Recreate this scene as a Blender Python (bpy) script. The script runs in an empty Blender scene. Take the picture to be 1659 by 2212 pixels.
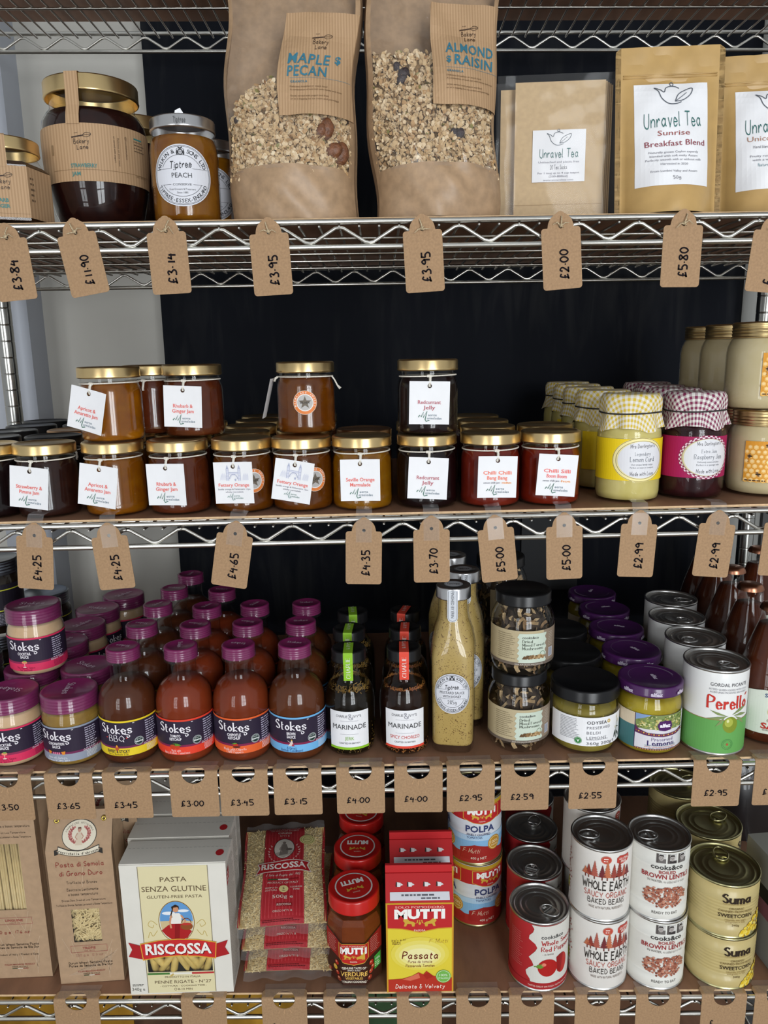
import bpy, bmesh, math, random
from mathutils import Vector, Matrix
from mathutils.geometry import tessellate_polygon
random.seed(7)
R = math.radians
PI = math.pi
scene = bpy.context.scene
col = scene.collection

# ------------------------------------------------------------------ camera
PITCH, ROLL, FPX = R(12.01), 0.016, 1640.0
CAM = Vector((0, -0.80, 1.45))
cd = bpy.data.cameras.new('camera')
cd.sensor_fit = 'VERTICAL'; cd.sensor_height = 36.0; cd.lens = 36.0 * FPX / 2212.0
cd.clip_start = 0.02; cd.clip_end = 50
cam = bpy.data.objects.new('camera', cd); col.objects.link(cam)
cam.matrix_world = Matrix.Translation(CAM) @ Matrix.Rotation(PI / 2 - PITCH, 4, 'X') @ Matrix.Rotation(-ROLL, 4, 'Z')
scene.camera = cam

# ------------------------------------------------------------------ light
w = bpy.data.worlds.new('world'); scene.world = w; w.use_nodes = True
w.node_tree.nodes['Background'].inputs[0].default_value = (0.93, 0.97, 1.0, 1)
w.node_tree.nodes['Background'].inputs[1].default_value = 0.40

def daylight(name, loc, sx, sz, power, color):
    l = bpy.data.lights.new(name, 'AREA'); l.shape = 'RECTANGLE'; l.size = sx; l.size_y = sz
    l.energy = power; l.color = color
    o = bpy.data.objects.new(name, l); col.objects.link(o)
    o.location = loc; o.rotation_euler = (R(90), 0, 0)
    return o
daylight('window_daylight', (0.78, -2.62, 1.50), 0.95, 2.00, 64, (0.93, 0.97, 1.0))
daylight('door_daylight', (-1.20, -2.62, 1.40), 0.80, 2.0, 26, (0.95, 0.98, 1.0))

vs = scene.view_settings
vs.view_transform = 'Standard'; vs.look = 'None'; vs.gamma = 1.0; vs.use_curve_mapping = False
vs.exposure = 0.25

# ------------------------------------------------------------------ helpers
def tag(o, label=None, cat=None, group=None, kind=None):
    if label: o['label'] = label
    if cat: o['category'] = cat
    if group: o['group'] = group
    if kind: o['kind'] = kind
    return o

def s2l(c): return c / 12.92 if c <= 0.04045 else ((c + 0.055) / 1.055) ** 2.4
def hexc(h):
    h = h.lstrip('#'); return tuple(s2l(int(h[i:i + 2], 16) / 255) for i in (0, 2, 4))

_M = {}
def mat(name, c, rough=0.5, metal=0.0, spec=0.5, coat=0.0, var=0.0, vscale=60.0, bump=0.0, bscale=200.0, trans=0.0, sss=0.0, stretch=None, c2=None, sheen=0.0):
    if name in _M: return _M[name]
    if isinstance(c, str): c = hexc(c)
    if isinstance(c2, str): c2 = hexc(c2)
    m = bpy.data.materials.new(name); m.use_nodes = True
    nt = m.node_tree; b = nt.nodes['Principled BSDF']
    b.inputs['Base Color'].default_value = (*c, 1); b.inputs['Roughness'].default_value = rough
    b.inputs['Metallic'].default_value = metal; b.inputs['Specular IOR Level'].default_value = spec
    b.inputs['Coat Weight'].default_value = coat; b.inputs['Coat Roughness'].default_value = 0.04
    b.inputs['Transmission Weight'].default_value = trans
    if var > 0 or bump > 0 or c2:
        tc = nt.nodes.new('ShaderNodeTexCoord'); mp = nt.nodes.new('ShaderNodeMapping')
        nt.links.new(tc.outputs['Object'], mp.inputs[0])
        if stretch: mp.inputs['Scale'].default_value = stretch
    if var > 0 or c2:
        n = nt.nodes.new('ShaderNodeTexNoise'); n.inputs['Scale'].default_value = vscale; n.inputs['Detail'].default_value = 5
        nt.links.new(mp.outputs[0], n.inputs['Vector'])
        r = nt.nodes.new('ShaderNodeValToRGB'); r.color_ramp.elements[0].position = 0.34; r.color_ramp.elements[1].position = 0.66
        a = c if c2 else tuple(x * (1 - var) for x in c); d = c2 or tuple(min(1, x * (1 + var)) for x in c)
        r.color_ramp.elements[0].color = (*a, 1); r.color_ramp.elements[1].color = (*d, 1)
        nt.links.new(n.outputs['Fac'], r.inputs[0]); nt.links.new(r.outputs[0], b.inputs['Base Color'])
    if bump > 0:
        n2 = nt.nodes.new('ShaderNodeTexNoise'); n2.inputs['Scale'].default_value = bscale; n2.inputs['Detail'].default_value = 3
        nt.links.new(mp.outputs[0], n2.inputs['Vector'])
        bp = nt.nodes.new('ShaderNodeBump'); bp.inputs['Strength'].default_value = bump; bp.inputs['Distance'].default_value = 0.002
        nt.links.new(n2.outputs['Fac'], bp.inputs['Height']); nt.links.new(bp.outputs[0], b.inputs['Normal'])
    _M[name] = m
    return m

def clear_mat(name, tint=(1, 1, 1), ior=1.45, rough=0.03, haze=0.0, bump=0.0, bscale=30):
    """thin clear sheet or glass wall: light passes straight through, the surface reflects by Fresnel"""
    if name in _M: return _M[name]
    m = bpy.data.materials.new(name); m.use_nodes = True; nt = m.node_tree
    nt.nodes.remove(nt.nodes['Principled BSDF']); out = nt.nodes['Material Output']
    tr = nt.nodes.new('ShaderNodeBsdfTransparent'); tr.inputs[0].default_value = (*tint, 1)
    gl = nt.nodes.new('ShaderNodeBsdfGlossy'); gl.inputs['Roughness'].default_value = rough
    fr = nt.nodes.new('ShaderNodeFresnel'); fr.inputs[0].default_value = ior
    # a thin sheet has air on both sides: undo the node's inside-out index on back faces
    ge = nt.nodes.new('ShaderNodeNewGeometry'); ma = nt.nodes.new('ShaderNodeMath'); ma.operation = 'MULTIPLY_ADD'; ma.inputs[1].default_value = 1 / ior - ior; ma.inputs[2].default_value = ior
    nt.links.new(ge.outputs['Backfacing'], ma.inputs[0]); nt.links.new(ma.outputs[0], fr.inputs[0])
    mx = nt.nodes.new('ShaderNodeMixShader')
    nt.links.new(fr.outputs[0], mx.inputs[0]); nt.links.new(tr.outputs[0], mx.inputs[1]); nt.links.new(gl.outputs[0], mx.inputs[2])
    last = mx
    if haze > 0:
        df = nt.nodes.new('ShaderNodeBsdfDiffuse'); df.inputs[0].default_value = (0.75, 0.75, 0.75, 1)
        m2 = nt.nodes.new('ShaderNodeMixShader'); m2.inputs[0].default_value = haze
        nt.links.new(mx.outputs[0], m2.inputs[1]); nt.links.new(df.outputs[0], m2.inputs[2]); last = m2
    if bump > 0:
        tc = nt.nodes.new('ShaderNodeTexCoord'); n2 = nt.nodes.new('ShaderNodeTexNoise'); n2.inputs['Scale'].default_value = bscale
        nt.links.new(tc.outputs['Object'], n2.inputs['Vector'])
        bp = nt.nodes.new('ShaderNodeBump'); bp.inputs['Strength'].default_value = bump; bp.inputs['Distance'].default_value = 0.004
        nt.links.new(n2.outputs['Fac'], bp.inputs['Height'])
        nt.links.new(bp.outputs[0], gl.inputs['Normal']); nt.links.new(bp.outputs[0], fr.inputs['Normal'])
    nt.links.new(last.outputs[0], out.inputs[0])
    _M[name] = m
    return m

def ink(h, rough=0.5):
    return mat('print_' + h.lstrip('#') + ('' if rough == 0.5 else '_%d' % int(rough * 100)), h, rough, spec=0.3)

class MB:
    """collects geometry for one mesh"""
    def __init__(s): s.v = []; s.f = []; s.m = []; s.s = []; s.mats = []
    def mi(s, m):
        if m not in s.mats: s.mats.append(m)
        return s.mats.index(m)
    def add(s, vs, fs, m, smooth=False, T=None):
        o = len(s.v); k = s.mi(m)
        if T is not None: vs = [T @ Vector(p) for p in vs]
        s.v.extend(tuple(p) for p in vs)
        for f in fs: s.f.append(tuple(i + o for i in f)); s.m.append(k); s.s.append(smooth)
        return s
    def lathe(s, prof, m, seg=40, smooth=True, T=None, closed=True, phase=0.0, arc=None):
        vs = []; fs = []; n = len(prof)
        for i in range(seg if arc is None else seg + 1):
            a = phase + (2 * PI * i / seg if arc is None else arc[0] + (arc[1] - arc[0]) * i / seg)
            for r, z in prof: vs.append((r * math.sin(a), -r * math.cos(a), z))
        cnt = seg
        for i in range(cnt):
            j = (i + 1) % seg if arc is None else i + 1
            for k in range(n - 1):
                if prof[k][0] < 1e-7 and prof[k + 1][0] < 1e-7: continue
                if prof[k][0] < 1e-7: fs.append((i * n + k, j * n + k + 1, i * n + k + 1))
                elif prof[k + 1][0] < 1e-7: fs.append((i * n + k, j * n + k, i * n + k + 1))
                else: fs.append((i * n + k, j * n + k, j * n + k + 1, i * n + k + 1))
        return s.add(vs, fs, m, smooth, T)
    def box(s, x0, x1, y0, y1, z0, z1, m, T=None):
        vs = [(x, y, z) for z in (z0, z1) for y in (y0, y1) for x in (x0, x1)]
        fs = [(0, 2, 3, 1), (4, 5, 7, 6), (0, 1, 5, 4), (2, 6, 7, 3), (0, 4, 6, 2), (1, 3, 7, 5)]
        return s.add(vs, fs, m, False, T)
    def tube(s, pts, r, m, seg=8, T=None, closed=False, cap=True):
        pts = [Vector(p) for p in pts]; n = len(pts); vs = []; fs = []
        up = Vector((0, 0, 1))
        for i, p in enumerate(pts):
            if closed: t = pts[(i + 1) % n] - pts[i - 1]
            else: t = pts[min(i + 1, n - 1)] - pts[max(i - 1, 0)]
            t.normalize()
            a = t.cross(up)
            if a.length < 1e-3: a = t.cross(Vector((0, 1, 0)))
            a.normalize(); b = t.cross(a)
            rr = r[i] if isinstance(r, (list, tuple)) else r
            for k in range(seg):
                q = 2 * PI * k / seg; vs.append(p + a * math.cos(q) * rr + b * math.sin(q) * rr)
        for i in range(n if closed else n - 1):
            j = (i + 1) % n
            for k in range(seg): fs.append((i * seg + k, i * seg + (k + 1) % seg, j * seg + (k + 1) % seg, j * seg + k))
        if cap and not closed:
            fs.append(tuple(range(seg - 1, -1, -1))[::-1]); fs.append(tuple((n - 1) * seg + k for k in range(seg))[::-1])
        return s.add(vs, fs, m, True, T)
    def grid(s, fn, nu, nv, m, smooth=True, keep=None, T=None):
        vs = [fn(i / nu, j / nv) for j in range(nv + 1) for i in range(nu + 1)]
        fs = [(j * (nu + 1) + i, j * (nu + 1) + i + 1, (j + 1) * (nu + 1) + i + 1, (j + 1) * (nu + 1) + i) for j in range(nv) for i in range(nu) if keep is None or keep((i + .5) / nu, (j + .5) / nv)]
        return s.add(vs, fs, m, smooth, T)
    def mesh(s, name, fix=False):
        me = bpy.data.meshes.new(name); me.from_pydata(s.v, [], s.f)
        for m in s.mats: me.materials.append(m)
        me.polygons.foreach_set('material_index', s.m); me.polygons.foreach_set('use_smooth', s.s)
        if fix:
            bm = bmesh.new(); bm.from_mesh(me); bmesh.ops.recalc_face_normals(bm, faces=bm.faces); bm.to_mesh(me); bm.free()
        me.update(); return me

class Part:
    def __init__(s, name, mb, subs=(), label=None, kind=None, T=None, solid=0.0):
        s.name = name; s.me = mb.mesh(name) if isinstance(mb, MB) else mb; s.subs = list(subs); s.label = label; s.kind = kind; s.T = T; s.solid = solid

def _link(part, parent, over):
    o = bpy.data.objects.new(part.name, part.me); col.objects.link(o); o.parent = parent
    T = part.T or Matrix.Identity(4)
    if over and part.name in over: T = T @ over[part.name]
    o.matrix_local = T
    if part.label: o['label'] = part.label
    if part.kind: o['kind'] = part.kind
    if part.solid:
        md = o.modifiers.new('thickness', 'SOLIDIFY'); md.thickness = part.solid; md.offset = -1
    return o

def spawn(name, parts, loc, rz=0.0, label=None, cat=None, group=None, over=None, tilt=None, skip=()):
    """one thing: an Empty at its base and one object per part and sub-part"""
    e = bpy.data.objects.new(name, None); e.empty_display_size = 0.02; col.objects.link(e)
    M = Matrix.Translation(loc) @ Matrix.Rotation(rz, 4, 'Z')
    if tilt: M = M @ tilt
    e.matrix_world = M
    tag(e, label, cat, group)
    for p in parts:
        if p.name in skip: continue
        o = _link(p, e, over)
        for q in p.subs: _link(q, o, over)
    return e

# ------------------------------------------------------------------ pen strokes for hand lettering
G = {}
for ln in """0 29 07 04 22 44 47 29
1 28 22
2 07 19 38 36 02 02 42
3 08 29 38 26 26 44 32 02
4 18 05 05 45;37 31
5 49 09 09 06 26 44 32 02
6 39 16 03 22 43 35 14
7 09 49 49 22
8 26 08 29 48 26 03 22 43 26
9 47 26 07 29 47 47 42
£ 48 29 17 15 13 02 02 43;05 35
. 04 05
- 05 35
& 42 08 19 28 04 12 32 45
, 03 01
' 09 07
/ 01 49
a 45 26 04 22 44;46 43 52
b 09 02;05 26 45 43 22 03
c 45 26 05 03 22 43
d 45 26 04 22 44;49 42
e 04 44 35 16 04 12 32 43
f 48 39 28 22;06 36
g 45 26 04 23 44;46 41 20 01
h 09 02;04 26 45 42
i 06 02;08 07
j 26 21 00;28 27
k 09 02;46 04 42
l 09 03 12
m 06 02;04 16 35 32;34 46 65 62
n 06 02;04 26 45 42
o 26 04 22 44 26
p 06 00;05 26 45 43 22 03
q 45 26 04 22 44;46 40
r 06 02;04 26 35
s 45 26 05 24 43 22 03
t 18 13 22 32;06 36
u 06 03 22 43;46 42
v 06 06 22 22 46
w 06 12 12 35 35 52 52 66
x 06 42;46 02
y 06 23;46 20 00
z 06 46 46 02 02 42
A 02 02 39 39 62;14 54
B 02 09 39 48 36 06;36 54 42 02
C 58 29 06 03 22 53
D 02 09 29 56 54 22 02
E 59 09 09 02 02 52;06 46
F 59 09 09 02;06 46
G 58 29 06 03 22 53 55 55 35
H 09 02;59 52;06 56
I 09 02
J 49 43 22 03
K 09 02;59 06 52
L 09 02 02 42
M 02 09 09 34 34 69 69 62
N 02 09 09 52 52 59
O 39 06 04 32 64 66 39
P 02 09 39 58 46 05
Q 39 06 04 32 64 66 39;43 61
R 02 09 39 58 46 05;25 52
S 48 29 07 26 44 32 03
T 09 69;39 32
U 09 04 22 42 54 59
V 09 09 32 32 69
W 09 09 22 22 46 46 62 62 89
X 09 62;69 02
Y 09 35 69;35 32
Z 09 59 59 02 02 52""".split('\n'):
    k = ln[0]; G[k] = [[(int(p[0]), int(p[1]) - 2) for p in st.split()] for st in ln[2:].split(';')]

def crom(p, n=4):
    if len(p) < 3: return p
    q = [p[0]] + p + [p[-1]]; out = []
    for i in range(1, len(q) - 2):
        a, b, c, d = q[i - 1:i + 3]
        for k in range(n):
            t = k / n
            out.append(tuple(0.5 * (2 * b[j] + (c[j] - a[j]) * t + (2 * a[j] - 5 * b[j] + 4 * c[j] - d[j]) * t * t + (3 * b[j] - a[j] - 3 * c[j] + d[j]) * t ** 3) for j in (0, 1)))
    out.append(p[-1])
    r = [out[0]]
    for x in out[1:]:
        if abs(x[0] - r[-1][0]) + abs(x[1] - r[-1][1]) > 1e-4: r.append(x)
    return r

def ribbon(pts, w, nib=None, thin=0.25):
    """strip around a polyline; with nib the width follows the pen angle"""
    n = len(pts)
    if n < 2: return [], []
    vs = []
    for i in range(n):
        a = pts[max(0, i - 1)]; b = pts[min(n - 1, i + 1)]
        dx, dy = b[0] - a[0], b[1] - a[1]; L = math.hypot(dx, dy) or 1
        nx, ny = -dy / L, dx / L
        ww = w if nib is None else w * (thin + (1 - thin) * abs(math.sin(math.atan2(dy, dx) - nib)))
        vs.append((pts[i][0] + nx * ww / 2, pts[i][1] + ny * ww / 2)); vs.append((pts[i][0] - nx * ww / 2, pts[i][1] - ny * ww / 2))
    fs = [(2 * i, 2 * i + 1, 2 * i + 3, 2 * i + 2) for i in range(n - 1)]
    return vs, fs

_TX = {}
def bfont(s, bold=0.0, shear=0.0, sp=1.0):
    k = (s, bold, shear, sp)
    if k in _TX: return _TX[k]
    c = bpy.data.curves.new('t', 'FONT'); c.body = s; c.size = 1.0; c.resolution_u = 2; c.fill_mode = 'FRONT'
    c.offset = bold; c.shear = shear; c.space_character = sp
    o = bpy.data.objects.new('t', c)
    me = o.to_mesh(); vs = [(v.co.x, v.co.y) for v in me.vertices]; fs = [tuple(p.vertices) for p in me.polygons]
    o.to_mesh_clear(); bpy.data.objects.remove(o); bpy.data.curves.remove(c)
    _TX[k] = (vs, fs); return vs, fs

_ST = {}
def strokes(s, w=0.9, nib=None, serif=False, slant=0.0, gap=2.2, seg=4):
    """lettering drawn with pen strokes, unit: cap height = 7"""
    k = (s, w, nib, serif, slant, gap)
    if k in _ST: return _ST[k]
    V = []; Fc = []; x = 0; si = 0
    for ch in s:
        if ch == ' ': x += 4; continue
        if ch not in G: x += 3; continue
        mx = 0
        for stroke in G[ch]:
            for p in stroke: mx = max(mx, p[0])
            pts = crom([(p[0], p[1]) for p in stroke], seg)
            pts = [(p[0] + x + p[1] * slant, p[1]) for p in pts]
            sets = [(pts, w, nib)]
            if serif:
                for e, d in ((0, 1), (-1, -2)):
                    a, b = pts[e], pts[d]
                    if abs(a[1] - b[1]) > 1.2 * abs(a[0] - b[0]) and (abs(a[1]) < .2 or a[1] > 3.7):
                        sets.append(([(a[0] - 1.0, a[1]), (a[0] + 1.0, a[1])], w * .38, None))
            for q, ww, nb in sets:
                vs, fs = ribbon(q, ww, nb)
                si += 1; o = len(V); V += [(a_, b_, si % 7) for a_, b_ in vs]; Fc += [tuple(i + o for i in f) for f in fs]
        x += mx + gap
    _ST[k] = (V, Fc); return V, Fc

def clip_half(poly, k, val, keep_less):
    out = []
    n = len(poly)
    for i in range(n):
        a, b = poly[i], poly[(i + 1) % n]
        ia = a[k] <= val if keep_less else a[k] >= val
        ib = b[k] <= val if keep_less else b[k] >= val
        if ia: out.append(a)
        if ia != ib:
            t = (val - a[k]) / (b[k] - a[k]); out.append(tuple(a[j] + (b[j] - a[j]) * t for j in (0, 1)))
    return out

def slices(poly, k, cuts):
    res = []; rest = poly
    for c in cuts:
        lo = clip_half(rest, k, c, True)
        if len(lo) >= 3: res.append(lo)
        rest = clip_half(rest, k, c, False)
        if len(rest) < 3: return res
    res.append(rest); return res

class Decal:
    """flat print in millimetres (u right, v up) laid on a surface by fn(u, v, offset) in metres"""
    def __init__(s, fn, step=None, base=0.00025, lift=0.00008):
        s.fn = fn; s.step = step; s.base = base; s.lift = lift; s.mb = MB()
    def _put(s, vs, fs, c, layer):
        if not fs: return
        m = ink(c) if isinstance(c, str) else c
        off = s.base + s.lift * layer
        s.mb.add([s.fn(p[0] / 1000, p[1] / 1000, off + (p[2] * 8e-6 if len(p) > 2 else 0)) for p in vs], fs, m)
    def poly(s, pts, c, layer=0, holes=()):
        loops = [[Vector((p[0], p[1], 0)) for p in pts]] + [[Vector((p[0], p[1], 0)) for p in h] for h in holes]
        flat = [p for l in loops for p in l]
        V = []; Fc = []
        for t in tessellate_polygon(loops):
            tri = [(flat[i].x, flat[i].y) for i in t]
            ar = (tri[1][0] - tri[0][0]) * (tri[2][1] - tri[0][1]) - (tri[1][1] - tri[0][1]) * (tri[2][0] - tri[0][0])
            if abs(ar) < 1e-9: continue
            if ar < 0: tri = tri[::-1]
            if s.step:
                a = min(p[0] for p in tri); b = max(p[0] for p in tri)
                cuts = [k * s.step for k in range(math.ceil(a / s.step), math.floor(b / s.step) + 1)]
                ps = slices(tri, 0, cuts)
            else: ps = [tri]
            for q in ps:
                o = len(V); V += q; Fc.append(tuple(range(o, o + len(q))))
        s._put(V, Fc, c, layer); return s
    def rect(s, x0, y0, x1, y1, c, layer=0):
        return s.poly([(x0, y0), (x1, y0), (x1, y1), (x0, y1)], c, layer)
    def ell(s, cx, cy, a, b, c, layer=0, n=28):
        return s.poly([(cx + a * math.cos(2 * PI * i / n), cy + b * math.sin(2 * PI * i / n)) for i in range(n)], c, layer)
    def ring(s, cx, cy, a, b, w, c, layer=0, n=40, a0=0, a1=360):
        N = max(4, int(n * abs(a1 - a0) / 360)); pts = [(cx + a * math.cos(R(a0 + (a1 - a0) * i / N)), cy + b * math.sin(R(a0 + (a1 - a0) * i / N))) for i in range(N + 1)]
        return s.line(pts, w, c, layer)
    def line(s, pts, w, c, layer=0, smooth=False):
        if smooth: pts = crom(list(pts), 5)
        vs, fs = ribbon(pts, w); s._put(vs, fs, c, layer); return s
    def _xf(s, vs, fs, cx, cy, h, w, c, layer, rot, align, caph):
        if not vs: return s
        x0 = min(v[0] for v in vs); x1 = max(v[0] for v in vs)
        sy = h / caph; sx = (w / (x1 - x0)) if w else sy
        ax = {'c': (x0 + x1) / 2, 'l': x0, 'r': x1}[align]
        cr, sr = math.cos(R(rot)), math.sin(R(rot)); out = []
        for p in vs:
            a, b = (p[0] - ax) * sx, (p[1] - caph / 2) * sy
            out.append((cx + a * cr - b * sr, cy + a * sr + b * cr, p[2] if len(p) > 2 else 0))
        s._put(out, fs, c, layer); return s
    def text(s, t, cx, cy, h, c, w=None, layer=3, bold=0.0, shear=0.0, rot=0, align='c', sp=1.0):
        vs, fs = bfont(t, bold, shear, sp); return s._xf(vs, fs, cx, cy, h, w, c, layer, rot, align, 0.70)
    def pen(s, t, cx, cy, h, c, w=None, layer=3, wt=0.9, nib=None, serif=False, slant=0.0, rot=0, align='c', gap=2.2):
        vs, fs = strokes(t, wt, nib, serif, slant, gap); return s._xf(vs, fs, cx, cy, h, w, c, layer, rot, align, 7.0)
    def arctext(s, t, cx, cy, rx, ry, h, c, a0, a1, layer=3, bold=0.0, inward=False):
        """letters along an ellipse from angle a0 to a1 in degrees"""
        n = len(t)
        for i, ch in enumerate(t):
            if ch == ' ': continue
            a = R(a0 + (a1 - a0) * i / (n - 1)); x = cx + rx * math.cos(a); y = cy + ry * math.sin(a)
            tx, ty = -rx * math.sin(a), ry * math.cos(a); rot = math.degrees(math.atan2(ty, tx)) + (180 if not inward else 0)
            vs, fs = bfont(ch, bold); s._xf(vs, fs, x, y, h, None, c, layer, rot, 'c', 0.70)
        return s
    def para(s, x0, y0, x1, y1, n, c, layer=2, fill=0.55, seed=1, align='l'):
        """lines of small illegible print"""
        rg = random.Random(seed); dy = (y1 - y0) / n; hh = dy * fill
        for i in range(n):
            y = y1 - dy * (i + .5); L = (x1 - x0) * rg.uniform(.7, 1.0); x = x0 if align == 'l' else (x0 + x1) / 2 - L / 2; e = x + L
            while x < e:
                ww = min(rg.uniform(1.2, 4.0) * hh, e - x); s.rect(x, y - hh / 2, x + ww, y + hh / 2, c, layer); x += ww + hh * .7
        return s
    def mesh(s, name='lettering'): return s.mb.mesh(name)
    def part(s, name='lettering', **k): return Part(name, s.mb, **k)

def cyl(Rm, zc, a0=0.0):
    return lambda u, v, o: ((Rm + o) * math.sin(u / Rm + a0), -(Rm + o) * math.cos(u / Rm + a0), zc + v)
def flat(y=0.0, zc=0.0):
    return lambda u, v, o: (u, y - o, zc + v)
def topmap(z):
    return lambda u, v, o: (u, v, z + o)

# ------------------------------------------------------------------ shelf heights
RAIL = {0: 1.905, 1: 1.576, 2: 1.272, 3: 0.972, 4: 0.658, 5: 0.345}
SLOPE = {0: -0.012, 1: 0.0, 2: 0.0075, 3: 0.005, 4: -0.010, 5: 0.0}
def top(i, x): return RAIL[i] + 0.006 + SLOPE[i] * x

# ================================================================== the room
def struct(name, mb, label=None):
    o = bpy.data.objects.new(name, mb.mesh(name)); col.objects.link(o); o['kind'] = 'structure'
    if label: o['label'] = label
    return o
M_wall = mat('wall_paint', (0.56, 0.545, 0.50), 0.75, var=0.05, vscale=3, bump=0.05, bscale=60)
M_trim = mat('trim_paint', (0.44, 0.465, 0.52), 0.5, var=0.04, vscale=4)
M_room = mat('room_paint', (0.5, 0.49, 0.46), 0.8, var=0.04, vscale=2)
M_floor = mat('floor_boards', (0.16, 0.11, 0.07), 0.5, var=0.3, vscale=6, stretch=(1, 8, 1))
struct('floor', MB().box(-2.2, 2.2, -2.75, 0.72, -0.02, 0.0, M_floor))
struct('wall_back', MB().box(-2.2, 2.2, 0.56, 0.66, 0.0, 2.7, M_wall))
mb = MB()   # wall behind the camera with a window and a glazed door in it
X0, X1, Z0, Z1 = 0.32, 1.24, 0.52, 2.48
D0, D1, E1 = -1.58, -0.82, 2.38
y0, y1 = -2.60, -2.50
for x0, x1, z0, z1 in ((-2.2, D0, 0, 2.7), (D0, D1, E1, 2.7), (D1, X0, 0, 2.7), (X0, X1, 0, Z0), (X0, X1, Z1, 2.7), (X1, 2.2, 0, 2.7)): mb.box(x0, x1, y0, y1, z0, z1, M_room)
struct('wall_front', mb)
M_white = mat('window_frame_paint', (0.6, 0.6, 0.6), 0.4, var=0.03, vscale=8)
mb = MB()
for k in range(3):
    x = X0 + (X1 - X0) * k / 2; mb.box(x - .025, x + .025, y0, y1 - .03, Z0, Z1, M_white)
for k in range(4):
    z = Z0 + (Z1 - Z0) * k / 3; mb.box(X0, X1, y0, y1 - .04, z - .02, z + .02, M_white)
struct('window_1', mb)
mb = MB()
for x in (D0 + .03, (D0 + D1) / 2, D1 - .03): mb.box(x - .02, x + .02, y0, y1 - .03, 0, E1, M_white)
for z in (.1, .7, 1.25, 1.8, E1 - .03): mb.box(D0, D1, y0, y1 - .04, z - .025, z + .025, M_white)
struct('door_1', mb)
# pale pilaster strips on the back wall
struct('trim_1', MB().box(-0.665, -0.585, 0.50, 0.56, 0, 2.7, M_trim))
M_grey = mat('grey_strip', (0.26, 0.26, 0.245), 0.6, var=0.05, vscale=4)
struct('trim_2', MB().box(0.606, 0.668, 0.515, 0.56, 0, 2.7, M_grey))
M_dk = mat('dark_panel', (0.05, 0.05, 0.05), 0.6, var=0.1, vscale=4)
struct('trim_3', MB().box(0.668, 0.95, 0.505, 0.56, 0, 2.7, M_dk))

# blackboard standing behind the shelves, with wiped chalk on it
m = bpy.data.materials.new('chalkboard'); m.use_nodes = True; nt = m.node_tree; b = nt.nodes['Principled BSDF']
b.inputs['Roughness'].default_value = 0.7; b.inputs['Specular IOR Level'].default_value = 0.12
tc = nt.nodes.new('ShaderNodeTexCoord'); mp = nt.nodes.new('ShaderNodeMapping'); mp.inputs['Scale'].default_value = (26, 4, 3.2); mp.inputs['Rotation'].default_value = (0, R(14), 0)
n = nt.nodes.new('ShaderNodeTexNoise'); n.inputs['Scale'].default_value = 1.3; n.inputs['Detail'].default_value = 7; n.inputs['Distortion'].default_value = 1.2
n2 = nt.nodes.new('ShaderNodeTexNoise'); n2.inputs['Scale'].default_value = 4.0
mul = nt.nodes.new('ShaderNodeMath'); mul.operation = 'MULTIPLY'
r = nt.nodes.new('ShaderNodeValToRGB'); r.color_ramp.elements[0].position = .24; r.color_ramp.elements[1].position = .46
r.color_ramp.elements[0].color = (0.0042, 0.0055, 0.0095, 1); r.color_ramp.elements[1].color = (0.019, 0.020, 0.022, 1)
L = nt.links.new
L(tc.outputs['Object'], mp.inputs[0]); L(mp.outputs[0], n.inputs['Vector']); L(tc.outputs['Object'], n2.inputs['Vector'])
L(n.outputs['Fac'], mul.inputs[0]); L(n2.outputs['Fac'], mul.inputs[1]); L(mul.outputs[0], r.inputs[0]); L(r.outputs[0], b.inputs['Base Color'])
bb = bpy.data.objects.new('blackboard', MB().box(-0.362, 0.596, 0.495, 0.508, 0.05, 2.45, m).mesh('blackboard')); col.objects.link(bb)
tag(bb, 'tall matt black chalkboard with wiped chalk smears standing behind the shelves', 'blackboard')
mb = MB().box(0.24, 0.34, 0.489, 0.494, 1.03, 1.19, mat('dark_card', (0.014, 0.015, 0.017), .7))
o = bpy.data.objects.new('dark_card', mb.mesh('dark_card')); col.objects.link(o); tag(o, 'dark grey card propped against the chalkboard below the chilli jam', 'card')

# ================================================================== wire shelving
M_chrome = mat('chrome_wire', (0.62, 0.61, 0.57), 0.30, metal=1.0, var=0.10, vscale=30)
M_post = mat('chrome_post', (0.42, 0.42, 0.40), 0.22, metal=1.0, var=0.06, vscale=20)
M_black = mat('black_plastic', (0.012, 0.012, 0.012), 0.4)
M_liner = mat('hardboard_liner', (0.235, 0.120, 0.070), 0.5, var=0.2, vscale=40, stretch=(1, .3, 1))
M_edge = mat('hardboard_edge', (0.62, 0.42, 0.24), 0.7, var=0.1, vscale=200)
HW, DEP = 0.592, 0.434
PITCHW = 0.0199
wire_me = MB().tube([(0, -0.0026, 0), (0, DEP + .0026, 0)], 0.0013, M_chrome, 8).mesh('wire')
rail_me = MB().tube([(-HW, 0, 0), (HW, 0, 0)], 0.0029, M_chrome, 12).mesh('rail')
rod_me = MB().tube([(-HW, 0, 0), (HW, 0, 0)], 0.0018, M_chrome, 8).mesh('rod')
side_me = MB().tube([(0, 0, 0), (0, DEP, 0)], 0.0029, M_chrome, 8).mesh('side_rail')
P = 3 * PITCHW; pts = []
k = -12; XP = 0.01961 - 6 * P - 0.0003
zz = []
for i in range(-11, 11):
    xp = 0.01961 + i * P
    for dx, z in ((-.5 * P, -.0200), (-.43 * P, -.0193), (-.07 * P, -.0062), (0, -.0055), (.07 * P, -.0062), (.43 * P, -.0193)):
        if abs(xp + dx) < HW - .006: zz.append((xp + dx, 0, z))
truss_me = MB().tube(zz, 0.0019, M_chrome, 8).mesh('zigzag_wire')
ws = ('upper rail', )
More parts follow.
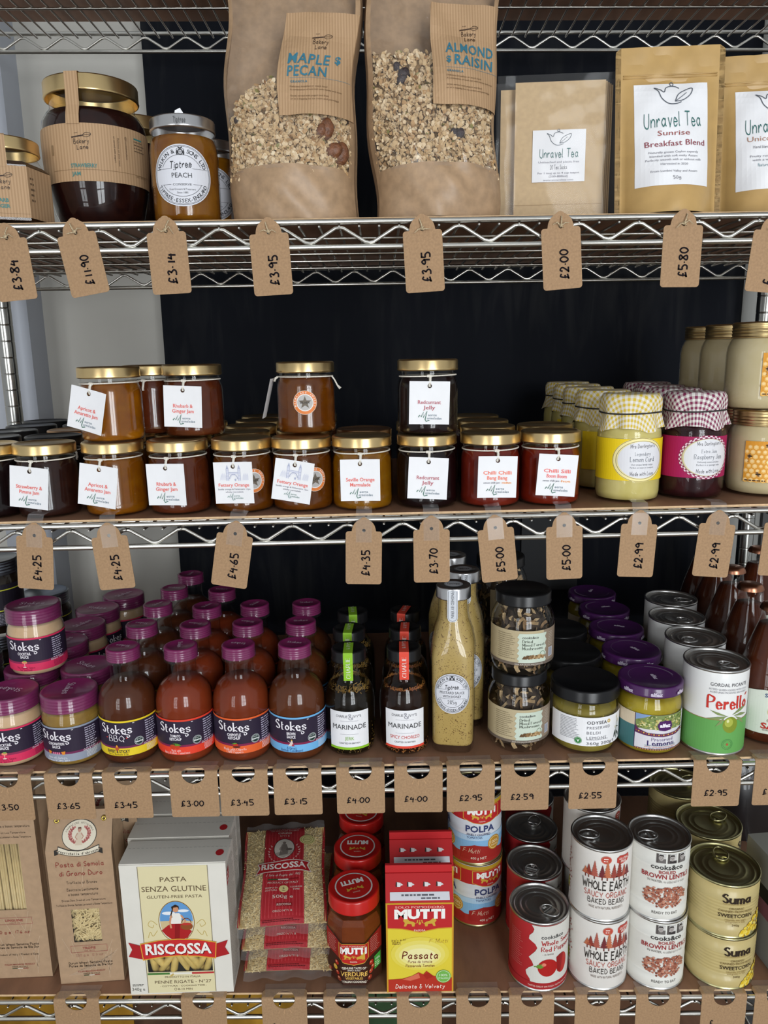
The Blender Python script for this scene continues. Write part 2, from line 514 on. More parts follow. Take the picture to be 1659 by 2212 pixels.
SHLAB = {0: 'chrome wire shelf above the granola bags', 1: 'chrome wire shelf carrying the granola and tea pouches', 2: 'chrome wire shelf carrying the jam jars with white tags', 3: 'chrome wire shelf carrying the sauce bottles and pickles', 4: 'chrome wire shelf carrying the pasta and tinned food', 5: 'chrome wire shelf under the pasta and tins, with gold pouches on it'}
LINLAB = {0: 'brown hardboard sheet on the shelf above the granola', 1: 'brown hardboard sheet under the granola bags', 2: 'brown hardboard sheet under the tagged jam jars', 3: 'brown hardboard sheet under the sauce bottles', 4: 'brown hardboard sheet under the pasta and tins', 5: 'brown hardboard sheet under the gold pouches'}
def child(name, me, par, loc, rot=None):
    o = bpy.data.objects.new(name, me); col.objects.link(o); o.parent = par; o.location = loc
    if rot: o.rotation_euler = rot
    return o
for i in range(6):
    e = bpy.data.objects.new('wire_shelf', None); col.objects.link(e); e.location = (0, 0, RAIL[i]); e.rotation_euler = (0, -SLOPE[i], 0)
    tag(e, SHLAB[i], 'wire shelf', 'shelves of the chrome wire rack')
    for y in (0, DEP):
        child('top_rail', rail_me, e, (0, y, 0)); child('bottom_rail', rail_me, e, (0, y, -.0240)); child('zigzag_wire', truss_me, e, (0, y, 0))
    for x in (-HW, HW): child('side_rail', side_me, e, (x, 0, 0)); child('side_rail', side_me, e, (x, 0, -.024))
    for y in ((.055, .185, .262, .348) if i else (.10, .215, .33)): child('support_rod', rod_me, e, (0, y, -.0080))
    n = int((HW - .01) / PITCHW)
    for k in range(-n, n + 1):
        x = 0.01961 + k * PITCHW - PITCHW
        if abs(x) < HW - .004: child('wire', wire_me, e, (x, 0, -.0046))
    mb = MB(); a, b_ = (.006, .428) if i not in (1,) else (.012, .428)
    bb_ = .40 if i == 0 else b_
    mb.box(-HW + .01, HW - .01, a, bb_, .0030, .0056, M_liner)
    mb.box(-HW + .01, HW - .01, a - .0004, a, .0031, .0057, M_edge)
    o = bpy.data.objects.new('shelf_liner', mb.mesh('shelf_liner')); col.objects.link(o); o.location = (0, 0, RAIL[i]); o.rotation_euler = (0, -SLOPE[i], 0)
    tag(o, LINLAB[i], 'board', 'hardboard sheets on the wire shelves')
prof = [(0, 0), (.0127, 0)]
for k in range(84):
    z = .05 + k * .0254; prof += [(.0127, z - .0008), (.0127, z), (.0122, z + .0003), (.0122, z + .0013), (.0127, z + .0016), (.0127, z + .0024)]
pm = MB().lathe(prof + [(.0127, 2.15), (.0115, 2.155), (0, 2.155)], M_post, 20)
cap = MB().lathe([(0, 0), (.014, 0), (.014, .02), (.0165, .024), (0, .024)], M_black, 16).mesh('foot')
pme = pm.mesh('post')
slv = MB().lathe([(.0135, -.032), (.0165, -.032), (.0150, .006), (.0135, .006)], M_black, 16)
slvme = slv.mesh('sleeve')
for nm, x, y in (('behind the jam lids by the pale wall', -.594, DEP), ('behind the honey jars', .605, DEP), ('at the open front by the rhubarb jam end', -.606, 0.0), ('at the open front by the honey end', .606, 0.0)):
    e = bpy.data.objects.new('shelf_post', None); col.objects.link(e); e.location = (x, y, 0.0)
    tag(e, 'round grooved chrome upright post ' + nm, 'post', 'uprights of the wire rack')
    child('post', pme, e, (0, 0, 0)); child('foot', cap, e, (0, 0, 0))
    for i in range(6): child('sleeve', slvme, e, (0, 0, RAIL[i] + SLOPE[i] * x))

# ================================================================== placing by sight line on a known depth
def X(px, py, y):
    d = cam.matrix_world.to_3x3() @ Vector(((px - 829.5) / FPX, -(py - 1106.0) / FPX, -1.0))
    t = (y - CAM.y) / d.y
    return CAM.x + d.x * t
def XZ(px, py, y):
    d = cam.matrix_world.to_3x3() @ Vector(((px - 829.5) / FPX, -(py - 1106.0) / FPX, -1.0))
    t = (y - CAM.y) / d.y
    return CAM.x + d.x * t, CAM.z + d.z * t

M_glass = clear_mat('jar_glass', (0.985, 0.99, 0.985), 1.45, 0.015)
M_film = clear_mat('clear_film', (0.97, 0.97, 0.97), 1.42, 0.06, haze=0.03, bump=0.9, bscale=26)
M_gold = mat('gold_lid', (0.74, 0.55, 0.27), 0.30, metal=1.0, var=0.08, vscale=30)
M_copper = mat('copper_lid', (0.50, 0.30, 0.16), 0.32, metal=1.0, var=0.08, vscale=30)
M_silver = mat('silver_lid', (0.62, 0.62, 0.63), 0.28, metal=1.0, var=0.05, vscale=30)
M_blacklid = mat('black_lid', (0.008, 0.008, 0.009), 0.3, spec=.35)
M_plum = mat('plum_lid', (0.20, 0.014, 0.095), 0.32, coat=0.2, var=0.08, vscale=40)
M_cord = mat('cotton_cord', (0.72, 0.68, 0.60), 0.9, var=0.15, vscale=900)
M_kraft = mat('kraft_paper', (0.50, 0.315, 0.165), 0.75, var=0.10, vscale=260, bump=0.08, bscale=700)
M_kraft2 = mat('kraft_tag_card', (0.345, 0.212, 0.112), 0.8, var=0.11, vscale=420, bump=0.06, bscale=900)

def kraft_ribbed():
    m = bpy.data.materials.new('ribbed_kraft_paper'); m.use_nodes = True; nt = m.node_tree; b = nt.nodes['Principled BSDF']
    b.inputs['Roughness'].default_value = 0.7
    tc = nt.nodes.new('ShaderNodeTexCoord'); wv = nt.nodes.new('ShaderNodeTexWave'); wv.inputs['Scale'].default_value = 110; wv.inputs['Distortion'].default_value = 0.4
    r = nt.nodes.new('ShaderNodeValToRGB'); r.color_ramp.elements[0].color = (0.37, 0.225, 0.118, 1); r.color_ramp.elements[1].color = (0.47, 0.305, 0.168, 1)
    nt.links.new(tc.outputs['Object'], wv.inputs['Vector']); nt.links.new(wv.outputs['Fac'], r.inputs[0]); nt.links.new(r.outputs[0], b.inputs['Base Color'])
    return m
M_rib = kraft_ribbed()
DIM = {'jam_apricot': .8, 'jam_seville': .82, 'jam_rhubarb': .58, 'set_honey': .78, 'lemon_curd': .86, 'cocktail_sauce': .9, 'coronation_sauce': .8, 'jam_redcurrant': .4, 'jam_pimms': .5, 'strawberry_jam': .5, 'jerk_oil': .3, 'chorizo_oil': .35, 'bbq_ketchup': .6, 'brown_ketchup': .6, 'tomato_ketchup': .72, 'chipotle_ketchup': .68, 'lemon_brine': .9, 'lemon_pieces': .85, 'raspberry_jam': .45, 'dark_chutney': .5, 'tomato_salsa': .55}
def content(name, c, c2=None, rough=0.35, var=0.25, vs=90, trans=0.0):
    k = DIM.get(name, .68)
    if c is not None: c = tuple(x * k for x in c)
    if c2 is not None: c2 = tuple(x * k for x in c2)
    return mat(name, c, rough, var=var, vscale=vs, c2=c2, trans=trans, spec=.15)

def lid_prof(r, z0, h, dish=.0009):
    return [(r - .0012, z0), (r, z0 + .0005), (r + .0004, z0 + .0015), (r, z0 + .0026), (r, z0 + h - .0018), (r - .0006, z0 + h - .0006), (r - .0018, z0 + h), (r - .0035, z0 + h), (r - .0048, z0 + h - dish), (0, z0 + h - dish)]
def screw_prof(r, z0, h):
    p = [(r - .001, z0), (r + .0003, z0 + .0004), (r + .0003, z0 + .0014), (r - .0003, z0 + .002)]
    n = 3; d = (h - .007) / n
    for k in range(n):
        z = z0 + .0025 + k * d; p += [(r - .0006, z), (r, z + d * .3), (r, z + d * .6), (r - .0006, z + d * .95)]
    return p + [(r, z0 + h - .0035), (r, z0 + h - .0015), (r - .0008, z0 + h - .0003), (r - .002, z0 + h), (r - .0035, z0 + h), (r - .0045, z0 + h - .0006), (0, z0 + h - .0006)]

def inset(prof, d=.0011, ztop=None, zb=.0022):
    out = []
    for r, z in prof:
        zz = max(z, zb)
        if ztop is not None and z > ztop: break
        out.append((max(0, r - d) if r > 0 else 0, zz))
    out.append((0, out[-1][1])); return out

def whisk(D, cx, cy, s, c, layer=4):
    D.line([(cx - 9 * s, cy - 1.5 * s), (cx + 2 * s, cy + .2 * s)], 1.3 * s, c, layer)
    for k in (-1, 0, 1): D.line([(cx + 2 * s, cy + .2 * s), (cx + 6 * s, cy + 1.0 * s + 2.2 * k * s), (cx + 10 * s, cy + 1.6 * s + 1.2 * k * s), (cx + 11 * s, cy + 2 * s)], .45 * s, c, layer, smooth=True)
def bakery_logo(D, cx, cy, s, c='#3a2a22'):
    whisk(D, cx, cy + 6 * s, s, c); D.text('from', cx - 4 * s, cy + 9 * s, 1.3 * s, c, rot=9)
    D.pen('Bakery', cx + .5 * s, cy + .8 * s, 4.4 * s, c, w=16 * s, wt=.95, slant=.12, rot=4); D.pen('Lane', cx + 1.5 * s, cy - 5 * s, 4.2 * s, c, w=12 * s, wt=.95, slant=.12, rot=4)

# ------------------------------------------------------------------ small jam jars with tied paper tags
JP = [(0, .0012), (.026, .0012), (.029, 0), (.0322, .0014), (.0336, .0045), (.0341, .009), (.0341, .012), (.0338, .014), (.0336, .050), (.0330, .0555), (.0312, .0605), (.0303, .063), (.0303, .0715)]
JH = .081
LIDM = {'gold': M_gold, 'black': M_blacklid, 'copper': M_copper}
CLEAR = {'jam_apricot': .66, 'jam_fettery': .68, 'jam_seville': .64, 'jam_rhubarb': .35, 'jam_silli': .2}
def jam_body(name, c, c2=None, lid='gold', ztop=.069):
    b = MB().lathe(JP, M_glass, 36); ct = MB().lathe(inset(JP, ztop=ztop), content(name, c, c2, .22 if name in CLEAR else .35, trans=CLEAR.get(name, 0)), 32)
    l = MB().lathe(lid_prof(.0333, .0685, .0122), LIDM[lid], 40)
    return [Part('glass', b), Part('contents', ct), Part('lid', l)]
AMBER = ((0.50, 0.15, 0.001), (0.70, 0.25, 0.002)); RHU = ((0.19, 0.034, 0.009), (0.26, 0.054, 0.014)); DARK = ((0.012, 0.003, 0.004), (0.022, 0.006, 0.007)); PIMM = ((0.030, 0.008, 0.006), (0.055, 0.016, 0.010))
FET = ((0.36, 0.085, 0.001), (0.52, 0.15, 0.002)); SEV = ((0.54, 0.20, 0.002), (0.72, 0.32, 0.006)); CHI = ((0.17, 0.012, 0.005), (0.24, 0.024, 0.010)); SIL = ((0.23, 0.014, 0.004), (0.32, 0.028, 0.008))
SWAP = {k: jam_body('jam_' + k, v[0], v[1]) for k, v in dict(apricot=AMBER, rhubarb=RHU, redcurrant=DARK, pimms=PIMM, fettery=FET, seville=SEV, chilli=CHI, silli=SIL).items()}
plain_black = jam_body('jam_redcurrant', None, None, 'black'); plain_copper = jam_body('jam_rhubarb', None, None, 'copper')
M_paper = mat('white_card', (0.80, 0.80, 0.82), 0.65, var=0.02, vscale=50)

def mearns_logo(D, y):
    g = '#3f6f60'
    D.line([(-11.5, y - 1), (-10, y + 1.2), (-8.5, y - .8), (-6, y + 4.6), (-6.3, y - 1.5), (-2.2, y + 5.6), (-4.2, y - 3.4), (-3.2, y - 5.4), (.5, y - 4.2)], .95, g, 3)
    D.pen('earns', 3.6, y + 1.6, 2.6, '#6d7f8d', w=9, wt=1.0, serif=True); D.pen('armalades', 5.6, y - 1.9, 2.6, '#6d7f8d', w=15.5, wt=1.0, serif=True)

def jam_tag(lines, extra=None, c='#e2695f', castle=False):
    """white card, hole at the origin, hanging down"""
    W, T0, B0 = 21.5, 4.5, -41.0
    bend = lambda u, v, o: (u, -o - .0006 - 2.2 * u * u, v)
    base = Decal(bend, step=6, base=0)
    hole = [(2.2 * math.cos(2 * PI * k / 12), 2.2 * math.sin(2 * PI * k / 12) - .5) for k in range(12)]
    base.poly([(-W, B0), (W, B0), (W, T0), (-W, T0)], M_paper, 0, holes=[hole])
    D = Decal(bend)
    D.ring(0, -.5, 2.2, 2.2, .4, '#8b827c', 1)
    if castle:
        g = '#a9aec6'; g2 = '#d2d4e2'
        for x in (-6.5, 6.5):
            D.rect(x - 1.3, -16, x + 1.3, -3, g2, 0)
            for e in (-1.3, 1.3): D.rect(x + e - .2, -16, x + e + .2, -3, g, 1)
            for q in range(4): D.rect(x - 1.3, -14 + q * 3.2, x + 1.3, -13.7 + q * 3.2, g, 1)
            D.poly([(x - 1.5, -3), (x + 1.5, -3), (x, 1.6)], g, 1)
        D.rect(-5.2, -8.6, 5.2, -6.6, g2, 0); D.rect(-5.2, -6.9, 5.2, -6.5, g, 1); D.rect(-5.2, -8.8, 5.2, -8.5, g, 1)
        D.ring(0, -14, 4.4, 5.0, .8, g, 1, a0=0, a1=180); D.ring(0, -14, 3.2, 3.8, .4, g2, 1, a0=0, a1=180); D.ell(2, -15, 1.0, 1.4, g, 2, 10)
        for q in range(10): D.line([(-15 + q * .9, -15.5 + .4 * (q % 3)), (-13.5 + q * .5, -10 + .9 * (q % 4))], .35, g2, 0); D.line([(10 + q * .7, -15.5), (11 + q * .6, -9.5 + .8 * (q % 3))], .35, g2, 0)
        D.text(lines[0], 0, -20.5, 3.6, c, w=34, bold=.012)
        D.text('Seville orange & Fettercairn 12yo', 0, -25.2, 1.7, '#5e5c70', w=36); D.text('whisky marmalade', 0, -28.2, 1.7, '#5e5c70', w=20)
        D2 = Decal(lambda u, v, o: bend(u * .7, (v * .7) + .0, o)); mearns_logo(D2, -48); D.mb.add(D2.mb.v, D2.mb.f, ink('#4d7a72'))
    else:
        y = -17.5 if extra is None else -13.5
        for k, t in enumerate(lines): D.text(t, 0, y - 5.6 * k, 3.9, c, bold=.014, w=min(31, 2.35 * len(t) + 1))
        if extra: D.text(extra[0], -5, -24.4, 2.1, '#55566b', w=20); D.text(extra[1], 10.5, -24.4, 2.1, '#e8923a', w=10, bold=.02)
        mearns_logo(D, -32.5)
    return base, D
def cord_mb():
    m = MB(); m.tube([(.0312 * math.sin(2 * PI * k / 36), -.0312 * math.cos(2 * PI * k / 36), .0632 + .0006 * math.sin(2 * PI * k / 36)) for k in range(36)], .0008, M_cord, 6, closed=True)
    m.tube([(-.002, -.0318, .0632), (0, -.0335, .0636), (.0022, -.0318, .0630)], .0016, M_cord, 6)
    m.tube([(.0003, -.0325, .063), (.0006, -.0352, .0605), (.0003, -.0362, .0555), (0, -.0352, .0525)], .0015, M_cord, 6)
    return m
cord_part = Part('cord', cord_mb())
TAGDEF = {'pimms': (['Strawberry &', 'Pimms Jam'],), 'apricot': (['Apricot &', 'Amaretto Jam'],), 'rhubarb': (['Rhubarb &', 'Ginger Jam'],), 'seville': (['Seville Orange', 'Marmalade'],), 'redcurrant': (['Redcurrant', 'Jelly'], None, '#b5606c'),
          'chilli': (['Chilli Chilli', 'Bang Bang'], ('sweet chilli jam -', 'medium'), '#ee7a62'), 'silli': (['Chilli Silli', 'Boom Boom'], ('sweet chilli jam -', 'hot'), '#ea6a66')}
tag_parts = {}
for k, v in TAGDEF.items():
    b_, D_ = jam_tag(*v); tag_parts[k] = Part('paper_tag', b_.mb, [Part('lettering', D_.mb)], T=Matrix.Translation((0, -.0362, .0535)))
b_, D_ = jam_tag(['Fettery Orange'], castle=True); tag_parts['fettery'] = Part('paper_tag', b_.mb, [Part('lettering', D_.mb)], T=Matrix.Translation((0, -.0362, .0535)))

def sticker(a0):
    D = Decal(cyl(.0340, .036, a0), step=3, base=.0004)
    D.ell(0, 0, 13.4, 13.4, '#d9c9b8', 0); D.ell(0, 0, 12.9, 12.9, '#e0803f', 1); D.ell(0, 0, 9.6, 9.6, '#e6e2df', 2); D.ell(0, 0, 8.6, 8.6, '#b9b6b4', 3)
    pts = [((7.4 if i % 2 == 0 else 3.1) * math.cos(PI / 2 + PI * i / 5), (7.4 if i % 2 == 0 else 3.1) * math.sin(PI / 2 + PI * i / 5)) for i in range(10)]
    D.poly(pts, '#6e6458', 4); D.arctext('MARMALADE AWARDS', 0, 0, 11.2, 11.2, 1.9, '#f4ede6', 200, -20, 4, .01); D.text('SILVER', 0, 0, 2.2, '#3b352f', w=11, layer=6, bold=.02)
    return Part('award_sticker', D.mb, label='round orange and silver award sticker with a star')
st_right = sticker(.62); st_mid = sticker(.05)

def jam(kind, px, y, lift=0, tilt=0, turn=0, label='', v=1040, extra=(), base=None, swing=0):
    x = X(px, v, y)
    T = Matrix.Rotation(R(tilt), 4, 'Y') @ Matrix.Rotation(R(swing), 4, 'Z')
    return spawn('jam_jar', (base or SWAP[kind]) + [tag_parts[kind], cord_part] + list(extra), (x, y, top(2, x) + lift), R(turn), label, 'jam jar', 'small jars of jam and marmalade with white paper tags', over={'paper_tag': T})
FR = 'front row of jam jars'
jam('redcurrant', -18, .048, 0, 0, 4, 'dark gold lidded jam jar ending the front row, beside the strawberry one')
jam('pimms', 104, .048, 0, 6.5, -4, 'dark gold lidded jam jar whose white tag names a strawberry jam')
jam('apricot', 250, .048, 0, 8.5, -6, 'amber jam jar tagged Apricot & Amaretto Jam standing on the brown board, carrying another jar')
jam('rhubarb', 389, .048, 0, -.5, -8, 'reddish jam jar tagged Rhubarb & Ginger Jam standing in the front row on the board')
jam('fettery', 526, .05, 0, -1, -6, 'orange marmalade jar with a castle drawn on its straight hanging tag', extra=[st_right])
jam('fettery', 654, .05, 0, 9, -6, 'orange marmalade jar with a castle drawn on its tilted tag beside an award sticker', extra=[st_right])
jam('seville', 783, .048, 0, 0, -2, 'golden marmalade jar with white tag reading Seville Orange Marmalade')
jam('redcurrant', 922, .05, 0, 3, 0, 'very dark jar tagged Redcurrant Jelly standing on the board under another')
jam('chilli', 1058, .048, 0, 1.5, 5, 'deep red chilli jam jar standing beside the dark redcurrant jelly')
jam('silli', 1186, .05, 0, 4, 2, 'bright red chilli jam jar standing beside the lemon curd file')
jam('apricot', 240, .052, JH, 14, -16, 'amber jar tagged Apricot & Amaretto Jam, stacked on top with a sharply tilted tag', v=870)
jam('rhubarb', 419, .085, JH, 2.5, -4, 'reddish jar tagged Rhubarb & Ginger Jam stacked on the lids below', v=870)
jam('redcurrant', 924, .052, JH, 1.5, 0, 'very dark jar tagged Redcurrant Jelly stacked on another redcurrant jar', v=870)
jx = X(329, 870, .118); spawn('jam_jar', SWAP['rhubarb'] + [cord_part], (jx, .122, top(2, jx) + JH), 0, 'dark red jam jar stacked behind the tilted Apricot & Amaretto jar', 'jam jar', 'small jars of jam and marmalade with white paper tags')
# the one turned sideways with its award sticker showing
jx = X(662, 870, .09); cp = MB()
cp.tube([(.0312 * math.sin(2 * PI * k / 36), -.0312 * math.cos(2 * PI * k / 36), .0642) for k in range(36)], .0008, M_cord, 6, closed=True)
cp.tube([(.031, -.008, .064), (.034, -.010, .060), (.037, -.011, .054), (.0405, -.011, .050)], [.0009, .0009, .001, .0019], M_cord, 6)
cp.tube([(-.031, -.008, .064), (-.0335, -.009, .0625), (-.035, -.010, .059)], .0014, M_cord, 6)
sidetag = Part('paper_tag', tag_parts['fettery'].me, tag_parts['fettery'].subs, T=Matrix.Translation((-.0365, -.010, .058)) @ Matrix.Rotation(R(-88), 4, 'Z') @ Matrix.Rotation(R(-14), 4, 'X'))
spawn('jam_jar', SWAP['fettery'] + [Part('cord', cp), sidetag, st_mid], (jx, .09, top(2, jx) + JH), 0, 'amber jar with a round silver star award sticker stacked above the marmalades', 'jam jar', 'small jars of jam and marmalade with white paper tags')

# rows of jars behind: only lids and shoulders show
rg = random.Random(3)
BACK = []
def rowjar(px, v, kind, base=None, z=.079, dy=0):
    d = cam.matrix_world.to_3x3() @ Vector(((px - 829.5) / FPX, -(v - 1106.0) / FPX, -1.0)); t = (RAIL[2] + .006 + z - CAM.z) / d.z
    return CAM.x + d.x * t, CAM.y + d.y * t
cols = {'pimms': (-.392, 5, 'black'), 'dark': (-.470, 5, 'black'), 'apricot': (-.316, 5, 'copper'), 'rhubarb': (-.240, 4, None), 'fettery': (-.167, 5, None), 'fet2': (-.097, 5, None), 'seville': (-.024, 2, 'copper'), 'redcurrant': (.052, 3, None), 'chilli': (.124, 4, None), 'silli': (.196, 2, None)}
names = {'pimms': 'strawberry', 'dark': 'redcurrant', 'apricot': 'apricot', 'rhubarb': 'rhubarb', 'fettery': 'straight tagged castle marmalade', 'fet2': 'tilted castle marmalade', 'seville': 'Seville marmalade', 'redcurrant': 'Redcurrant Jelly', 'chilli': 'deep red chilli', 'silli': 'bright red chilli'}
ordn = ['second', 'third', 'fourth', 'fifth', 'sixth']
for k, (x0, n, lid) in cols.items():
    src = SWAP.get(k) or SWAP['fettery' if k == 'fet2' else 'redcurrant']
    if lid == 'black': src = plain_black
    elif lid == 'copper': src = [src[0], src[1], plain_copper[2]]
    for r in range(1, n):
        x = x0 * (1 + .018 * r) + rg.uniform(-.003, .003); y = .05 + r * .0745 + rg.uniform(-.002, .002)
        if k == 'rhubarb' and r == 1: y = .121
        parts = src
        if lid == 'black' and r in (2,) and k == 'pimms': parts = [src[0], src[1], plain_copper[2]]
        ll = {'black': 'black', 'copper': 'copper', None: 'gold'}[lid] if not (parts is not src) else 'copper'
        col_word = 'outer' if k == 'fet2' else ''
        spawn('jam_jar', parts + [cord_part], (x, y, top(2, x)), rg.uniform(0, 3), f'{ll} lidded jar standing {ordn[r - 1]} in the file behind the {names[k]} jar', 'jam jar', 'rows of jam jars at the back of the shelf')

# ================================================================== shelf 2, the other end: lemon curd, raspberry jam, honey
def gingham(name, c):
    m = bpy.data.materials.new(name); m.use_nodes = True; nt = m.node_tree; b = nt.nodes['Principled BSDF']; b.inputs['Roughness'].default_value = 0.8
    uv = nt.nodes.new('ShaderNodeUVMap'); sp = nt.nodes.new('ShaderNodeSeparateXYZ'); nt.links.new(uv.outputs[0], sp.inputs[0])
    outs = []
    for k in (0, 1):
        fr = nt.nodes.new('ShaderNodeMath'); fr.operation = 'FRACT'; gt = nt.nodes.new('ShaderNodeMath'); gt.operation = 'GREATER_THAN'; gt.inputs[1].default_value = .5
        nt.links.new(sp.outputs[k], fr.inputs[0]); nt.links.new(fr.outputs[0], gt.inputs[0]); outs.append(gt)
    ad = nt.nodes.new('ShaderNodeMath'); ad.operation = 'ADD'; nt.links.new(outs[0].outputs[0], ad.inputs[0]); nt.links.new(outs[1].outputs[0], ad.inputs[1])
    r = nt.nodes.new('ShaderNodeValToRGB'); r.color_ramp.interpolation = 'CONSTANT'
    hf = nt.nodes.new('ShaderNodeMath'); hf.operation = 'MULTIPLY'; hf.inputs[1].default_value = .5; nt.links.new(ad.outputs[0], hf.inputs[0])
    w_ = (.74, .72, .68); e = r.color_ramp.elements; e[0].color = (*w_, 1); e[1].position = .9; e[1].color = (*c, 1)
    n = e.new(.4); n.color = (*[(a + b2) / 2 for a, b2 in zip(w_, c)], 1)
    nt.links.new(hf.outputs[0], r.inputs[0]); nt.links.new(r.outputs[0], b.inputs['Base Color'])
    return m
def cloth_cover(m, seed):
    """square of cloth over the lid, gathered by a black band"""
    rg = random.Random(seed); nA = 56; rows = 14; vs = []; uv = []; fs = []
    ph = [rg.uniform(0, 6.28) for _ in range(4)]
    for j in range(rows + 1):
        for i in range(nA):
            a = 2 * PI * i / nA
            sq = 1 / max(abs(math.cos(a + .5)), abs(math.sin(a + .5)))   # square corner reach
            if j <= 3: s = .0305 * j / 3; r = s; z = .1185 + .0004 * math.sin(5 * a + ph[0]) * (j == 3)
            elif j <= 8:
                t = (j - 3) / 5; s = .0305 + .021 * t; r = .0325 + .0012 * math.sin(9 * a + ph[1]) * t + .0012 * math.sin(PI * t); z = .1178 - .0195 * t
            else:
                t = (j - 8) / 6; L = .017 + .0065 * (sq - 1) / .414; s = .0515 + L * t
                r = .0325 + t * (.0036 + .0020 * math.sin(8 * a + ph[2]) + .0012 * math.sin(13 * a + ph[3])) + .0014 * math.sin(9 * a + ph[1]) * (1 - t); z = .0983 - L * t * .93
            vs.append((r * math.sin(a), -r * math.cos(a), z)); uv.append((s * math.sin(a + .35) * 165, s * math.cos(a + .35) * 165))
    for j in range(rows):
        for i in range(nA): fs.append((j * nA + i, j * nA + (i + 1) % nA, (j + 1) * nA + (i + 1) % nA, (j + 1) * nA + i)[::-1])
    me = bpy.data.meshes.new('cloth_cover'); me.from_pydata(vs, [], fs); me.materials.append(m)
    ul = me.uv_layers.new(name='UVMap')
    for p in me.polygons:
        p.use_smooth = True
        for li in p.loop_indices: ul.data[li].uv = uv[me.loops[li].vertex_index]
    return me
DP = [(0, .001), (.028, .001), (.031, 0), (.0345, .003), (.0358, .010), (.0358, .070), (.0350, .078), (.0325, .084), (.0305, .088), (.0305, .100)]
M_band = mat('elastic_band', (0.02, 0.018, 0.018), .7)
def darlington(name, cc, c2, cloth, band, lines, seed):
    g = Part('glass', MB().lathe(DP, M_glass, 36)); c = Part('contents', MB().lathe(inset(DP), content(name, cc, c2, vs=60), 32))
    lid = Part('lid', MB().lathe([(.0308, .098), (.0312, .098), (.0312, .1155), (.030, .117), (0, .117)], M_gold, 30))
    cl = Part('cloth_cover', cloth_cover(cloth, seed), [Part('elastic_band', MB().tube([(.0338 * math.sin(2 * PI * k / 40), -.0338 * math.cos(2 * PI * k / 40), .0984 + .0007 * math.sin(4 * PI * k / 40)) for k in range(40)], .0009, M_band, 6, closed=True))])
    D = Decal(cyl(.0358, .048), step=3)
    lb = Decal(cyl(.0358, .048), step=3, base=.00012); lb.rect(-60, -23, 60, 23, band, 0)
    D.ell(2, 0, 31, 24.5, '#efe2a2' if seed < 3 else '#8d2850', 0, 44)
    if seed < 3: D.ring(2, 0, 30.4, 23.9, .5, '#8c7a30', 2)
    else:
        for q, (ra, rb) in enumerate(((29.9, 23.4), (28.4, 21.9))):
            for k in range(64):
                if (k + q) % 2: D.ring(2, 0, ra, rb, 1.4, '#e6cfd8', 1, n=64, a0=k * 5.625 - 2.8, a1=k * 5.625 + 2.8)
        D.ell(2, 0, 27.5, 21, '#d9cfa4', 2, 40)
    D.ell(3.0, 0, 26, 20.3, '#dcdce0', 3, 40); D.ring(2.4, 0, 27.2, 21, .35, '#5a4a52', 4)
    k = '#3b3540'
    D.pen("Mrs Darlington's", 4, 15.5, 4.0, k, w=28, layer=5, wt=.8, slant=.15, rot=2)
    D.pen(lines[0], 4, 6.8, 3.6, '#45505e', w=18 if seed < 3 else 18, layer=5, wt=.8, nib=R(20), serif=True); D.pen(lines[1], 4, .8, 5.0, '#3c4656', w=28 if seed < 3 else 33, layer=5, wt=.85, nib=R(20), serif=True)
    D.text(lines[2], 4, -5, 1.9, '#666a72', w=25, layer=5); D.text(lines[3], 4, -8.3, 1.9, '#666a72', w=27, layer=5)
    D.pen('Made with Love', 4, -15, 4.2, k, w=27, layer=5, wt=.8, slant=.15, rot=2)
    return [g, c, lid, cl, Part('label', lb.mb, [Part('lettering', D.mb)])]
Gy = gingham('yellow_gingham', (0.62, 0.44, 0.03)); Gr = gingham('plum_gingham', (0.20, 0.015, 0.07))
lemon = darlington('lemon_curd', (0.64, 0.54, 0.17), (0.70, 0.60, 0.23), Gy, ink('#e9c918'), ['Legendary', 'Lemon Curd', 'Our unique family recipe', 'Perfect on toast or crumpets'], 1)
rasp = darlington('raspberry_jam', (0.028, 0.004, 0.008), (0.075, 0.012, 0.016), Gr, ink('#a31353'), ['Extra Jam', 'Raspberry Jam', 'Delicately sweet and juicy', 'Perfect in a sponge cake'], 5)
x = X(1355, 1000, .062); spawn('lemon_curd_jar', lemon, (x, .060, top(2, x)), R(1), 'lemon curd jar with yellow gingham cloth top, label facing outward at the shelf front', 'jar', 'lemon curd jars')
x = X(1494, 1000, .066); spawn('raspberry_jam_jar', rasp, (x, .068, top(2, x)), R(2), 'raspberry jam jar with plum gingham cloth top, label facing outward', 'jar', 'raspberry jam jars')
for k, (px, y) in enumerate(((1300, .139), (1268, .218), (1243, .297), (1222, .376))):
    x = X(px, 960, y); spawn('lemon_curd_jar', lemon, (x, y, top(2, x)), R((40, -50, 35, 60)[k]), f'lemon curd jar with yellow cloth top, {["second", "third", "fourth", "fifth"][k]} in the file going back', 'jar', 'lemon curd jars')
for k, (px, y) in enumerate(((1450, .147), (1418, .226), (1392, .305))):
    x = X(px, 960, y); spawn('raspberry_jam_jar', rasp, (x, y, top(2, x)), R(35 * k), f'raspberry jam jar with plum gingham top, {["second", "third", "fourth"][k]} in the file going back', 'jar', 'raspberry jam jars')

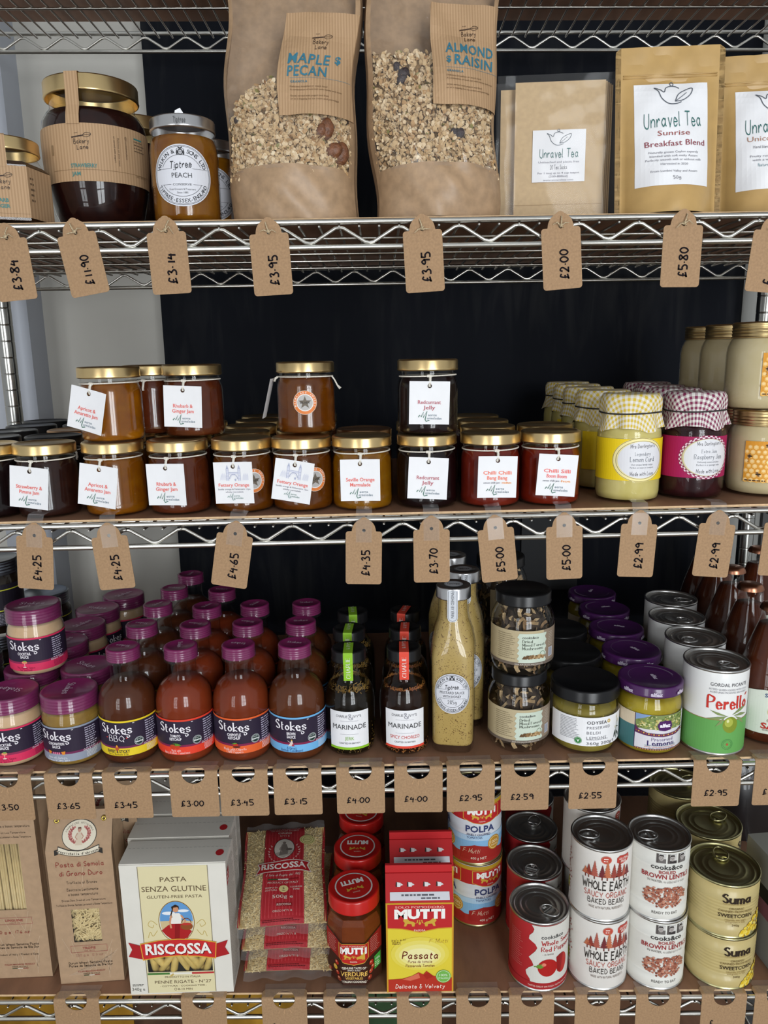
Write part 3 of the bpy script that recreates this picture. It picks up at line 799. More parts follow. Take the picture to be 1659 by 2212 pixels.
HP = [(0, .001), (.031, .001), (.034, 0), (.0385, .004), (.0405, .012), (.0408, .022), (.0408, .062), (.0395, .070), (.0365, .077), (.0345, .080), (.0345, .092)]
def honey_jar():
    g = Part('glass', MB().lathe(HP, M_glass, 40)); c = Part('contents', MB().lathe(inset(HP, ztop=.0805), content('set_honey', (0.70, 0.58, 0.33), (0.76, 0.64, 0.40), vs=40), 36))
    lm = MB().lathe(screw_prof(.0362, .079, .0175), M_gold, 44)
    D = Decal(cyl(.0408, .040, .0), step=4)
    lb = Decal(cyl(.0408, .040), step=4, base=.00012); lb.rect(-26, -23, 60, 23, ink('#d9952f'), 0)
    for r_ in range(9):
        for q in range(14):
            cx = -23.5 + q * 6.2 + (3.1 if r_ % 2 else 0); cy = -21 + r_ * 5.3
            if cx > 57 or cy > 21: continue
            hx = [(cx + 2.9 * math.cos(R(30 + 60 * t)), cy + 2.9 * math.sin(R(30 + 60 * t))) for t in range(6)]
            D.poly(hx, ['#e8b45a', '#dfa448', '#edc274'][(q * 5 + r_ * 3) % 3], 0); D.ell(cx, cy + .4, 1.7, 1.6, '#f0cf94', 1, 8)
    hx = [(22 + 27 * math.cos(R(60 * t)), 20 * math.sin(R(60 * t))) for t in range(6)]; D.poly(hx, '#e0a23c', 2)
    D.poly([(22 + 25 * math.cos(R(60 * t)), 18.3 * math.sin(R(60 * t))) for t in range(6)], '#e8dca0', 3)
    D.pen('OLDA', 10, 8, 5, '#5a3a18', w=17, layer=5, wt=1.1, nib=0, serif=True); D.pen('HONEY', 20, -1, 7.4, '#6b3a14', w=34, layer=5, wt=1.1, nib=0, serif=True); D.text('454g', 21, -10, 4, '#6b4a24', layer=5)
    D.para(-24, -22.6, 4, -20, 1, '#4a2a10', 4, .5, 3)
    for bx, by, a in ((-2, 19, 30), (-10, -14, -25), (-20, 6, 0)):
        c_, s_ = math.cos(R(a)), math.sin(R(a))
        D.ell(bx, by, 2.8, 1.1, '#3b2610', 6, 10)
        for sg in (-1, 1): D.poly([(bx, by), (bx - 2 * c_ + 2.6 * s_ * sg, by + 2.2 * sg), (bx + 1 * c_ + 2.4 * s_ * sg, by + 2.8 * sg)], '#8a6a4a', 5)
    D.text('Runny', -21.5, 2, 1.6, '#8b4a20', layer=4, rot=90)
    return [g, c, Part('lid', lm), Part('label', lb.mb, [Part('lettering', D.mb)])]
hon = honey_jar()
HN = 'jars of set honey'
for k, (px, v, y, lift, rz, lb) in enumerate(((1648, 1000, .076, 0, -18, 'set honey jar with honeycomb label standing on the board beside the raspberry jam'), (1650, 800, .076, .0968, 8, 'set honey jar with honeycomb label, front one of the upper layer'), (1585, 800, .162, .0968, 22, 'set honey jar on the upper layer, second from the shelf front'), (1536, 800, .248, .0968, 28, 'set honey jar on the upper layer, third from the shelf front'), (1600, 980, .162, 0, 20, 'set honey jar on the lower layer, second from the shelf front'), (1556, 980, .248, 0, 20, 'set honey jar on the lower layer, third from the shelf front'))):
    x = X(px, v, y); spawn('honey_jar', hon, (x, y, top(2, x) + lift), R(rz), lb, 'honey jar', HN)

# ================================================================== shelf 1
# hexagonal jar
def hexp(r): return r
hb = [(0, .001), (.038, .001), (.0425, .003), (.0430, .008), (.0430, .056), (.041, .061), (.034, .073), (.0325, .075), (.0325, .082)]
M_rhj = content('rhubarb_ginger_jam', (0.050, 0.020, 0.006), (0.075, 0.032, 0.010))
body = MB().lathe(hb[:6], M_glass, 6, smooth=False, phase=R(30)).lathe([(.0355, .061), (.0335, .065), (.0325, .067), (.0325, .074)], M_glass, 36)
cont = MB().lathe([(0, .003), (.040, .003), (.0418, .008), (.0418, .056), (.036, .0605), (0, .0605)], M_rhj, 6, smooth=False, phase=R(30))
lidp = Part('lid', MB().lathe(lid_prof(.0350, .0705, .0135), M_gold, 44))
hexside = .0430 * math.cos(R(30))
def hexmap(u, v, o):
    # front face then folding round to the neighbour on each side
    hl = .0215; z = .0325 + v
    if abs(u) <= hl: return (u, -(hexside + o), z)
    sg = 1 if u > 0 else -1; d = abs(u) - hl; a = R(60)
    bx, by = hl, -hexside
    x = bx + d * math.cos(a) + o * math.sin(a); y = by + d * math.sin(a) - o * math.cos(a)
    return (sg * x, y, z)
lb = Decal(hexmap, step=4.3, base=.0002); lb.rect(-64.5, -27, 64.5, 22, M_rib, 0)
M_strip = M_rib
st = MB().grid(lambda u, v: ((u - .5) * .0145 - .003, *[(-.0378, .053), (-.0366, .068), (-.0361, .083), (-.033, .0848), (-.012, .0848)][min(4, int(round(v * 4)))][:2]), 2, 4, M_rib, smooth=False)
D = Decal(hexmap, base=.0004)
bakery_logo(D, -2.5, 6, .95)
for k, t in enumerate(['RHUBARB', '& GINGER', 'JAM']): D.text(t, -19 if k < 2 else -17, -11 - 5.6 * k - (1.5 if k == 2 else 0), 3.4, '#3f7c79', align='l', bold=.03, layer=4)
D.rect(-21, -23.6, 21, -23.4, '#7a6040', 2); D.para(25, -12, 33, 14, 5, '#6a5540', 2, .35, 4)
hexjar = [Part('glass', body), Part('contents', cont), lidp, Part('label', lb.mb, [Part('lettering', D.mb)]), Part('lid_strip', st, label='kraft paper strip over the lid')]
x = X(14, 400, .046); spawn('hexagonal_jam_jar', hexjar, (x, .046, top(1, x)), R(22), 'hexagonal jar with gold lid and kraft band reading Rhubarb & Ginger Jam', 'jam jar')

# tall strawberry jam jars
BP = [(0, .002), (.032, .002), (.0355, 0), (.0395, .003), (.0465, .020), (.0515, .042), (.0538, .070), (.0540, .098), (.0520, .111), (.0470, .119), (.0440, .122), (.0430, .125), (.0430, .138)]
def rad_at(prof, z):
    for (r0, z0), (r1, z1) in zip(prof[3:], prof[4:]):
        if z0 <= z <= z1: return r0 + (r1 - r0) * (z - z0) / (z1 - z0)
    return prof[-1][0]
def lathe_map(prof, zc, a0=0.0):
    def f(u, v, o):
        r = rad_at(prof, zc + v); return ((r + o) * math.sin(u / .0535 + a0), -(r + o) * math.cos(u / .0535 + a0), zc + v)
    return f
def big_jar():
    g = Part('glass', MB().lathe(BP, M_glass, 48)); c = Part('contents', MB().lathe(inset(BP, .0014, .1195), content('strawberry_jam', (0.020, 0.004, 0.004), (0.040, 0.009, 0.006), vs=120), 40))
    l = Part('lid', MB().lathe(lid_prof(.0478, .1335, .0165, .001), M_gold, 56))
    mp = lathe_map(BP, .073)
    lm = MB(); N = 44
    lm.grid(lambda u, v: mp((u - .5) * .250 + .02, -.0265 + v * .0545, .0003), N, 8, M_rib, smooth=True)
    strip = MB().grid(lambda u, v: ((u - .5) * .0135 - .0195, 0, 0), 1, 1, M_rib) if False else MB()
    sp = [(.0545, .100), (.0530, .109), (.0498, .1185), (.0489, .134), (.0487, .146), (.0484, .1500), (.044, .1507), (.03, .1507)]
    a0 = -.40
    vs = []
    for r_, z in sp:
        for du in (-.0068, .0068): vs.append((r_ * math.sin(a0) + du * math.cos(a0), -r_ * math.cos(a0) + du * math.sin(a0) - .0004, z))
    strip.add(vs, [(2 * i, 2 * i + 1, 2 * i + 3, 2 * i + 2) for i in range(len(sp) - 1)], M_rib)
    D = Decal(mp, base=.0006)
    bakery_logo(D, -15, 10, .95)
    D.text('STRAWBERRY', -27, -12, 3.6, '#3f7c79', w=26, align='l', bold=.02, layer=3); D.text('JAM', -27, -19.5, 3.6, '#3f7c79', w=9, align='l', bold=.02, layer=3)
    for k in range(30): D.rect(-50 + k * 4.6, -15.9, -50 + (k + 1) * 4.6, -15.65, '#7a6040', 2)
    D.text('Delicious on your toast', 21.5, 3, 1.9, '#5a4636', w=27, layer=3, rot=-90); D.text('or served with yogurt', 17.5, 5, 1.9, '#5a4636', w=25, layer=3, rot=-90); D.text('@frombakerylane', 30, 8, 1.9, '#5a4636', w=22, layer=3, rot=-90)
    D.para(40, 6, 56, 18, 4, '#6a5540', 2, .35, 4); D.rect(40, 18.5, 52, 20, '#3f7c79', 2); D.text('BEST BEFORE', 50, -17, 2, '#7a6040', w=16); D.para(-49, -12, -46, 20, 1, '#8a6f50', 2, .3, 2)
    return [g, c, l, Part('label', lm, [Part('lettering', D.mb)]), Part('lid_strip', strip, label='kraft paper strip over the gold lid')]
big = big_jar()
x = X(207, 320, .112); spawn('strawberry_jam_jar', big, (x, .112, top(1, x)), R(20), 'very large dark jam jar with gold lid and kraft band reading Strawberry Jam', 'jam jar', 'large strawberry jam jars', tilt=Matrix.Scale(1.035, 4))
x = X(288, 320, .23); spawn('strawberry_jam_jar', big, (x, .232, top(1, x)), R(-140), 'large dark jam jar with gold lid standing behind the one labelled Strawberry Jam', 'jam jar', 'large strawberry jam jars')

# peach conserve jars
TP = [(0, .001), (.028, .001), (.031, 0), (.0340, .003), (.0350, .009), (.0350, .072), (.0340, .079), (.0325, .084), (.0315, .087), (.0315, .094)]
def crest(D, cx, cy, s, c, layer=4):
    D.ell(cx, cy, 2.6 * s, 3 * s, c, layer, 14); D.ell(cx, cy - .2 * s, 1.7 * s, 2 * s, '#c9c9cf', layer + 1, 12); D.line([(cx - 1.7 * s, cy - .2 * s), (cx + 1.7 * s, cy - .2 * s)], .4 * s, c, layer + 2); D.line([(cx, cy - 2 * s), (cx, cy + 1.8 * s)], .4 * s, c, layer + 2)
    for sg in (-1, 1): D.ell(cx + sg * 3.2 * s, cy - .6 * s, .9 * s, 2.4 * s, c, layer, 10); D.line([(cx + sg * 4, cy + 2 * s), (cx + sg * 2.6 * s, cy + 3 * s)], .5 * s, c, layer)
    D.poly([(cx - 1.8 * s, cy + 3 * s), (cx + 1.8 * s, cy + 3 * s), (cx + 2.2 * s, cy + 5 * s), (cx, cy + 4 * s), (cx - 2.2 * s, cy + 5 * s)], c, layer)
def tiptree_oval(D, a, b, mid, low):
    k = '#2f3136'
    D.ell(0, 0, a, b, '#d6d7de', 0, 44); D.ring(0, 0, a - 1.4, b - 1.4, .45, k, 2); D.ring(0, 0, a - 2.4, b - 2.4, .3, k, 2)
    s = a / 31.0
    D.arctext('WILKIN &', 0, 0, a - 6 * s, b - 6 * s, 3.9 * s, k, 160, 108, 3, .012); D.arctext('SONS LTD', 0, 0, a - 6 * s, b - 6 * s, 3.9 * s, k, 72, 22, 3, .012)
    D.arctext('TIPTREE-ESSEX-ENGLAND', 0, 0, a - 5.4 * s, b - 5.4 * s, 3.6 * s, k, 205, 335, 3, .012, inward=True)
    crest(D, 0, b - 7.5 * s, 1.0 * s, k)
    D.ring(0, 0, a - 9.5 * s, b - 10 * s, .4, k, 2, a0=25, a1=155); D.ring(0, 0, a - 9.5 * s, b - 9.5 * s, .4, k, 2, a0=205, a1=335)
    D.rect(-a + 4 * s, 6.3 * s, -a * .34, 6.6 * s, k, 2); D.rect(a * .34, 6.3 * s, a - 4 * s, 6.6 * s, k, 2)
    D.pen('Tiptree', 0, 10.5 * s, 6.5 * s, k, w=21 * s, layer=4, wt=1.0, slant=.35, rot=5); D.line([(-8 * s, 5.2 * s), (8 * s, 8 * s)], .5 * s, k, 3)
    if mid == 'PEACH':
        D.text('PEACH', 0, .2, 4.6, k, w=20); D.text('CONSERVE', 0, -8.5, 2.1, k, w=18.5); D.rect(-21, -8.6, -11, -8.3, k, 2); D.rect(11, -8.6, 21, -8.3, k, 2)
        D.text('Fruit Growers & Preservers', 0, -13, 1.8, k, w=26); D.text('Since 1885', 0, -16.3, 1.8, k, w=11)
    else:
        D.text('MUSTARD SAUCE', 0, 1.5 * s, 4.0 * s, k, w=40 * s); D.text('WITH HONEY', 0, -4.4 * s, 4.0 * s, k, w=30 * s); D.rect(-22 * s, -8 * s, 22 * s, -7.7 * s, k, 2); D.pen('285g', 0, -13 * s, 5.6 * s, k, w=14 * s, wt=1.0, nib=0, layer=4)
def peach_jar():
    g = Part('glass', MB().lathe(TP, M_glass, 40)); c = Part('contents', MB().lathe(inset(TP, ztop=.086), content('peach_conserve', (0.42, 0.135, 0.003), (0.60, 0.235, 0.008), .22, vs=60, trans=.5), 36))
    l = MB().lathe(lid_prof(.0332, .0905, .0125), M_silver, 44)
    Dl = Decal(cyl(.0337, .0968)); Dl.pen('Tiptree', 1, 0, 5.2, '#4a4a4c', w=12, wt=.9, slant=.3, rot=4)
    D = Decal(cyl(.0350, .0440), step=3, base=.0003); tiptree_oval(D, 31, 29.5, 'PEACH', '')
    tear = MB().add([(-.004, -.030, .1015), (.006, -.031, .1015), (.002, -.030, .1080), (-.003, -.0305, .1055)], [(0, 1, 2, 3)], M_paper)
    return [g, c, Part('lid', l, [Part('lettering', Dl.mb)]), Part('label', D.mb)], Part('torn_seal', tear, label='torn scrap of white paper seal')
peach, tear = peach_jar()
x = X(401, 380, .055); spawn('peach_conserve_jar', peach + [tear], (x, .055, top(1, x)), R(7), 'peach conserve jar with silver lid and large white oval label fully in view', 'jam jar', 'peach conserve jars')
x = X(455, 380, .15); spawn('peach_conserve_jar', peach, (x, .148, top(1, x)), R(10), 'peach conserve jar half hidden behind the granola bag', 'jam jar', 'peach conserve jars')

# ------------------------------------------------------------------ granola bags
OATS = [mat('oat_%d' % i, c, 0.8) for i, c in enumerate([(0.60, 0.42, 0.225), (0.72, 0.55, 0.345), (0.47, 0.285, 0.13), (0.82, 0.68, 0.47), (0.34, 0.175, 0.07)])]
RAISIN = mat('raisin', (0.035, 0.022, 0.024), .5, var=.4, vscale=300, bump=.6, bscale=500); PECAN = mat('pecan', (0.155, 0.058, 0.024), .45, var=.3, vscale=200, bump=.5, bscale=400); SEED = mat('pumpkin_seed', (0.23, 0.20, 0.055), .5)
M_oatbed = mat('granola_bed', (0.20, 0.12, 0.05), .9, var=.5, vscale=400)
def bag_fn(w0, w1, h, depth, seed):
    rg = random.Random(seed); ph = [rg.uniform(0, 6.28) for _ in range(6)]
    def front(u, s):
        wd = w0 + (w1 - w0) * s; q = u * 2 - 1
        prof = depth * (.50 + .62 * math.sin(PI * min(1, s * 1.25 + .1)) ** .8) * (1 - .55 * s)
        b = prof * (1 - abs(q) ** 2.6) ** .8
        wob = .0024 * math.sin(9 * s + 4 * q + ph[0]) + .0018 * math.sin(15 * s - 6 * q + ph[1]) + .0012 * math.sin(31 * s + 11 * q + ph[2])
        xe = .0030 * math.sin(7 * s + ph[3]) + .002 * math.sin(13 * s + ph[4])
        return (q * wd / 2 + xe, -b - wob * (1 - q * q) + .004 + .035 * s, s * h)
    return front
M_bagkraft = mat('glossy_bag_kraft', (0.37, 0.24, 0.138), 0.45, var=0.12, vscale=120, bump=0.15, bscale=60)
def granola_bag(title, seed, w0, w1, h, fill, raisins, lx, ly):
    f = bag_fn(w0, w1, h, .046, seed); parts = []; rg = random.Random(seed + 20)
    sB = .195
    back = MB().grid(lambda u, v: (f(u, v)[0] * 1.012, .030 + .035 * v - .010 * abs(2 * u - 1) ** 3, v * h * 1.02), 12, 24, M_bagkraft)
    parts.append(Part('paper_back', back))
    edge = MB()
    for u0, u1, uu in ((0.0, .035, 0), (.965, 1.0, 1)): edge.grid(lambda a, v: (lambda p: (p[0], p[1] - .0008, p[2]))(f(u0 + (u1 - u0) * a, v)), 2, 30, M_bagkraft)
    for sx in (-1, 1): edge.grid(lambda a, v: (f(0 if sx < 0 else 1, v)[0] * (1 + .012 * a), f(0, v)[1] + a * .026, v * h), 2, 24, M_bagkraft)
    parts.append(Part('paper_sides', edge))
    bot = MB().grid(lambda u, v: (lambda p: (p[0], p[1] - .0016 - .0012 * math.sin(20 * u + 9 * v + seed) * v, p[2]))(f(u, v * (sB + .012 * math.sin(PI * u)))), 28, 12, M_bagkraft)
    parts.append(Part('paper_base', bot))
    win = MB().grid(lambda u, v: (lambda p: (p[0], p[1] - .0012 - .0013 * math.sin(17 * u + 23 * v), p[2]))(f(.03 + .94 * u, sB - .005 + (1 - sB) * v)), 30, 40, M_film)
    parts.append(Part('clear_window', win))
    bed = MB().grid(lambda u, v: (lambda p: (p[0], p[1] + .006, p[2]))(f(.03 + .94 * u, .02 + (fill(u) - .035) * v)), 20, 20, M_oatbed); bedp = Part('granola_bed', bed)
    fl = MB()
    for k in range(3600):
        u = rg.uniform(.035, .965); s = rg.uniform(sB - .03, fill(u) + rg.uniform(-.02, .006))
        p = Vector(f(u, s)); y = p.y + rg.uniform(.0012, .0055)
        a = rg.uniform(.0017, .0034); b_ = a * rg.uniform(.6, .95); T = Matrix.Translation((p.x, y, p.z)) @ Matrix.Rotation(rg.uniform(0, 6.3), 4, 'Y') @ Matrix.Rotation(rg.gauss(0, .75), 4, 'X') @ Matrix.Rotation(rg.gauss(0, .75), 4, 'Z')
        m = OATS[min(4, int(abs(rg.gauss(0, 1.5))))]
        if rg.random() < .012: m = SEED; a *= 1.3; b_ *= .8
        vs = [(0, -a * .35, 0)] + [(a * math.cos(PI / 3 * q), a * .15 * math.cos(2 * PI * q / 3), b_ * math.sin(PI / 3 * q)) for q in range(6)]
        fl.add(vs, [(0, 1 + q, 1 + (q + 1) % 6) for q in range(6)], m, True, T)
    lumps = MB()
    for (u, s, a, m) in raisins:
        p = f(u, s); T = Matrix.Translation((p[0], p[1] + .0030, p[2])) @ Matrix.Rotation(rg.uniform(0, 3), 4, 'Y') @ Matrix.Diagonal((a * 1.35, a * .7, a, 1))
        prof = [(0, -1), (.55, -.8), (.9, -.4), (1, 0), (.9, .4), (.55, .8), (0, 1)]; lumps.lathe(prof, m, 10, T=T)
    parts += [bedp, Part('oat_flakes', fl, kind='stuff'), Part('fruit_and_nuts', lumps, kind='stuff')]
    # kraft label stuck high on the window
    def lab(u, v, o):
        uu = .5 + (lx + u) / ((w0 + w1) / 2); s = (ly + v) / h; p = f(min(1.0, max(0, uu)), s)
        if uu > 1: return (p[0] + (uu - 1) * .02, p[1] - .004 - o + (uu - 1) * .1, p[2])
        return (p[0], p[1] - .0042 - o, p[2])
    lm = Decal(lab, step=5, base=0); 
    for k in range(14): lm.rect(-37, -50 + k * 106 / 14, 37, -50 + (k + 1) * 106 / 14, M_rib, 0)
    D = Decal(lab, base=.0004); tl = '#3b7488'
    bakery_logo(D, 1.5, 25, .95, '#4a372a')
    if title == 'maple':
        D.text('MAPLE', -6.5, 7, 10.2, tl, w=41, bold=.02, shear=.06, sp=1.08, layer=4); D.text('$', 21.5, 8, 7.5, tl, bold=.03, layer=4); D.text('PECAN', -7.5, -5.6, 10.2, tl, w=39, bold=.02, shear=.06, sp=1.08, layer=4)
    else:
        D.text('ALMOND', 2, 8.6, 10.2, tl, w=51, bold=.02, shear=.06, sp=1.08, layer=4, rot=-1.5); D.text('$', -21, -3.5, 6.5, tl, bold=.03, layer=4); D.text('RAISIN', 5.5, -4.6, 10.2, tl, w=42, bold=.02, shear=.06, sp=1.08, layer=4, rot=-1.5)
    for k in range(12): D.rect(-24 + k * 5, -12.8, -19 + k * 5, -12.5, '#6a8a94', 3)
    D.text('GRANOLA', -15, -16.5, 2.3, tl, w=17, bold=.02, layer=4, sp=1.2)
    for k, t in enumerate(['Delicious breakfast or snack food', 'A combination of local oats with honey and nuts', None, 'Great served with yogurt and fruit', 'or as a topping for ice cream and porridge']):
        if t: D.text(t, -24, -21.5 - 3.2 * k, 1.7, '#6e5338', w=min(50, len(t) * 1.12), align='l', layer=4)
    parts.append(Part('label', lm.mb, [Part('lettering', D.mb)]))
    return parts
gb1 = granola_bag('maple', 1, .130, .139, .250, lambda u: .42 + .16 * math.sin(PI * min(1, u * 1.05)) * (u > .1) - .03 * u, [(.80, .35, .0085, PECAN), (.90, .26, .0095, PECAN), (.85, .27, .008, PECAN), (.76, .34, .006, PECAN), (.12, .40, .004, RAISIN)], .032, .150)
x = X(628, 440, .035); spawn('granola_bag', gb1, (x, .047, top(1, x)), R(-3), 'clear fronted kraft bag of oats labelled Maple & Pecan granola', 'granola bag', 'bags of granola')
gb2 = granola_bag('almond', 4, .128, .139, .250, lambda u: .67 - .12 * u + .05 * math.sin(PI * u), [(.26, .57, .006, RAISIN), (.22, .60, .0045, RAISIN), (.25, .55, .005, RAISIN), (.68, .32, .005, RAISIN), (.64, .325, .004, RAISIN), (.9, .58, .004, RAISIN)], .034, .158)
x = X(944, 440, .035); spawn('granola_bag', gb2, (x, .047, top(1, x)), R(3), 'clear fronted kraft bag of oats labelled Almond & Raisin granola', 'granola bag', 'bags of granola')

# ------------------------------------------------------------------ tea sacks and tea pouches
M_pouch = mat('tan_pouch_foil', (0.47, 0.295, 0.105), 0.42, var=.05, vscale=60, bump=.10, bscale=25)
M_sack = mat('tan_paper_sack', (0.53, 0.375, 0.205), 0.75, var=.05, vscale=200, bump=.05, bscale=300)
def teapot(D, cx, cy, s, c, layer=3):
    D.line([(cx - 9 * s, cy + 4 * s), (cx - 13 * s, cy + 5.5 * s), (cx - 10.5 * s, cy + 3 * s), (cx - 8.5 * s, cy - 2 * s), (cx - 4 * s, cy - 5.8 * s), (cx + 1 * s, cy - 6.2 * s), (cx + 4.5 * s, cy - 5 * s)], .55 * s, c, layer, smooth=True)
    D.line([(cx - 9 * s, cy + 4 * s), (cx - 6.5 * s, cy + 2.2 * s), (cx - 5.2 * s, cy + 5.2 * s), (cx - 2 * s, cy + 6.6 * s), (cx + 1.5 * s, cy + 6.4 * s), (cx + 4 * s, cy + 5 * s)], .55 * s, c, layer, smooth=True)
    D.ring(cx - .8 * s, cy + 8.2 * s, 1.1 * s, 1.3 * s, .5 * s, c, layer, 16)
    D.line([(cx + .5 * s, cy - 4.5 * s), (cx + 3 * s, cy + .5 * s), (cx + 8 * s, cy + 3.5 * s), (cx + 12.5 * s, cy + 4.6 * s), (cx + 11 * s, cy + .2 * s), (cx + 6 * s, cy - 3.5 * s), (cx + .5 * s, cy - 4.5 * s)], .55 * s, c, layer, smooth=True)
    D.line([(cx + .5 * s, cy - 4.5 * s), (cx + 5 * s, cy - 1.2 * s), (cx + 8.5 * s, cy + 1.6 * s)], .4 * s, c, layer)
M_sackfilm = clear_mat('crisp_film', (0.97, 0.97, 0.97), 1.22, 0.10, haze=0.04)
def sack_pack():
    ps = []
    st_ = MB()
    for k in range(6):
        dx = .0022 * k - .004 * (k == 0); y = .002 + .0028 * k
        st_.box(-.047 + dx, .047 + dx, y, y + .0012, .002, .142 - .0008 * k, M_sack)
    ps.append(Part('paper_sack', MB().box(-.047, .047, .001, .0018, .002, .1425, M_sack))); 
    for k in range(1, 6):
        b_ = MB().box(-.047 + .0024 * k * (1 if k < 5 else -1.2), .047 + .0024 * k * (1 if k < 5 else .8), .0012 + .0024 * k, .0028 + .0024 * k, .002, .1425 - .0006 * k, M_sack); ps.append(Part('paper_sack', b_))
    seam = MB().box(-.047, .047, .0004, .0010, .020, .0206, mat('sack_seam', (0.44, 0.30, 0.15), .8)); ps.append(Part('fold_line', seam))
    lb = Decal(flat(0.0, .069), base=.0003); lb.rect(-28, -26, 28, 26, M_paper, 0)
    D = Decal(flat(0.0, .069), base=.0006)
    teapot(D, 0, 17, 1.0, '#5f6670'); D.pen('Unravel Tea', 0, 2.8, 8.6, '#2f6a66', w=41, wt=.7, slant=.05)
    for t, y, ww, cc in (('Unbleached and plastic free', -6, 43, '#8d8d99'), ('For 1 mug up to 4 cup teapot', -17, 44, '#7a7a88'), ('(200-800ml)', -20.4, 20, '#7a7a88'), ('www.unraveltea.com', -24, 32, '#8d8d99')): D.text(t, 0, y, 2.0, cc, w=ww)
    D.pen('20 Tea Sacks', 0, -11.2, 4.2, '#4a4a58', w=18, wt=.7, slant=.1)
    ps.append(Part('label', lb.mb, [Part('lettering', D.mb)]))
    fm = MB().grid(lambda u, v: (-.066 + .132 * u, -.0025 - .0022 * math.sin(PI * u) + .00025 * math.sin(21 * u + 13 * v) + .0002 * math.sin(37 * v - 9 * u) - .0016 * (abs(2 * u - 1) > .8), .001 + v * .147), 24, 24, M_sackfilm)
    fm.grid(lambda u, v: (.066 - .132 * u, .0195 + .0010 * math.sin(17 * u + 11 * v), .001 + v * .147), 16, 16, M_sackfilm)
    ps.append(Part('clear_bag', fm)); return ps
x = X(1203, 320, .085); spawn('tea_sack_pack', sack_pack(), (x, .075, top(1, x)), R(-4), 'clear bag of tan paper tea sacks with a small square white label', 'tea sacks')

def tea_pouch(second):
    w_, h_ = .110, .167
    def f(u, s, side):
        q = 2 * u - 1; g = (1 - min(1, abs(q) / .86) ** 2.4) if abs(q) < .86 else 0
        b = (.026 * (1 - s / .74) ** .75 + .006) if s < .74 else .006 * max(0, (1 - (s - .74) / .06))
        r = .0055; x_ = q * w_ / 2 * (1 - .03 * (1 - s)); z = s * h_
        if s > 1 - r / h_ * 1.3: 
            dz = (s - (1 - r / h_ * 1.3)) / (r / h_ * 1.3); x_ = math.copysign(min(abs(x_), w_ / 2 - r + r * math.sqrt(max(0, 1 - dz * dz))), q)
        wob = .0009 * math.sin(14 * s + 5 * q) + .0006 * math.sin(25 * s - 9 * q)
        return (x_, side * (b * g + wob * g) + .02 * s, z)
    m = MB().grid(lambda u, v: f(u, v, -1), 40, 44, M_pouch); p = [Part('front_panel', m)]
    p.append(Part('back_panel', MB().grid(lambda u, v: f(1 - u, v, 1), 30, 34, M_pouch)))
    zp = MB()
    for z in (.137, .1395): zp.tube([(-.047 + .094 * k / 12, f(.5, z / h_, -1)[1] - .0009, z) for k in range(13)], .0006, M_pouch, 5)
    p.append(Part('zip_seal', zp))
    mp = lambda u, v, o: (lambda q: (q[0], q[1] - o - .0004, q[2]))(f(.5 + u / w_, (.078 + v) / h_, -1))
    lb = Decal(mp, step=4, base=0); 
    for k in range(16): lb.rect(-37, -52 + k * 6.5, 37, -52 + (k + 1) * 6.5, M_paper, 0)
    D = Decal(mp, base=.0005); teapot(D, 2, 39, 1.5, '#555c66')
    D.pen('Unravel Tea', 0, 14, 14.5, '#2f6a66', w=57, wt=.62, slant=.04, rot=1)
    g = '#86868f'
    if second:
        D.text('Unicorn Kisses', 2, .5, 5.2, '#b08a78', w=58); D.pen('Hand blended in small batches', 0, -8, 3.0, '#55555f', w=44, wt=.8, slant=.1)
        for t, y, ww in (('Fruity rosehip and hibiscus', -17.5, 50), ('with a warm sweet finish', -21.5, 46)): D.text(t, 0, y, 2.3, g, w=ww)
        D.pen('Naturally Caffeine Free', 0, -27, 3.0, '#4f7f8a', w=36, wt=.8, slant=.1); D.pen('70g', 2, -35, 3.4, '#55555f', wt=.8)
    else:
        D.text('Sunrise', 0, .2, 5.0, '#9a5350', w=32); D.text('Breakfast Blend', 2, -10, 5.6, '#8f4650', w=61, rot=1)
        for t, y, ww in (('Naturally grown Ceylon expertly', -19, 50), ('blended with soft malty Assam', -22.8, 48), ('Perfectly smooth with or without milk', -26.6, 56), ('Harvested in 2020', -31, 28), ('From Lumbini Valley and Assam', -38, 47)): D.text(t, 0, y, 2.1, g, w=ww)
        D.pen('50g', 2, -44.5, 3.2, '#6a6a74', wt=.8)
    p.append(Part('label', lb.mb, [Part('lettering', D.mb)])); return p
x = X(1443, 420, .035); spawn('tea_pouch', tea_pouch(False), (x, .036, top(1, x)), R(-4), 'tan stand-up tea pouch whose white label says breakfast blend, next to the tea sacks', 'tea pouch', 'stand-up tea pouches', tilt=Matrix.Rotation(R(.0), 4, 'Y'))
x = X(1660, 420, .06); spawn('tea_pouch', tea_pouch(True), (x, .062, top(1, x)), R(-6), 'tan stand-up tea pouch half behind the breakfast blend pouch', 'tea pouch', 'stand-up tea pouches')

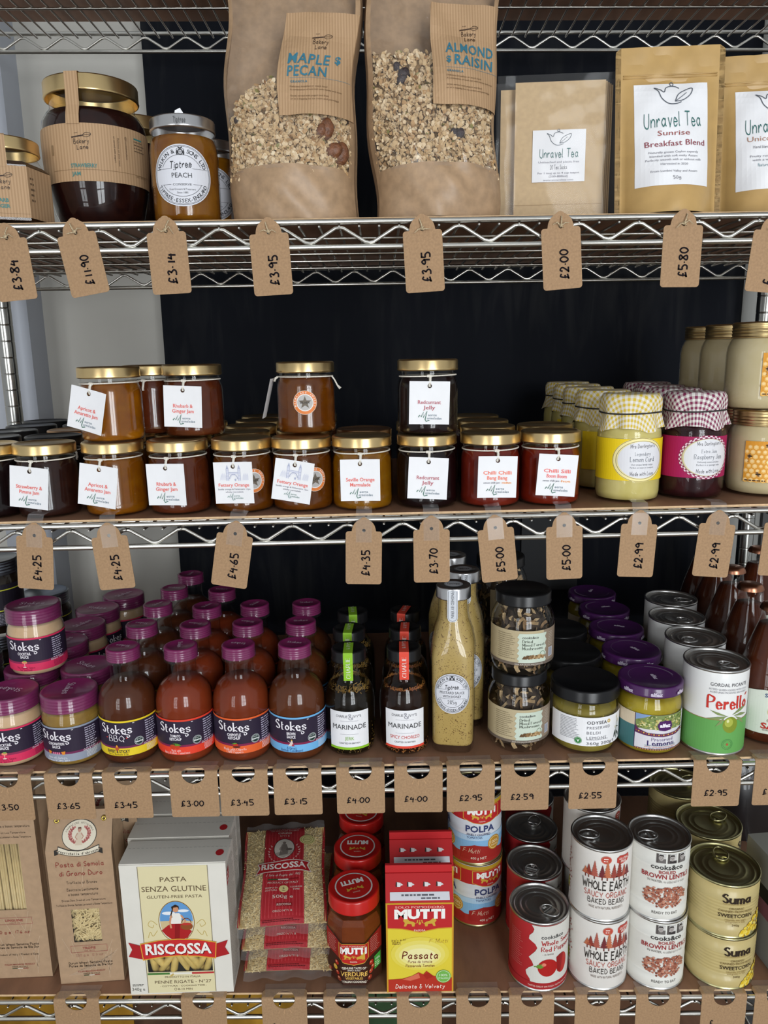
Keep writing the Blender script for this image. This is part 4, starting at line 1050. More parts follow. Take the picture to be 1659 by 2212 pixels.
# ================================================================== shelf 3: sauces and pickles
TASTE = '#16302c'
def taste_badge(D, cx, cy, r):
    D.ell(cx, cy, r, r, '#c9ced0', 3, 20); D.ell(cx, cy, r * .93, r * .93, TASTE, 4, 20); D.text('great', cx, cy + r * .5, r * .28, '#dfe3e2', w=r * .9, layer=6); D.text('taste', cx, cy, r * .42, '#e9ecec', w=r * 1.6, layer=6, bold=.03); D.ring(cx, cy, r * .8, r * .8, r * .06, '#cfd6d4', 5, 20)
def stokes_word(D, cx, cy, s):
    wht = '#e9e4ea'
    D.pen('S', cx - 15.5 * s, cy + .3 * s, 9.6 * s, wht, layer=5, wt=1.6, nib=R(15), serif=False, w=6.4 * s)
    D.pen('tokes', cx + 2.4 * s, cy - .2 * s, 9.4 * s, wht, w=27 * s, layer=5, wt=1.55, nib=R(5), serif=True)
    D.line([(cx + 4 * s, cy - 1 * s), (cx + 7.5 * s, cy - 5.2 * s), (cx + 11.5 * s, cy - 6.6 * s), (cx + 13 * s, cy - 8.4 * s), (cx + 10.8 * s, cy - 9.6 * s), (cx + 10.3 * s, cy - 7.6 * s)], .9 * s, wht, 5, smooth=True)
    D.rect(cx + 16.5 * s, cy + 5.6 * s, cx + 18.5 * s, cy + 6.2 * s, wht, 5)
NAVY = '#2b2135'
def stokes_label(Rm, zc, hh, colr, stripe, title, sub, art, side=31):
    lb = Decal(cyl(Rm, zc), step=3, base=.00012); L2 = 82
    lb.rect(-L2, -hh, L2, hh, ink(NAVY), 0)
    D = Decal(cyl(Rm, zc), step=3)
    D.rect(-L2, hh - 2.2, L2, hh, colr, 0); D.rect(-L2, -hh, L2, -hh + 9.6, colr, 0); D.rect(-L2, -hh + 9.6, L2, -hh + 12.2, stripe, 0)
    stokes_word(D, -2, hh - 10, 1.12)
    y = hh - 20
    for k, t in enumerate(title): D.text(t, -2.5, y - 4.2 * k, 3.3, '#e9e4ea', w=min(20, len(t) * 2.05), bold=.03, layer=5)
    D.para(side, -hh + 11.5, side + 15, hh - 4, 10, '#b9b3c8', 3, .45, 5); D.para(side, -hh + 1, side + 15, -hh + 9, 5, '#6a1a3a' if colr == '#d8305c' else '#e8e8ea', 3, .35, 6); D.pen('Good food', side + 6, -hh + 11, 2.4, '#e9e4ea', wt=1, slant=.2, layer=4)
    yb = -hh + 10.3
    if art == 'shrimp':
        D.ell(-3, yb + 1.6, 3.4, 1.9, '#e8856a', 6, 14); D.ell(-2.5, yb + 3, 2.2, 1.0, '#7fae54', 7, 10); D.rect(-3.2, yb - 4.4, -2.7, yb, '#f0dcd4', 6); D.ell(-3, yb - 4.6, 2.4, .6, '#f0dcd4', 6, 10)
    elif art == 'hens':
        for sx in (-1, 1): D.poly([(-3 + sx * 6, yb + 2.6), (-3 + sx * 11, yb + 3.4), (-3 + sx * 10.4, yb - .6), (-3 + sx * 7.6, yb - 1.2)], '#d9862a', 6)
        for q in range(4): D.rect(-7.2 + q * 2.4, yb - .6, -5.6 + q * 2.4, yb + 2, '#e07a9a', 6)
    elif art == 'bbq': D.ell(-3, yb - .6, 2.2, 3.2, '#b5562a', 6, 14); D.ell(-3, yb + 2.2, 1.1, 1.5, '#e59a2c', 7, 10)
    elif art == 'tomato':
        for dx, r_ in ((-3.4, 3.4), (2.2, 3.0)): D.ell(-3 + dx, yb - .2, r_, r_ * .86, '#c23a1e', 6, 16)
        for q in range(7): a = R(20 + q * 23); D.poly([(-3, yb + 1), (-3 + 6.5 * math.cos(a) - .8, yb + 1.4 + 3.6 * math.sin(a)), (-3 + 6.5 * math.cos(a) + 1, yb + .8 + 3.2 * math.sin(a))], '#5d8c2f', 7)
    elif art == 'chilli':
        D.ell(-1, yb + .6, 3.2, 2.6, '#b5301c', 6, 14); D.poly([(-6, yb + 2), (-2, yb + 3.8), (1, yb + 3.2), (-1.5, yb + 2)], '#5d8c2f', 7); D.ell(0, yb - 1.6, 4.6, 1.1, '#4a1a14', 7, 12)
    elif art == 'figure': D.poly([(-6.5, yb - 2), (.8, yb - 2), (-.6, yb + 2), (-1.2, yb + 4.6), (-2.8, yb + 4.6), (-4, yb + 1.6)], '#d8c7c0', 6); D.poly([(-2.4, yb - 2), (1.4, yb - 2.2), (-.8, yb + 1.6)], '#a8324a', 7); D.ell(-2, yb + 5.4, .9, 1, '#d9b04a', 7, 10); D.line([(-4, yb + 2.6), (-7, yb + 4.8)], .5, '#d8c7c0', 7)
    for t, y_, h_, c_, w_ in sub: D.pen(t, -2.5, -hh + y_, h_ * 1.25, c_, w=w_ * 1.25, wt=1.1, nib=0, serif=True, layer=6) if h_ < 2.6 else D.text(t, -2.5, -hh + y_, h_ * 1.15, c_, w=w_ * 1.15, bold=.02, layer=6)
    return lb, D
def lid_word(z, s, c='#cdb6c8'):
    D = Decal(topmap(z), base=.0003); stokes_word_small(D, s, c); return D
def stokes_word_small(D, s, c): D.pen('Stokes', 0, 0, 7.0 * s, c, w=25 * s, wt=1.5, nib=R(10), serif=True); D.line([(1 * s, -1 * s), (4 * s, -4 * s), (6 * s, -4.6 * s)], .6 * s, c, 3)

# sauce jars
SJ = [(0, .001), (.026, .001), (.029, 0), (.0325, .003), (.0338, .009), (.0338, .052), (.0328, .058), (.0312, .062), (.0305, .064), (.0305, .074)]
M_wrap = clear_mat('shrink_wrap', (0.95, 0.95, 0.96), 1.40, 0.08, haze=0.012)
def stokes_jar(kind):
    if kind == 'cocktail': c1, c2, cl, st_, ti, sb, art = (0.66, 0.44, 0.26), (0.72, 0.51, 0.32), '#d8305c', '#8d2850', ['COCKTAIL', 'SAUCE'], [('The Classic Sauce', 4.9, 2.0, '#6d1030', 18), ('for Seafood', 1.9, 2.0, '#6d1030', 12)], 'shrimp'
    else: c1, c2, cl, st_, ti, sb, art = (0.30, 0.17, 0.035), (0.42, 0.26, 0.06), '#8f97a8', '#6d2450', ['CORONATION', 'SAUCE'], [('Made with Apricots,', 5.4, 2.2, '#e9e9ee', 19), ('Sultanas & Curry Spice', 2.2, 2.2, '#e9e9ee', 23)], 'hens'
    g = Part('glass', MB().lathe(SJ, M_glass, 40)); c = Part('contents', MB().lathe(inset(SJ, ztop=.0655), content(kind + '_sauce', c1, c2, vs=50), 36))
    lm = Part('lid', MB().lathe(screw_prof(.0325, .0665, .0185), M_plum, 44).lathe([(.0330, .064), (.0330, .0845), (.0310, .0858)], M_wrap, 44), [Part('lettering', lid_word(.0847, 1.25).mb)])
    lb, D = stokes_label(.0338, .0295, 21.5, cl, st_, ti, sb, art)
    return [g, c, lm, Part('label', lb.mb, [Part('lettering', D.mb)])]
SB = [(0, .001), (.025, .001), (.028, 0), (.0315, .002), (.0335, .007), (.0340, .013), (.0340, .064), (.0337, .072), (.0322, .080), (.0288, .0875), (.0238, .0932), (.0194, .0965), (.0172, .0995), (.0164, .104), (.0164, .1275)]
def stokes_bottle(kind):
    K = dict(bbq=((0.115, 0.028, 0.010), (0.145, 0.040, 0.014), '#e6c928', '#6d2450', [], [('SWEET & STICKY', 5.9, 3.2, '#2b2135', 24), ('Baste, Marinade & Dip', 2.4, 2.0, '#5a4a20', 19)], 'bbq'),
             tomato=((0.25, 0.034, 0.009), (0.29, 0.046, 0.013), '#e2402a', '#7d2048', ['TOMATO', 'KETCHUP'], [('Made with', 5.6, 1.9, '#f0dcd8', 9), ('Juicy Italian Tomatoes', 2.6, 2.4, '#f0dcd8', 25)], 'tomato'),
             chipotle=((0.23, 0.034, 0.009), (0.27, 0.046, 0.013), '#e2602c', '#7d2048', ['CHIPOTLE', 'KETCHUP'], [('Made with Chipotle', 5.6, 2.3, '#f0dcd8', 22), ('Chilli Peppers', 2.4, 2.3, '#f0dcd8', 16)], 'chilli'),
             brown=((0.145, 0.036, 0.011), (0.175, 0.048, 0.015), '#6fb0e0', '#7d2048', ['BROWN', 'SAUCE'], [('A Great', 5.6, 2.3, '#2a3a78', 9), ('British Condiment', 2.4, 2.3, '#2a3a78', 21)], 'figure'))[kind]
    g = Part('glass', MB().lathe(SB, M_glass, 44)); c = Part('contents', MB().lathe(inset(SB, ztop=.0968), content(kind + '_ketchup', K[0], K[1], vs=30), 36))
    lm = Part('cap', MB().lathe(screw_prof(.0195, .1225, .0145), M_plum, 40).lathe([(.0196, .1195), (.0203, .121), (.0200, .1225), (.0200, .1365)], M_wrap, 40), [Part('lettering', lid_word(.1367, .72).mb)])
    lb, D = stokes_label(.0340, .0355, 22.0, K[2], K[3], K[4], K[5], K[6])
    taste_badge(D, 22.5, -5.5, 5.4)
    if kind == 'bbq': D.pen('BBQ', -3, .6, 7.2, '#e9e4ea', w=19, wt=.9, nib=R(20), serif=True, layer=6); D.ell(-15, 1, .9, .9, '#c23a3a', 6, 8); D.ell(9, .4, .9, .9, '#c23a3a', 6, 8)
    return [g, c, lm, Part('label', lb.mb, [Part('lettering', D.mb)])]
sj = {k: stokes_jar(k) for k in ('cocktail', 'coronation')}; sb = {k: stokes_bottle(k) for k in ('bbq', 'tomato', 'chipotle', 'brown')}
def put3(name, parts, px, v, y, rz, label, cat, group, lift=0, over=None):
    x = X(px, v, y); return spawn(name, parts, (x, y, top(3, x) + lift), R(rz), label, cat, group, over)
rot = lambda d: Matrix.Rotation(R(d), 4, 'Z')
SG = 'sauce jars with plum coloured lids'
put3('sauce_jar', sj['cocktail'], 33, 1590, .045, 10, 'cocktail sauce jar with pink striped label standing on the shelf front', 'sauce jar', SG, over={'lid': rot(160)})
put3('sauce_jar', sj['coronation'], 160, 1590, .045, -8, 'coronation sauce jar with grey banded label, next to the BBQ bottle', 'sauce jar', SG, over={'lid': rot(-75)})
put3('sauce_jar', sj['cocktail'], 75, 1500, .116, 0, 'plum lidded sauce jar carrying the upper cocktail sauce jar', 'sauce jar', SG, over={'lid': rot(20)})
put3('sauce_jar', sj['cocktail'], 76, 1350, .112, 2, 'cocktail sauce jar stacked on top of another, its whole pink label in view', 'sauce jar', SG, lift=.0852, over={'lid': rot(0)})
put3('sauce_jar', sj['coronation'], 195, 1500, .116, 30, 'plum lidded sauce jar right behind the coronation sauce jar', 'sauce jar', SG, over={'lid': rot(-60)})
for k, (px, v, y, rr) in enumerate(((140, 1420, .200, 10), (182, 1390, .270, 5), (214, 1350, .340, -70), (270, 1320, .408, 0))):
    put3('sauce_jar', sj['cocktail'], px, v, y, 60, f'plum lidded pale sauce jar, {["third", "fourth", "fifth", "last"][k]} in the file behind the sauce jars', 'sauce jar', SG, over={'lid': rot(rr)})
BG = 'plum capped sauce bottles'
for k, px, lb, rr in (('bbq', 281, 'sauce bottle with yellow banded label reading BBQ Sweet & Sticky', 170), ('tomato', 403, 'sauce bottle with red banded label reading Tomato Ketchup', -75), ('chipotle', 525, 'sauce bottle with orange banded label reading Chipotle Ketchup', 175), ('brown', 644, 'sauce bottle with pale blue banded label reading Brown Sauce', -8)):
    put3('sauce_bottle', sb[k], px, 1570, .046, -3, lb + ', at the shelf front', 'sauce bottle', BG, over={'cap': rot(rr)})
FN = {'bbq': 'BBQ', 'tomato': 'Tomato Ketchup', 'chipotle': 'Chipotle Ketchup', 'brown': 'Brown Sauce'}
for k, lst in dict(bbq=((310, 1460, .122), (345, 1420, .200), (380, 1380, .272), (415, 1350, .344)), tomato=((425, 1460, .117), (450, 1420, .188), (482, 1380, .260)), chipotle=((538, 1460, .120), (553, 1420, .192)), brown=((652, 1460, .120), (664, 1420, .192))).items():
    for j, (px, v, y) in enumerate(lst): put3('sauce_bottle', sb[k], px, v - 60, y, 5, f'plum capped sauce bottle, {["second", "third", "fourth", "fifth"][j]} in the file behind the {FN[k]} bottle', 'sauce bottle', BG, over={'cap': rot((160, 60, -10, 80)[j] if k != 'brown' else 0)})

# dark jars with grey lids at the end
M_greylid = mat('grey_metal_lid', (0.22, 0.25, 0.29), .3, metal=1.0)
kl = Decal(cyl(.0362, .045), step=4); kl.rect(-90, -28, 90, 28, '#1b1722', 0); kl.rect(-90, 20, 90, 21.4, '#b9bb3a', 1); kl.rect(-90, -8, 90, -6.6, '#b9bb3a', 1); kl.para(0, -26, 34, -10, 8, '#8a8794', 2, .4, 3)
dj = [Part('glass', MB().lathe([(0, 0), (.032, 0), (.0362, .006), (.0362, .075), (.033, .084), (.033, .09)], M_glass, 32)), Part('contents', MB().lathe([(0, .003), (.0345, .006), (.0345, .074), (.030, .085), (0, .085)], content('dark_chutney', (.02, .012, .008), (.04, .024, .012)), 28)), Part('lid', MB().lathe(screw_prof(.0352, .085, .019), M_greylid, 40)), Part('label', kl.mb)]
put3('chutney_jar', dj, -52, 1480, .112, 10, 'dark jar with grey metal lid beside the cocktail sauce, bottom of its stack', 'jar', 'dark chutney jars')
put3('chutney_jar', dj, -12, 1280, .196, 10, 'dark jar with grey metal lid and thin yellow lines on its label, lifted on another', 'jar', 'dark chutney jars', lift=.104)
put3('chutney_jar', dj, -6, 1400, .196, 10, 'dark jar with grey metal lid under the yellow lined one', 'jar', 'dark chutney jars')
put3('chutney_jar', dj, 100, 1300, .375, 10, 'dark jar with grey metal lid peeping out behind the stacked cocktail sauce', 'jar', 'dark chutney jars')

# marinade bottles
MP = [(0, .001), (.024, .001), (.0265, 0), (.0290, .003), (.0300, .010), (.0302, .060), (.0295, .070), (.0262, .080), (.0208, .088), (.0178, .095), (.0172, .106), (.0178, .117)]
def marinade(jerk):
    cl = '#8bbf2c' if jerk else '#dd4a38'
    g = Part('glass', MB().lathe(MP, M_glass, 40)); c = MB().lathe(inset(MP, .0012, .0805), content('jerk_oil' if jerk else 'chorizo_oil', (0.012, 0.007, 0.003) if jerk else (0.022, 0.006, 0.003), (0.030, 0.017, 0.004) if jerk else (0.050, 0.014, 0.004)), 32)
    hs = MB(); rg = random.Random(5); HB = [mat('herb_%d%d' % (jerk, i), q, .7) for i, q in enumerate([(0.16, 0.085, 0.01), (0.24, 0.13, 0.015), (0.08, 0.05, 0.008)] if jerk else [(0.28, 0.09, 0.01), (0.20, 0.05, 0.008), (0.32, 0.13, 0.02)])]
    for k in range(420 if jerk else 260):
        a = rg.uniform(0, 2 * PI); z = rg.gauss(.0826 if jerk else .0812, .0021 if jerk else .0009)
        r_ = rad_at(MP, z) - .0014; L_ = rg.uniform(.001, .0032); b_ = rg.uniform(0, PI)
        T = Matrix.Translation((r_ * math.sin(a), -r_ * math.cos(a), z)) @ Matrix.Rotation(a, 4, 'Z') @ Matrix.Rotation(b_, 4, 'Y')
        hs.add([(-L_, 0, -.0004), (L_, 0, -.0003), (L_, -.0003, .0004), (-L_, -.0002, .0004)], [(0, 1, 2, 3)], HB[k % 3], False, T)
    for k in range(300):
        a = rg.uniform(0, 2 * PI); z = .003 + abs(rg.gauss(0, .006 if not jerk else .012)); r_ = rad_at(MP, max(z, .004)) - .0008
        T = Matrix.Translation((r_ * math.sin(a), -r_ * math.cos(a), z)) @ Matrix.Rotation(a, 4, 'Z') @ Matrix.Rotation(rg.uniform(0, PI), 4, 'Y')
        hs.add([(-.0009, 0, -.0004), (.0009, 0, -.0003), (.0009, -.0002, .0004), (-.0009, -.0002, .0004)], [(0, 1, 2, 3)], HB[k % 3], False, T)
    lid = MB().lathe(lid_prof(.0206, .1125, .0145), M_blacklid, 40)
    ss = [(-.0186, .092), (-.0190, .112), (-.0215, .1135), (-.0215, .1255), (-.0205, .1276), (-.017, .1278), (.012, .1278)]
    strip = MB(); hw = .0056; strip.add([p for y, z in ss for p in ((-hw, y - .0004, z), (hw, y - .0004, z))], [(2 * i, 2 * i + 1, 2 * i + 3, 2 * i + 2) for i in range(len(ss) - 1)], ink(cl))
    def sm(u, v, o):   # lettering along the strip
        z = .092 + v; return (u, -.0225 - o, z)
    DS = Decal(lambda u, v, o: (u, (-.0194 if .093 + v < .1125 else -.0221) - o, .093 + v), base=.0003); DS.pen('CHARLIE', 0, 15.5, 4.4, '#f2f2ea', w=27, rot=90, wt=1.0, nib=0, serif=True)
    DT = Decal(topmap(.1280), base=.0002); DT.pen("& IVY'S", 0, 0, 4.0, '#f2f2ea', w=22, rot=90, wt=1.0, nib=0, serif=True)
    lb = Decal(cyl(.0302, .036), step=3, base=.0002); lb.rect(-25, -26.5, 25, 22, M_paper, 0)
    D = Decal(cyl(.0302, .036), step=3, base=.0004); D.rect(-25, -26.5, 25, -23.5, cl, 0)
    k_ = '#4d4d55'; D.pen("CHARLIE", -8.6, 16, 2.7, k_, w=14, wt=.9, serif=True); D.pen("IVY'S", 9.4, 16, 2.7, k_, w=10, wt=.9, serif=True); D.pen('&', 2, 15.4, 6.5, '#9a9aa2', w=5.6, wt=.8)
    D.rect(-11, 9.8, 11, 10.1, '#9a9aa4', 1); D.rect(-11, -7, 11, -6.7, '#9a9aa4', 1); D.text('MARINADE', 0, 2.4, 6.2, '#2c2c30', w=41)
    D.text('JERK' if jerk else 'SPICY CHORIZO', 0, -12, 4.2, '#7fae33' if jerk else '#c9483c', w=11 if jerk else 36); D.text('CRAFTED IN BRITAIN', 0, -18.2, 2.1, k_, w=25)
    return [g, Part('contents', c), Part('floating_herbs', hs, kind='stuff'), Part('lid', lid), Part('seal_strip', strip, [Part('lettering', DS.mb), Part('lettering', DT.mb)], label='green seal strip over the lid' if jerk else 'red seal strip over the lid'), Part('label', lb.mb, [Part('lettering', D.mb)])]
mj, mc = marinade(True), marinade(False)
for parts, px0, nm in ((mj, (757, 757, 764), 'Jerk'), (mc, (874, 876, 876), 'Spicy Chorizo')):
    for j, px in enumerate(px0):
        y = .053 + .0655 * j; put3('marinade_bottle', parts, px, (1560, 1480, 1420)[j], y, (0, -3, 4)[j] if nm == 'Jerk' else (-1, -4, -16)[j], f'{"green" if nm == "Jerk" else "red"} sealed {nm} marinade bottle, {["at the shelf front", "second in its file", "third in its file"][j]}', 'bottle', 'marinade bottles')

# mustard sauce bottles
UP = [(0, .001), (.020, .001), (.0235, 0), (.0262, .004), (.0270, .012), (.0276, .120), (.0268, .134), (.0235, .150), (.0195, .162), (.0180, .170), (.0178, .186), (.0182, .192)]
def mustard():
    m = mat('seed_mustard', (0.36, 0.235, 0.055), .4); nt = m.node_tree; b = nt.nodes['Principled BSDF']
    tc = nt.nodes.new('ShaderNodeTexCoord'); vo = nt.nodes.new('ShaderNodeTexVoronoi'); vo.inputs['Scale'].default_value = 500; vo.inputs['Randomness'].default_value = 1
    r = nt.nodes.new('ShaderNodeValToRGB'); r.color_ramp.elements[0].position = .20; r.color_ramp.elements[1].position = .33; r.color_ramp.elements[0].color = (0.15, 0.075, 0.022, 1); r.color_ramp.elements[1].color = (0.43, 0.30, 0.095, 1)
    no = nt.nodes.new('ShaderNodeTexNoise'); no.inputs['Scale'].default_value = 140; mx = nt.nodes.new('ShaderNodeMath'); mx.operation = 'ADD'; mu = nt.nodes.new('ShaderNodeMath'); mu.operation = 'MULTIPLY_ADD'; mu.inputs[1].default_value = .9; mu.inputs[2].default_value = -.42
    nt.links.new(tc.outputs['Object'], vo.inputs['Vector']); nt.links.new(tc.outputs['Object'], no.inputs['Vector']); nt.links.new(no.outputs['Fac'], mu.inputs[0]); nt.links.new(vo.outputs['Distance'], mx.inputs[0]); nt.links.new(mu.outputs[0], mx.inputs[1]); nt.links.new(mx.outputs[0], r.inputs[0]); nt.links.new(r.outputs[0], b.inputs['Base Color'])
    def oct_(prof, m_, seg):   # rounded square section low down, round at the neck
        mb_ = MB(); n = len(prof); vs = []; fs = []
        for i in range(seg):
            a = 2 * PI * i / seg
            for r_, z in prof:
                k = max(0, min(1, (.15 - z) / .03)); e = (abs(math.cos(a)) ** 5 + abs(math.sin(a)) ** 5) ** (-1 / 5); rr = r_ * ((1 - k) + k * (.90 * e + .06)); vs.append((rr * math.sin(a), -rr * math.cos(a), z))
        for i in range(seg):
            j = (i + 1) % seg
            for k in range(n - 1): fs.append((i * n + k, j * n + k, j * n + k + 1, i * n + k + 1))
        return mb_.add(vs, fs, m_, True)
    g = Part('glass', oct_(UP[1:], M_glass, 48)); c = Part('contents', oct_([(max(.0005, r_ - .0016), max(z, .010)) for r_, z in UP[1:]], m, 48))
    lid = MB().lathe(lid_prof(.0203, .1885, .0155, .0006), M_silver, 40)
    k_ = '#3a3c40'
    DT = Decal(topmap(.2036), base=.0002); DT.ell(0, 0, 11, 11, '#cfd3da', 0, 24); DT.ring(0, 0, 10, 10, .4, k_, 1); DT.pen('Tiptree', 0, 0, 5, k_, w=15, wt=1, slant=.3)
    st_ = Decal(lambda u, v, o: (u, -.0207 - o - (.0 if v > -.004 else 0), .186 + v), base=.0003)
    st_.poly([(-6, 16), (6, 16), (6, -17), (4.8, -20.5), (2, -22), (-2, -22), (-4.8, -20.5), (-6, -17)], '#cfd3da', 0); st_.line([(-5, 15), (-5, -17), (-3.4, -20), (0, -21), (3.4, -20), (5, -17), (5, 15)], .4, k_, 1); st_.text('FINISHED BY ERIN', 0, -1, 3.4, k_, w=32, rot=-90)
    D = Decal(lambda u, v, o: ((.0277 + o) * math.sin(u / .031), -(.0268 + o + .0035 * math.sin(u / .031) ** 2 * 0) * math.cos(u / .031) ** .55 + 0 if abs(u) < .045 else 0, .078 + v), step=3, base=.0006); tiptree_oval(D, 25, 25, 'm', '')
    return [g, c, Part('lid', lid, [Part('lettering', DT.mb)]), Part('seal_strip', st_.mb, label='white paper seal strip over the lid'), Part('label', D.mb)]
mus = mustard()
for px, v, y, rz, lb in ((979, 1450, .050, -8, 'tall mustard sauce bottle with silver lid and white oval label at the front'), (1000, 1330, .112, 4, 'tall mustard sauce bottle with silver lid right behind the front one'), (974, 1300, .182, -40, 'tall mustard sauce bottle third from the shelf front')): put3('mustard_sauce_bottle', mus, px, v, y, rz, lb, 'bottle', 'mustard sauce bottles')

# dried mushroom jars
UM = [(0, .001), (.028, .001), (.031, 0), (.0350, .004), (.0370, .012), (.0372, .060), (.0360, .068), (.0325, .076), (.0302, .080), (.0302, .090)]
def mush():
    g = Part('glass', MB().lathe(UM, M_glass, 40)); rg = random.Random(11)
    MM = [mat('dried_mushroom_%d' % i, q, .8, var=.2, vscale=300) for i, q in enumerate([(0.22, 0.13, 0.06), (0.40, 0.28, 0.15), (0.055, 0.035, 0.022), (0.30, 0.20, 0.10)])]
    ms = MB()
    for k in range(230):
        z = rg.uniform(.005, .078); rr = (rad_at(UM, max(.005, z)) - .006) * math.sqrt(rg.uniform(.45, 1)); a = rg.uniform(0, 2 * PI)
        T = Matrix.Translation((rr * math.sin(a), -rr * math.cos(a), z)) @ Matrix.Rotation(a + rg.gauss(0, .5), 4, 'Z') @ Matrix.Rotation(rg.uniform(0, PI), 4, 'Y') @ Matrix.Rotation(rg.gauss(0, .4), 4, 'X')
        w_ = rg.uniform(.0045, .0085); h_ = rg.uniform(.0015, .0035)
        vs = [(-w_, 0, -h_ * .6), (-w_ * .3, .001, -h_), (w_ * .4, -.001, -h_ * .7), (w_, .0008, -h_ * .2), (w_ * .8, -.0008, h_ * .9), (0, .0012, h_ * .5), (-w_ * .9, -.0006, h_)]
        ms.add(vs, [(0, 1, 5, 6), (1, 2, 4, 5), (2, 3, 4)], MM[rg.randrange(4)], False, T)
    core = MB().lathe([(0, .004), (.024, .006), (.026, .06), (.018, .072), (0, .074)], MM[2], 20)
    lid = Part('lid', MB().lathe(lid_prof(.0328, .083, .0145), M_blacklid, 44))
    lb = Decal(cyl(.0372, .036), step=3, base=.0002); lb.rect(-58, -20.5, 58, 21.5, ink('#b7a887'), 0); lb.rect(20, -20.5, 58, 21.5, ink('#8d7c6a'), 1); lb.rect(-58, -20.5, 58, -17, ink('#6b5f55'), 2)
    D = Decal(cyl(.0372, .036), step=3, base=.0005); mint = '#c3cfc0'
    ed = [(-11 + 1.4 * math.sin(k * 2.1), -17 + k * 2.2) for k in range(17)]; er = [(22.5 + 1.2 * math.sin(k * 1.7), -17 + k * 2.2) for k in range(17)]
    D.poly(ed[::1] + er[::-1], mint, 0)
    t = '#3d4438'; D.text('cooks&co', -6.5, 13.8, 2.9, '#3b3b3b', w=19, align='l', layer=4, bold=.01)
    for k, s_ in enumerate(['Dried', 'Mixed Forest', 'Mushrooms']): D.pen(s_, -6.5, 9.2 - 4.3 * k, 3.2, t, w=(12, 27, 25)[k], align='l', wt=1.25, nib=0, serif=True, layer=4)
    rg2 = random.Random(2)
    for k in range(15):
        x0 = rg2.uniform(-4, 18); D.poly([(x0 - 3.4, -10.5 + rg2.uniform(-2, 1)), (x0 + 2, -12.5 + rg2.uniform(-1, 1)), (x0 + 4, -9 + rg2.uniform(-2, 2)), (x0 - 1, -8.4 + rg2.uniform(-1, 1))], ['#8a6a44', '#5c4228', '#b89a70'][k % 3], 4)
    D.ring(18, -7, 3.2, 3.2, .5, '#5d7a5d', 3, 20)
    D.para(-36, -14, -14, 18, 13, '#8f8266', 3, .3, 8); D.para(27, 0, 36, 18, 9, '#c8bdae', 3, .3, 9); D.text('IDEAL FOR SAUCES AND RISOTTOS', 2, -18.8, 1.5, '#d8d0c4', w=33, layer=4)
    D.rect(27.5, -13, 35, -2, '#d9d9de', 3); [D.rect(28 + q * .9, -12.5, 28.4 + q * .9, -2.5, '#39506e', 4) for q in range(7)]
    return [g, Part('mushroom_core', core), Part('mushroom_pieces', ms, kind='stuff'), lid, Part('label', lb.mb, [Part('lettering', D.mb)])]
mu = mush(); MG = 'jars of dried mushrooms'
put3('dried_mushroom_jar', mu, 1119, 1560, .056, 2, 'dried mixed forest mushroom jar with black lid standing on the shelf front', 'jar', MG)
put3('dried_mushroom_jar', mu, 1128, 1360, .056, 0, 'dried mixed forest mushroom jar stacked on top of another', 'jar', MG, lift=.0975)
put3('dried_mushroom_jar', mu, 1092, 1420, .208, 60, 'black lidded mushroom jar behind the front stack, lower one', 'jar', MG)
put3('dried_mushroom_jar', mu, 1080, 1290, .208, 60, 'black lidded mushroom jar behind the front stack, upper one', 'jar', MG, lift=.0975)

# preserved lemon jars
BP2 = [(0, .001), (.032, .001), (.036, 0), (.0395, .004), (.0408, .011), (.0410, .050), (.0402, .057), (.0385, .061), (.0380, .064), (.0380, .070)]
M_lem = mat('lemon_skin', (0.42, 0.32, 0.035), .35, var=.25, vscale=60); M_brine = content('lemon_brine', (0.20, 0.155, 0.025), (0.30, 0.24, 0.045), vs=25)
def lemons_in(prof, n, seed, rr0):
    mb_ = MB(); rg = random.Random(seed); P_ = [(0, -1.25), (.25, -1.1), (.7, -.75), (1, 0), (.7, .75), (.25, 1.1), (0, 1.25)]
    for k in range(n):
        a = 2 * PI * k / n * 1.0 + rg.uniform(-.1, .1); z = .018 + (.027 if k % 2 else 0); 
        mb_.lathe(P_, M_lem, 12, T=Matrix.Translation((rr0 * math.sin(a), -rr0 * math.cos(a), z)) @ Matrix.Rotation(a, 4, 'Z') @ Matrix.Rotation(R(90) + rg.uniform(-.5, .5), 4, 'Y') @ Matrix.Scale(.0125, 4))
    return mb_
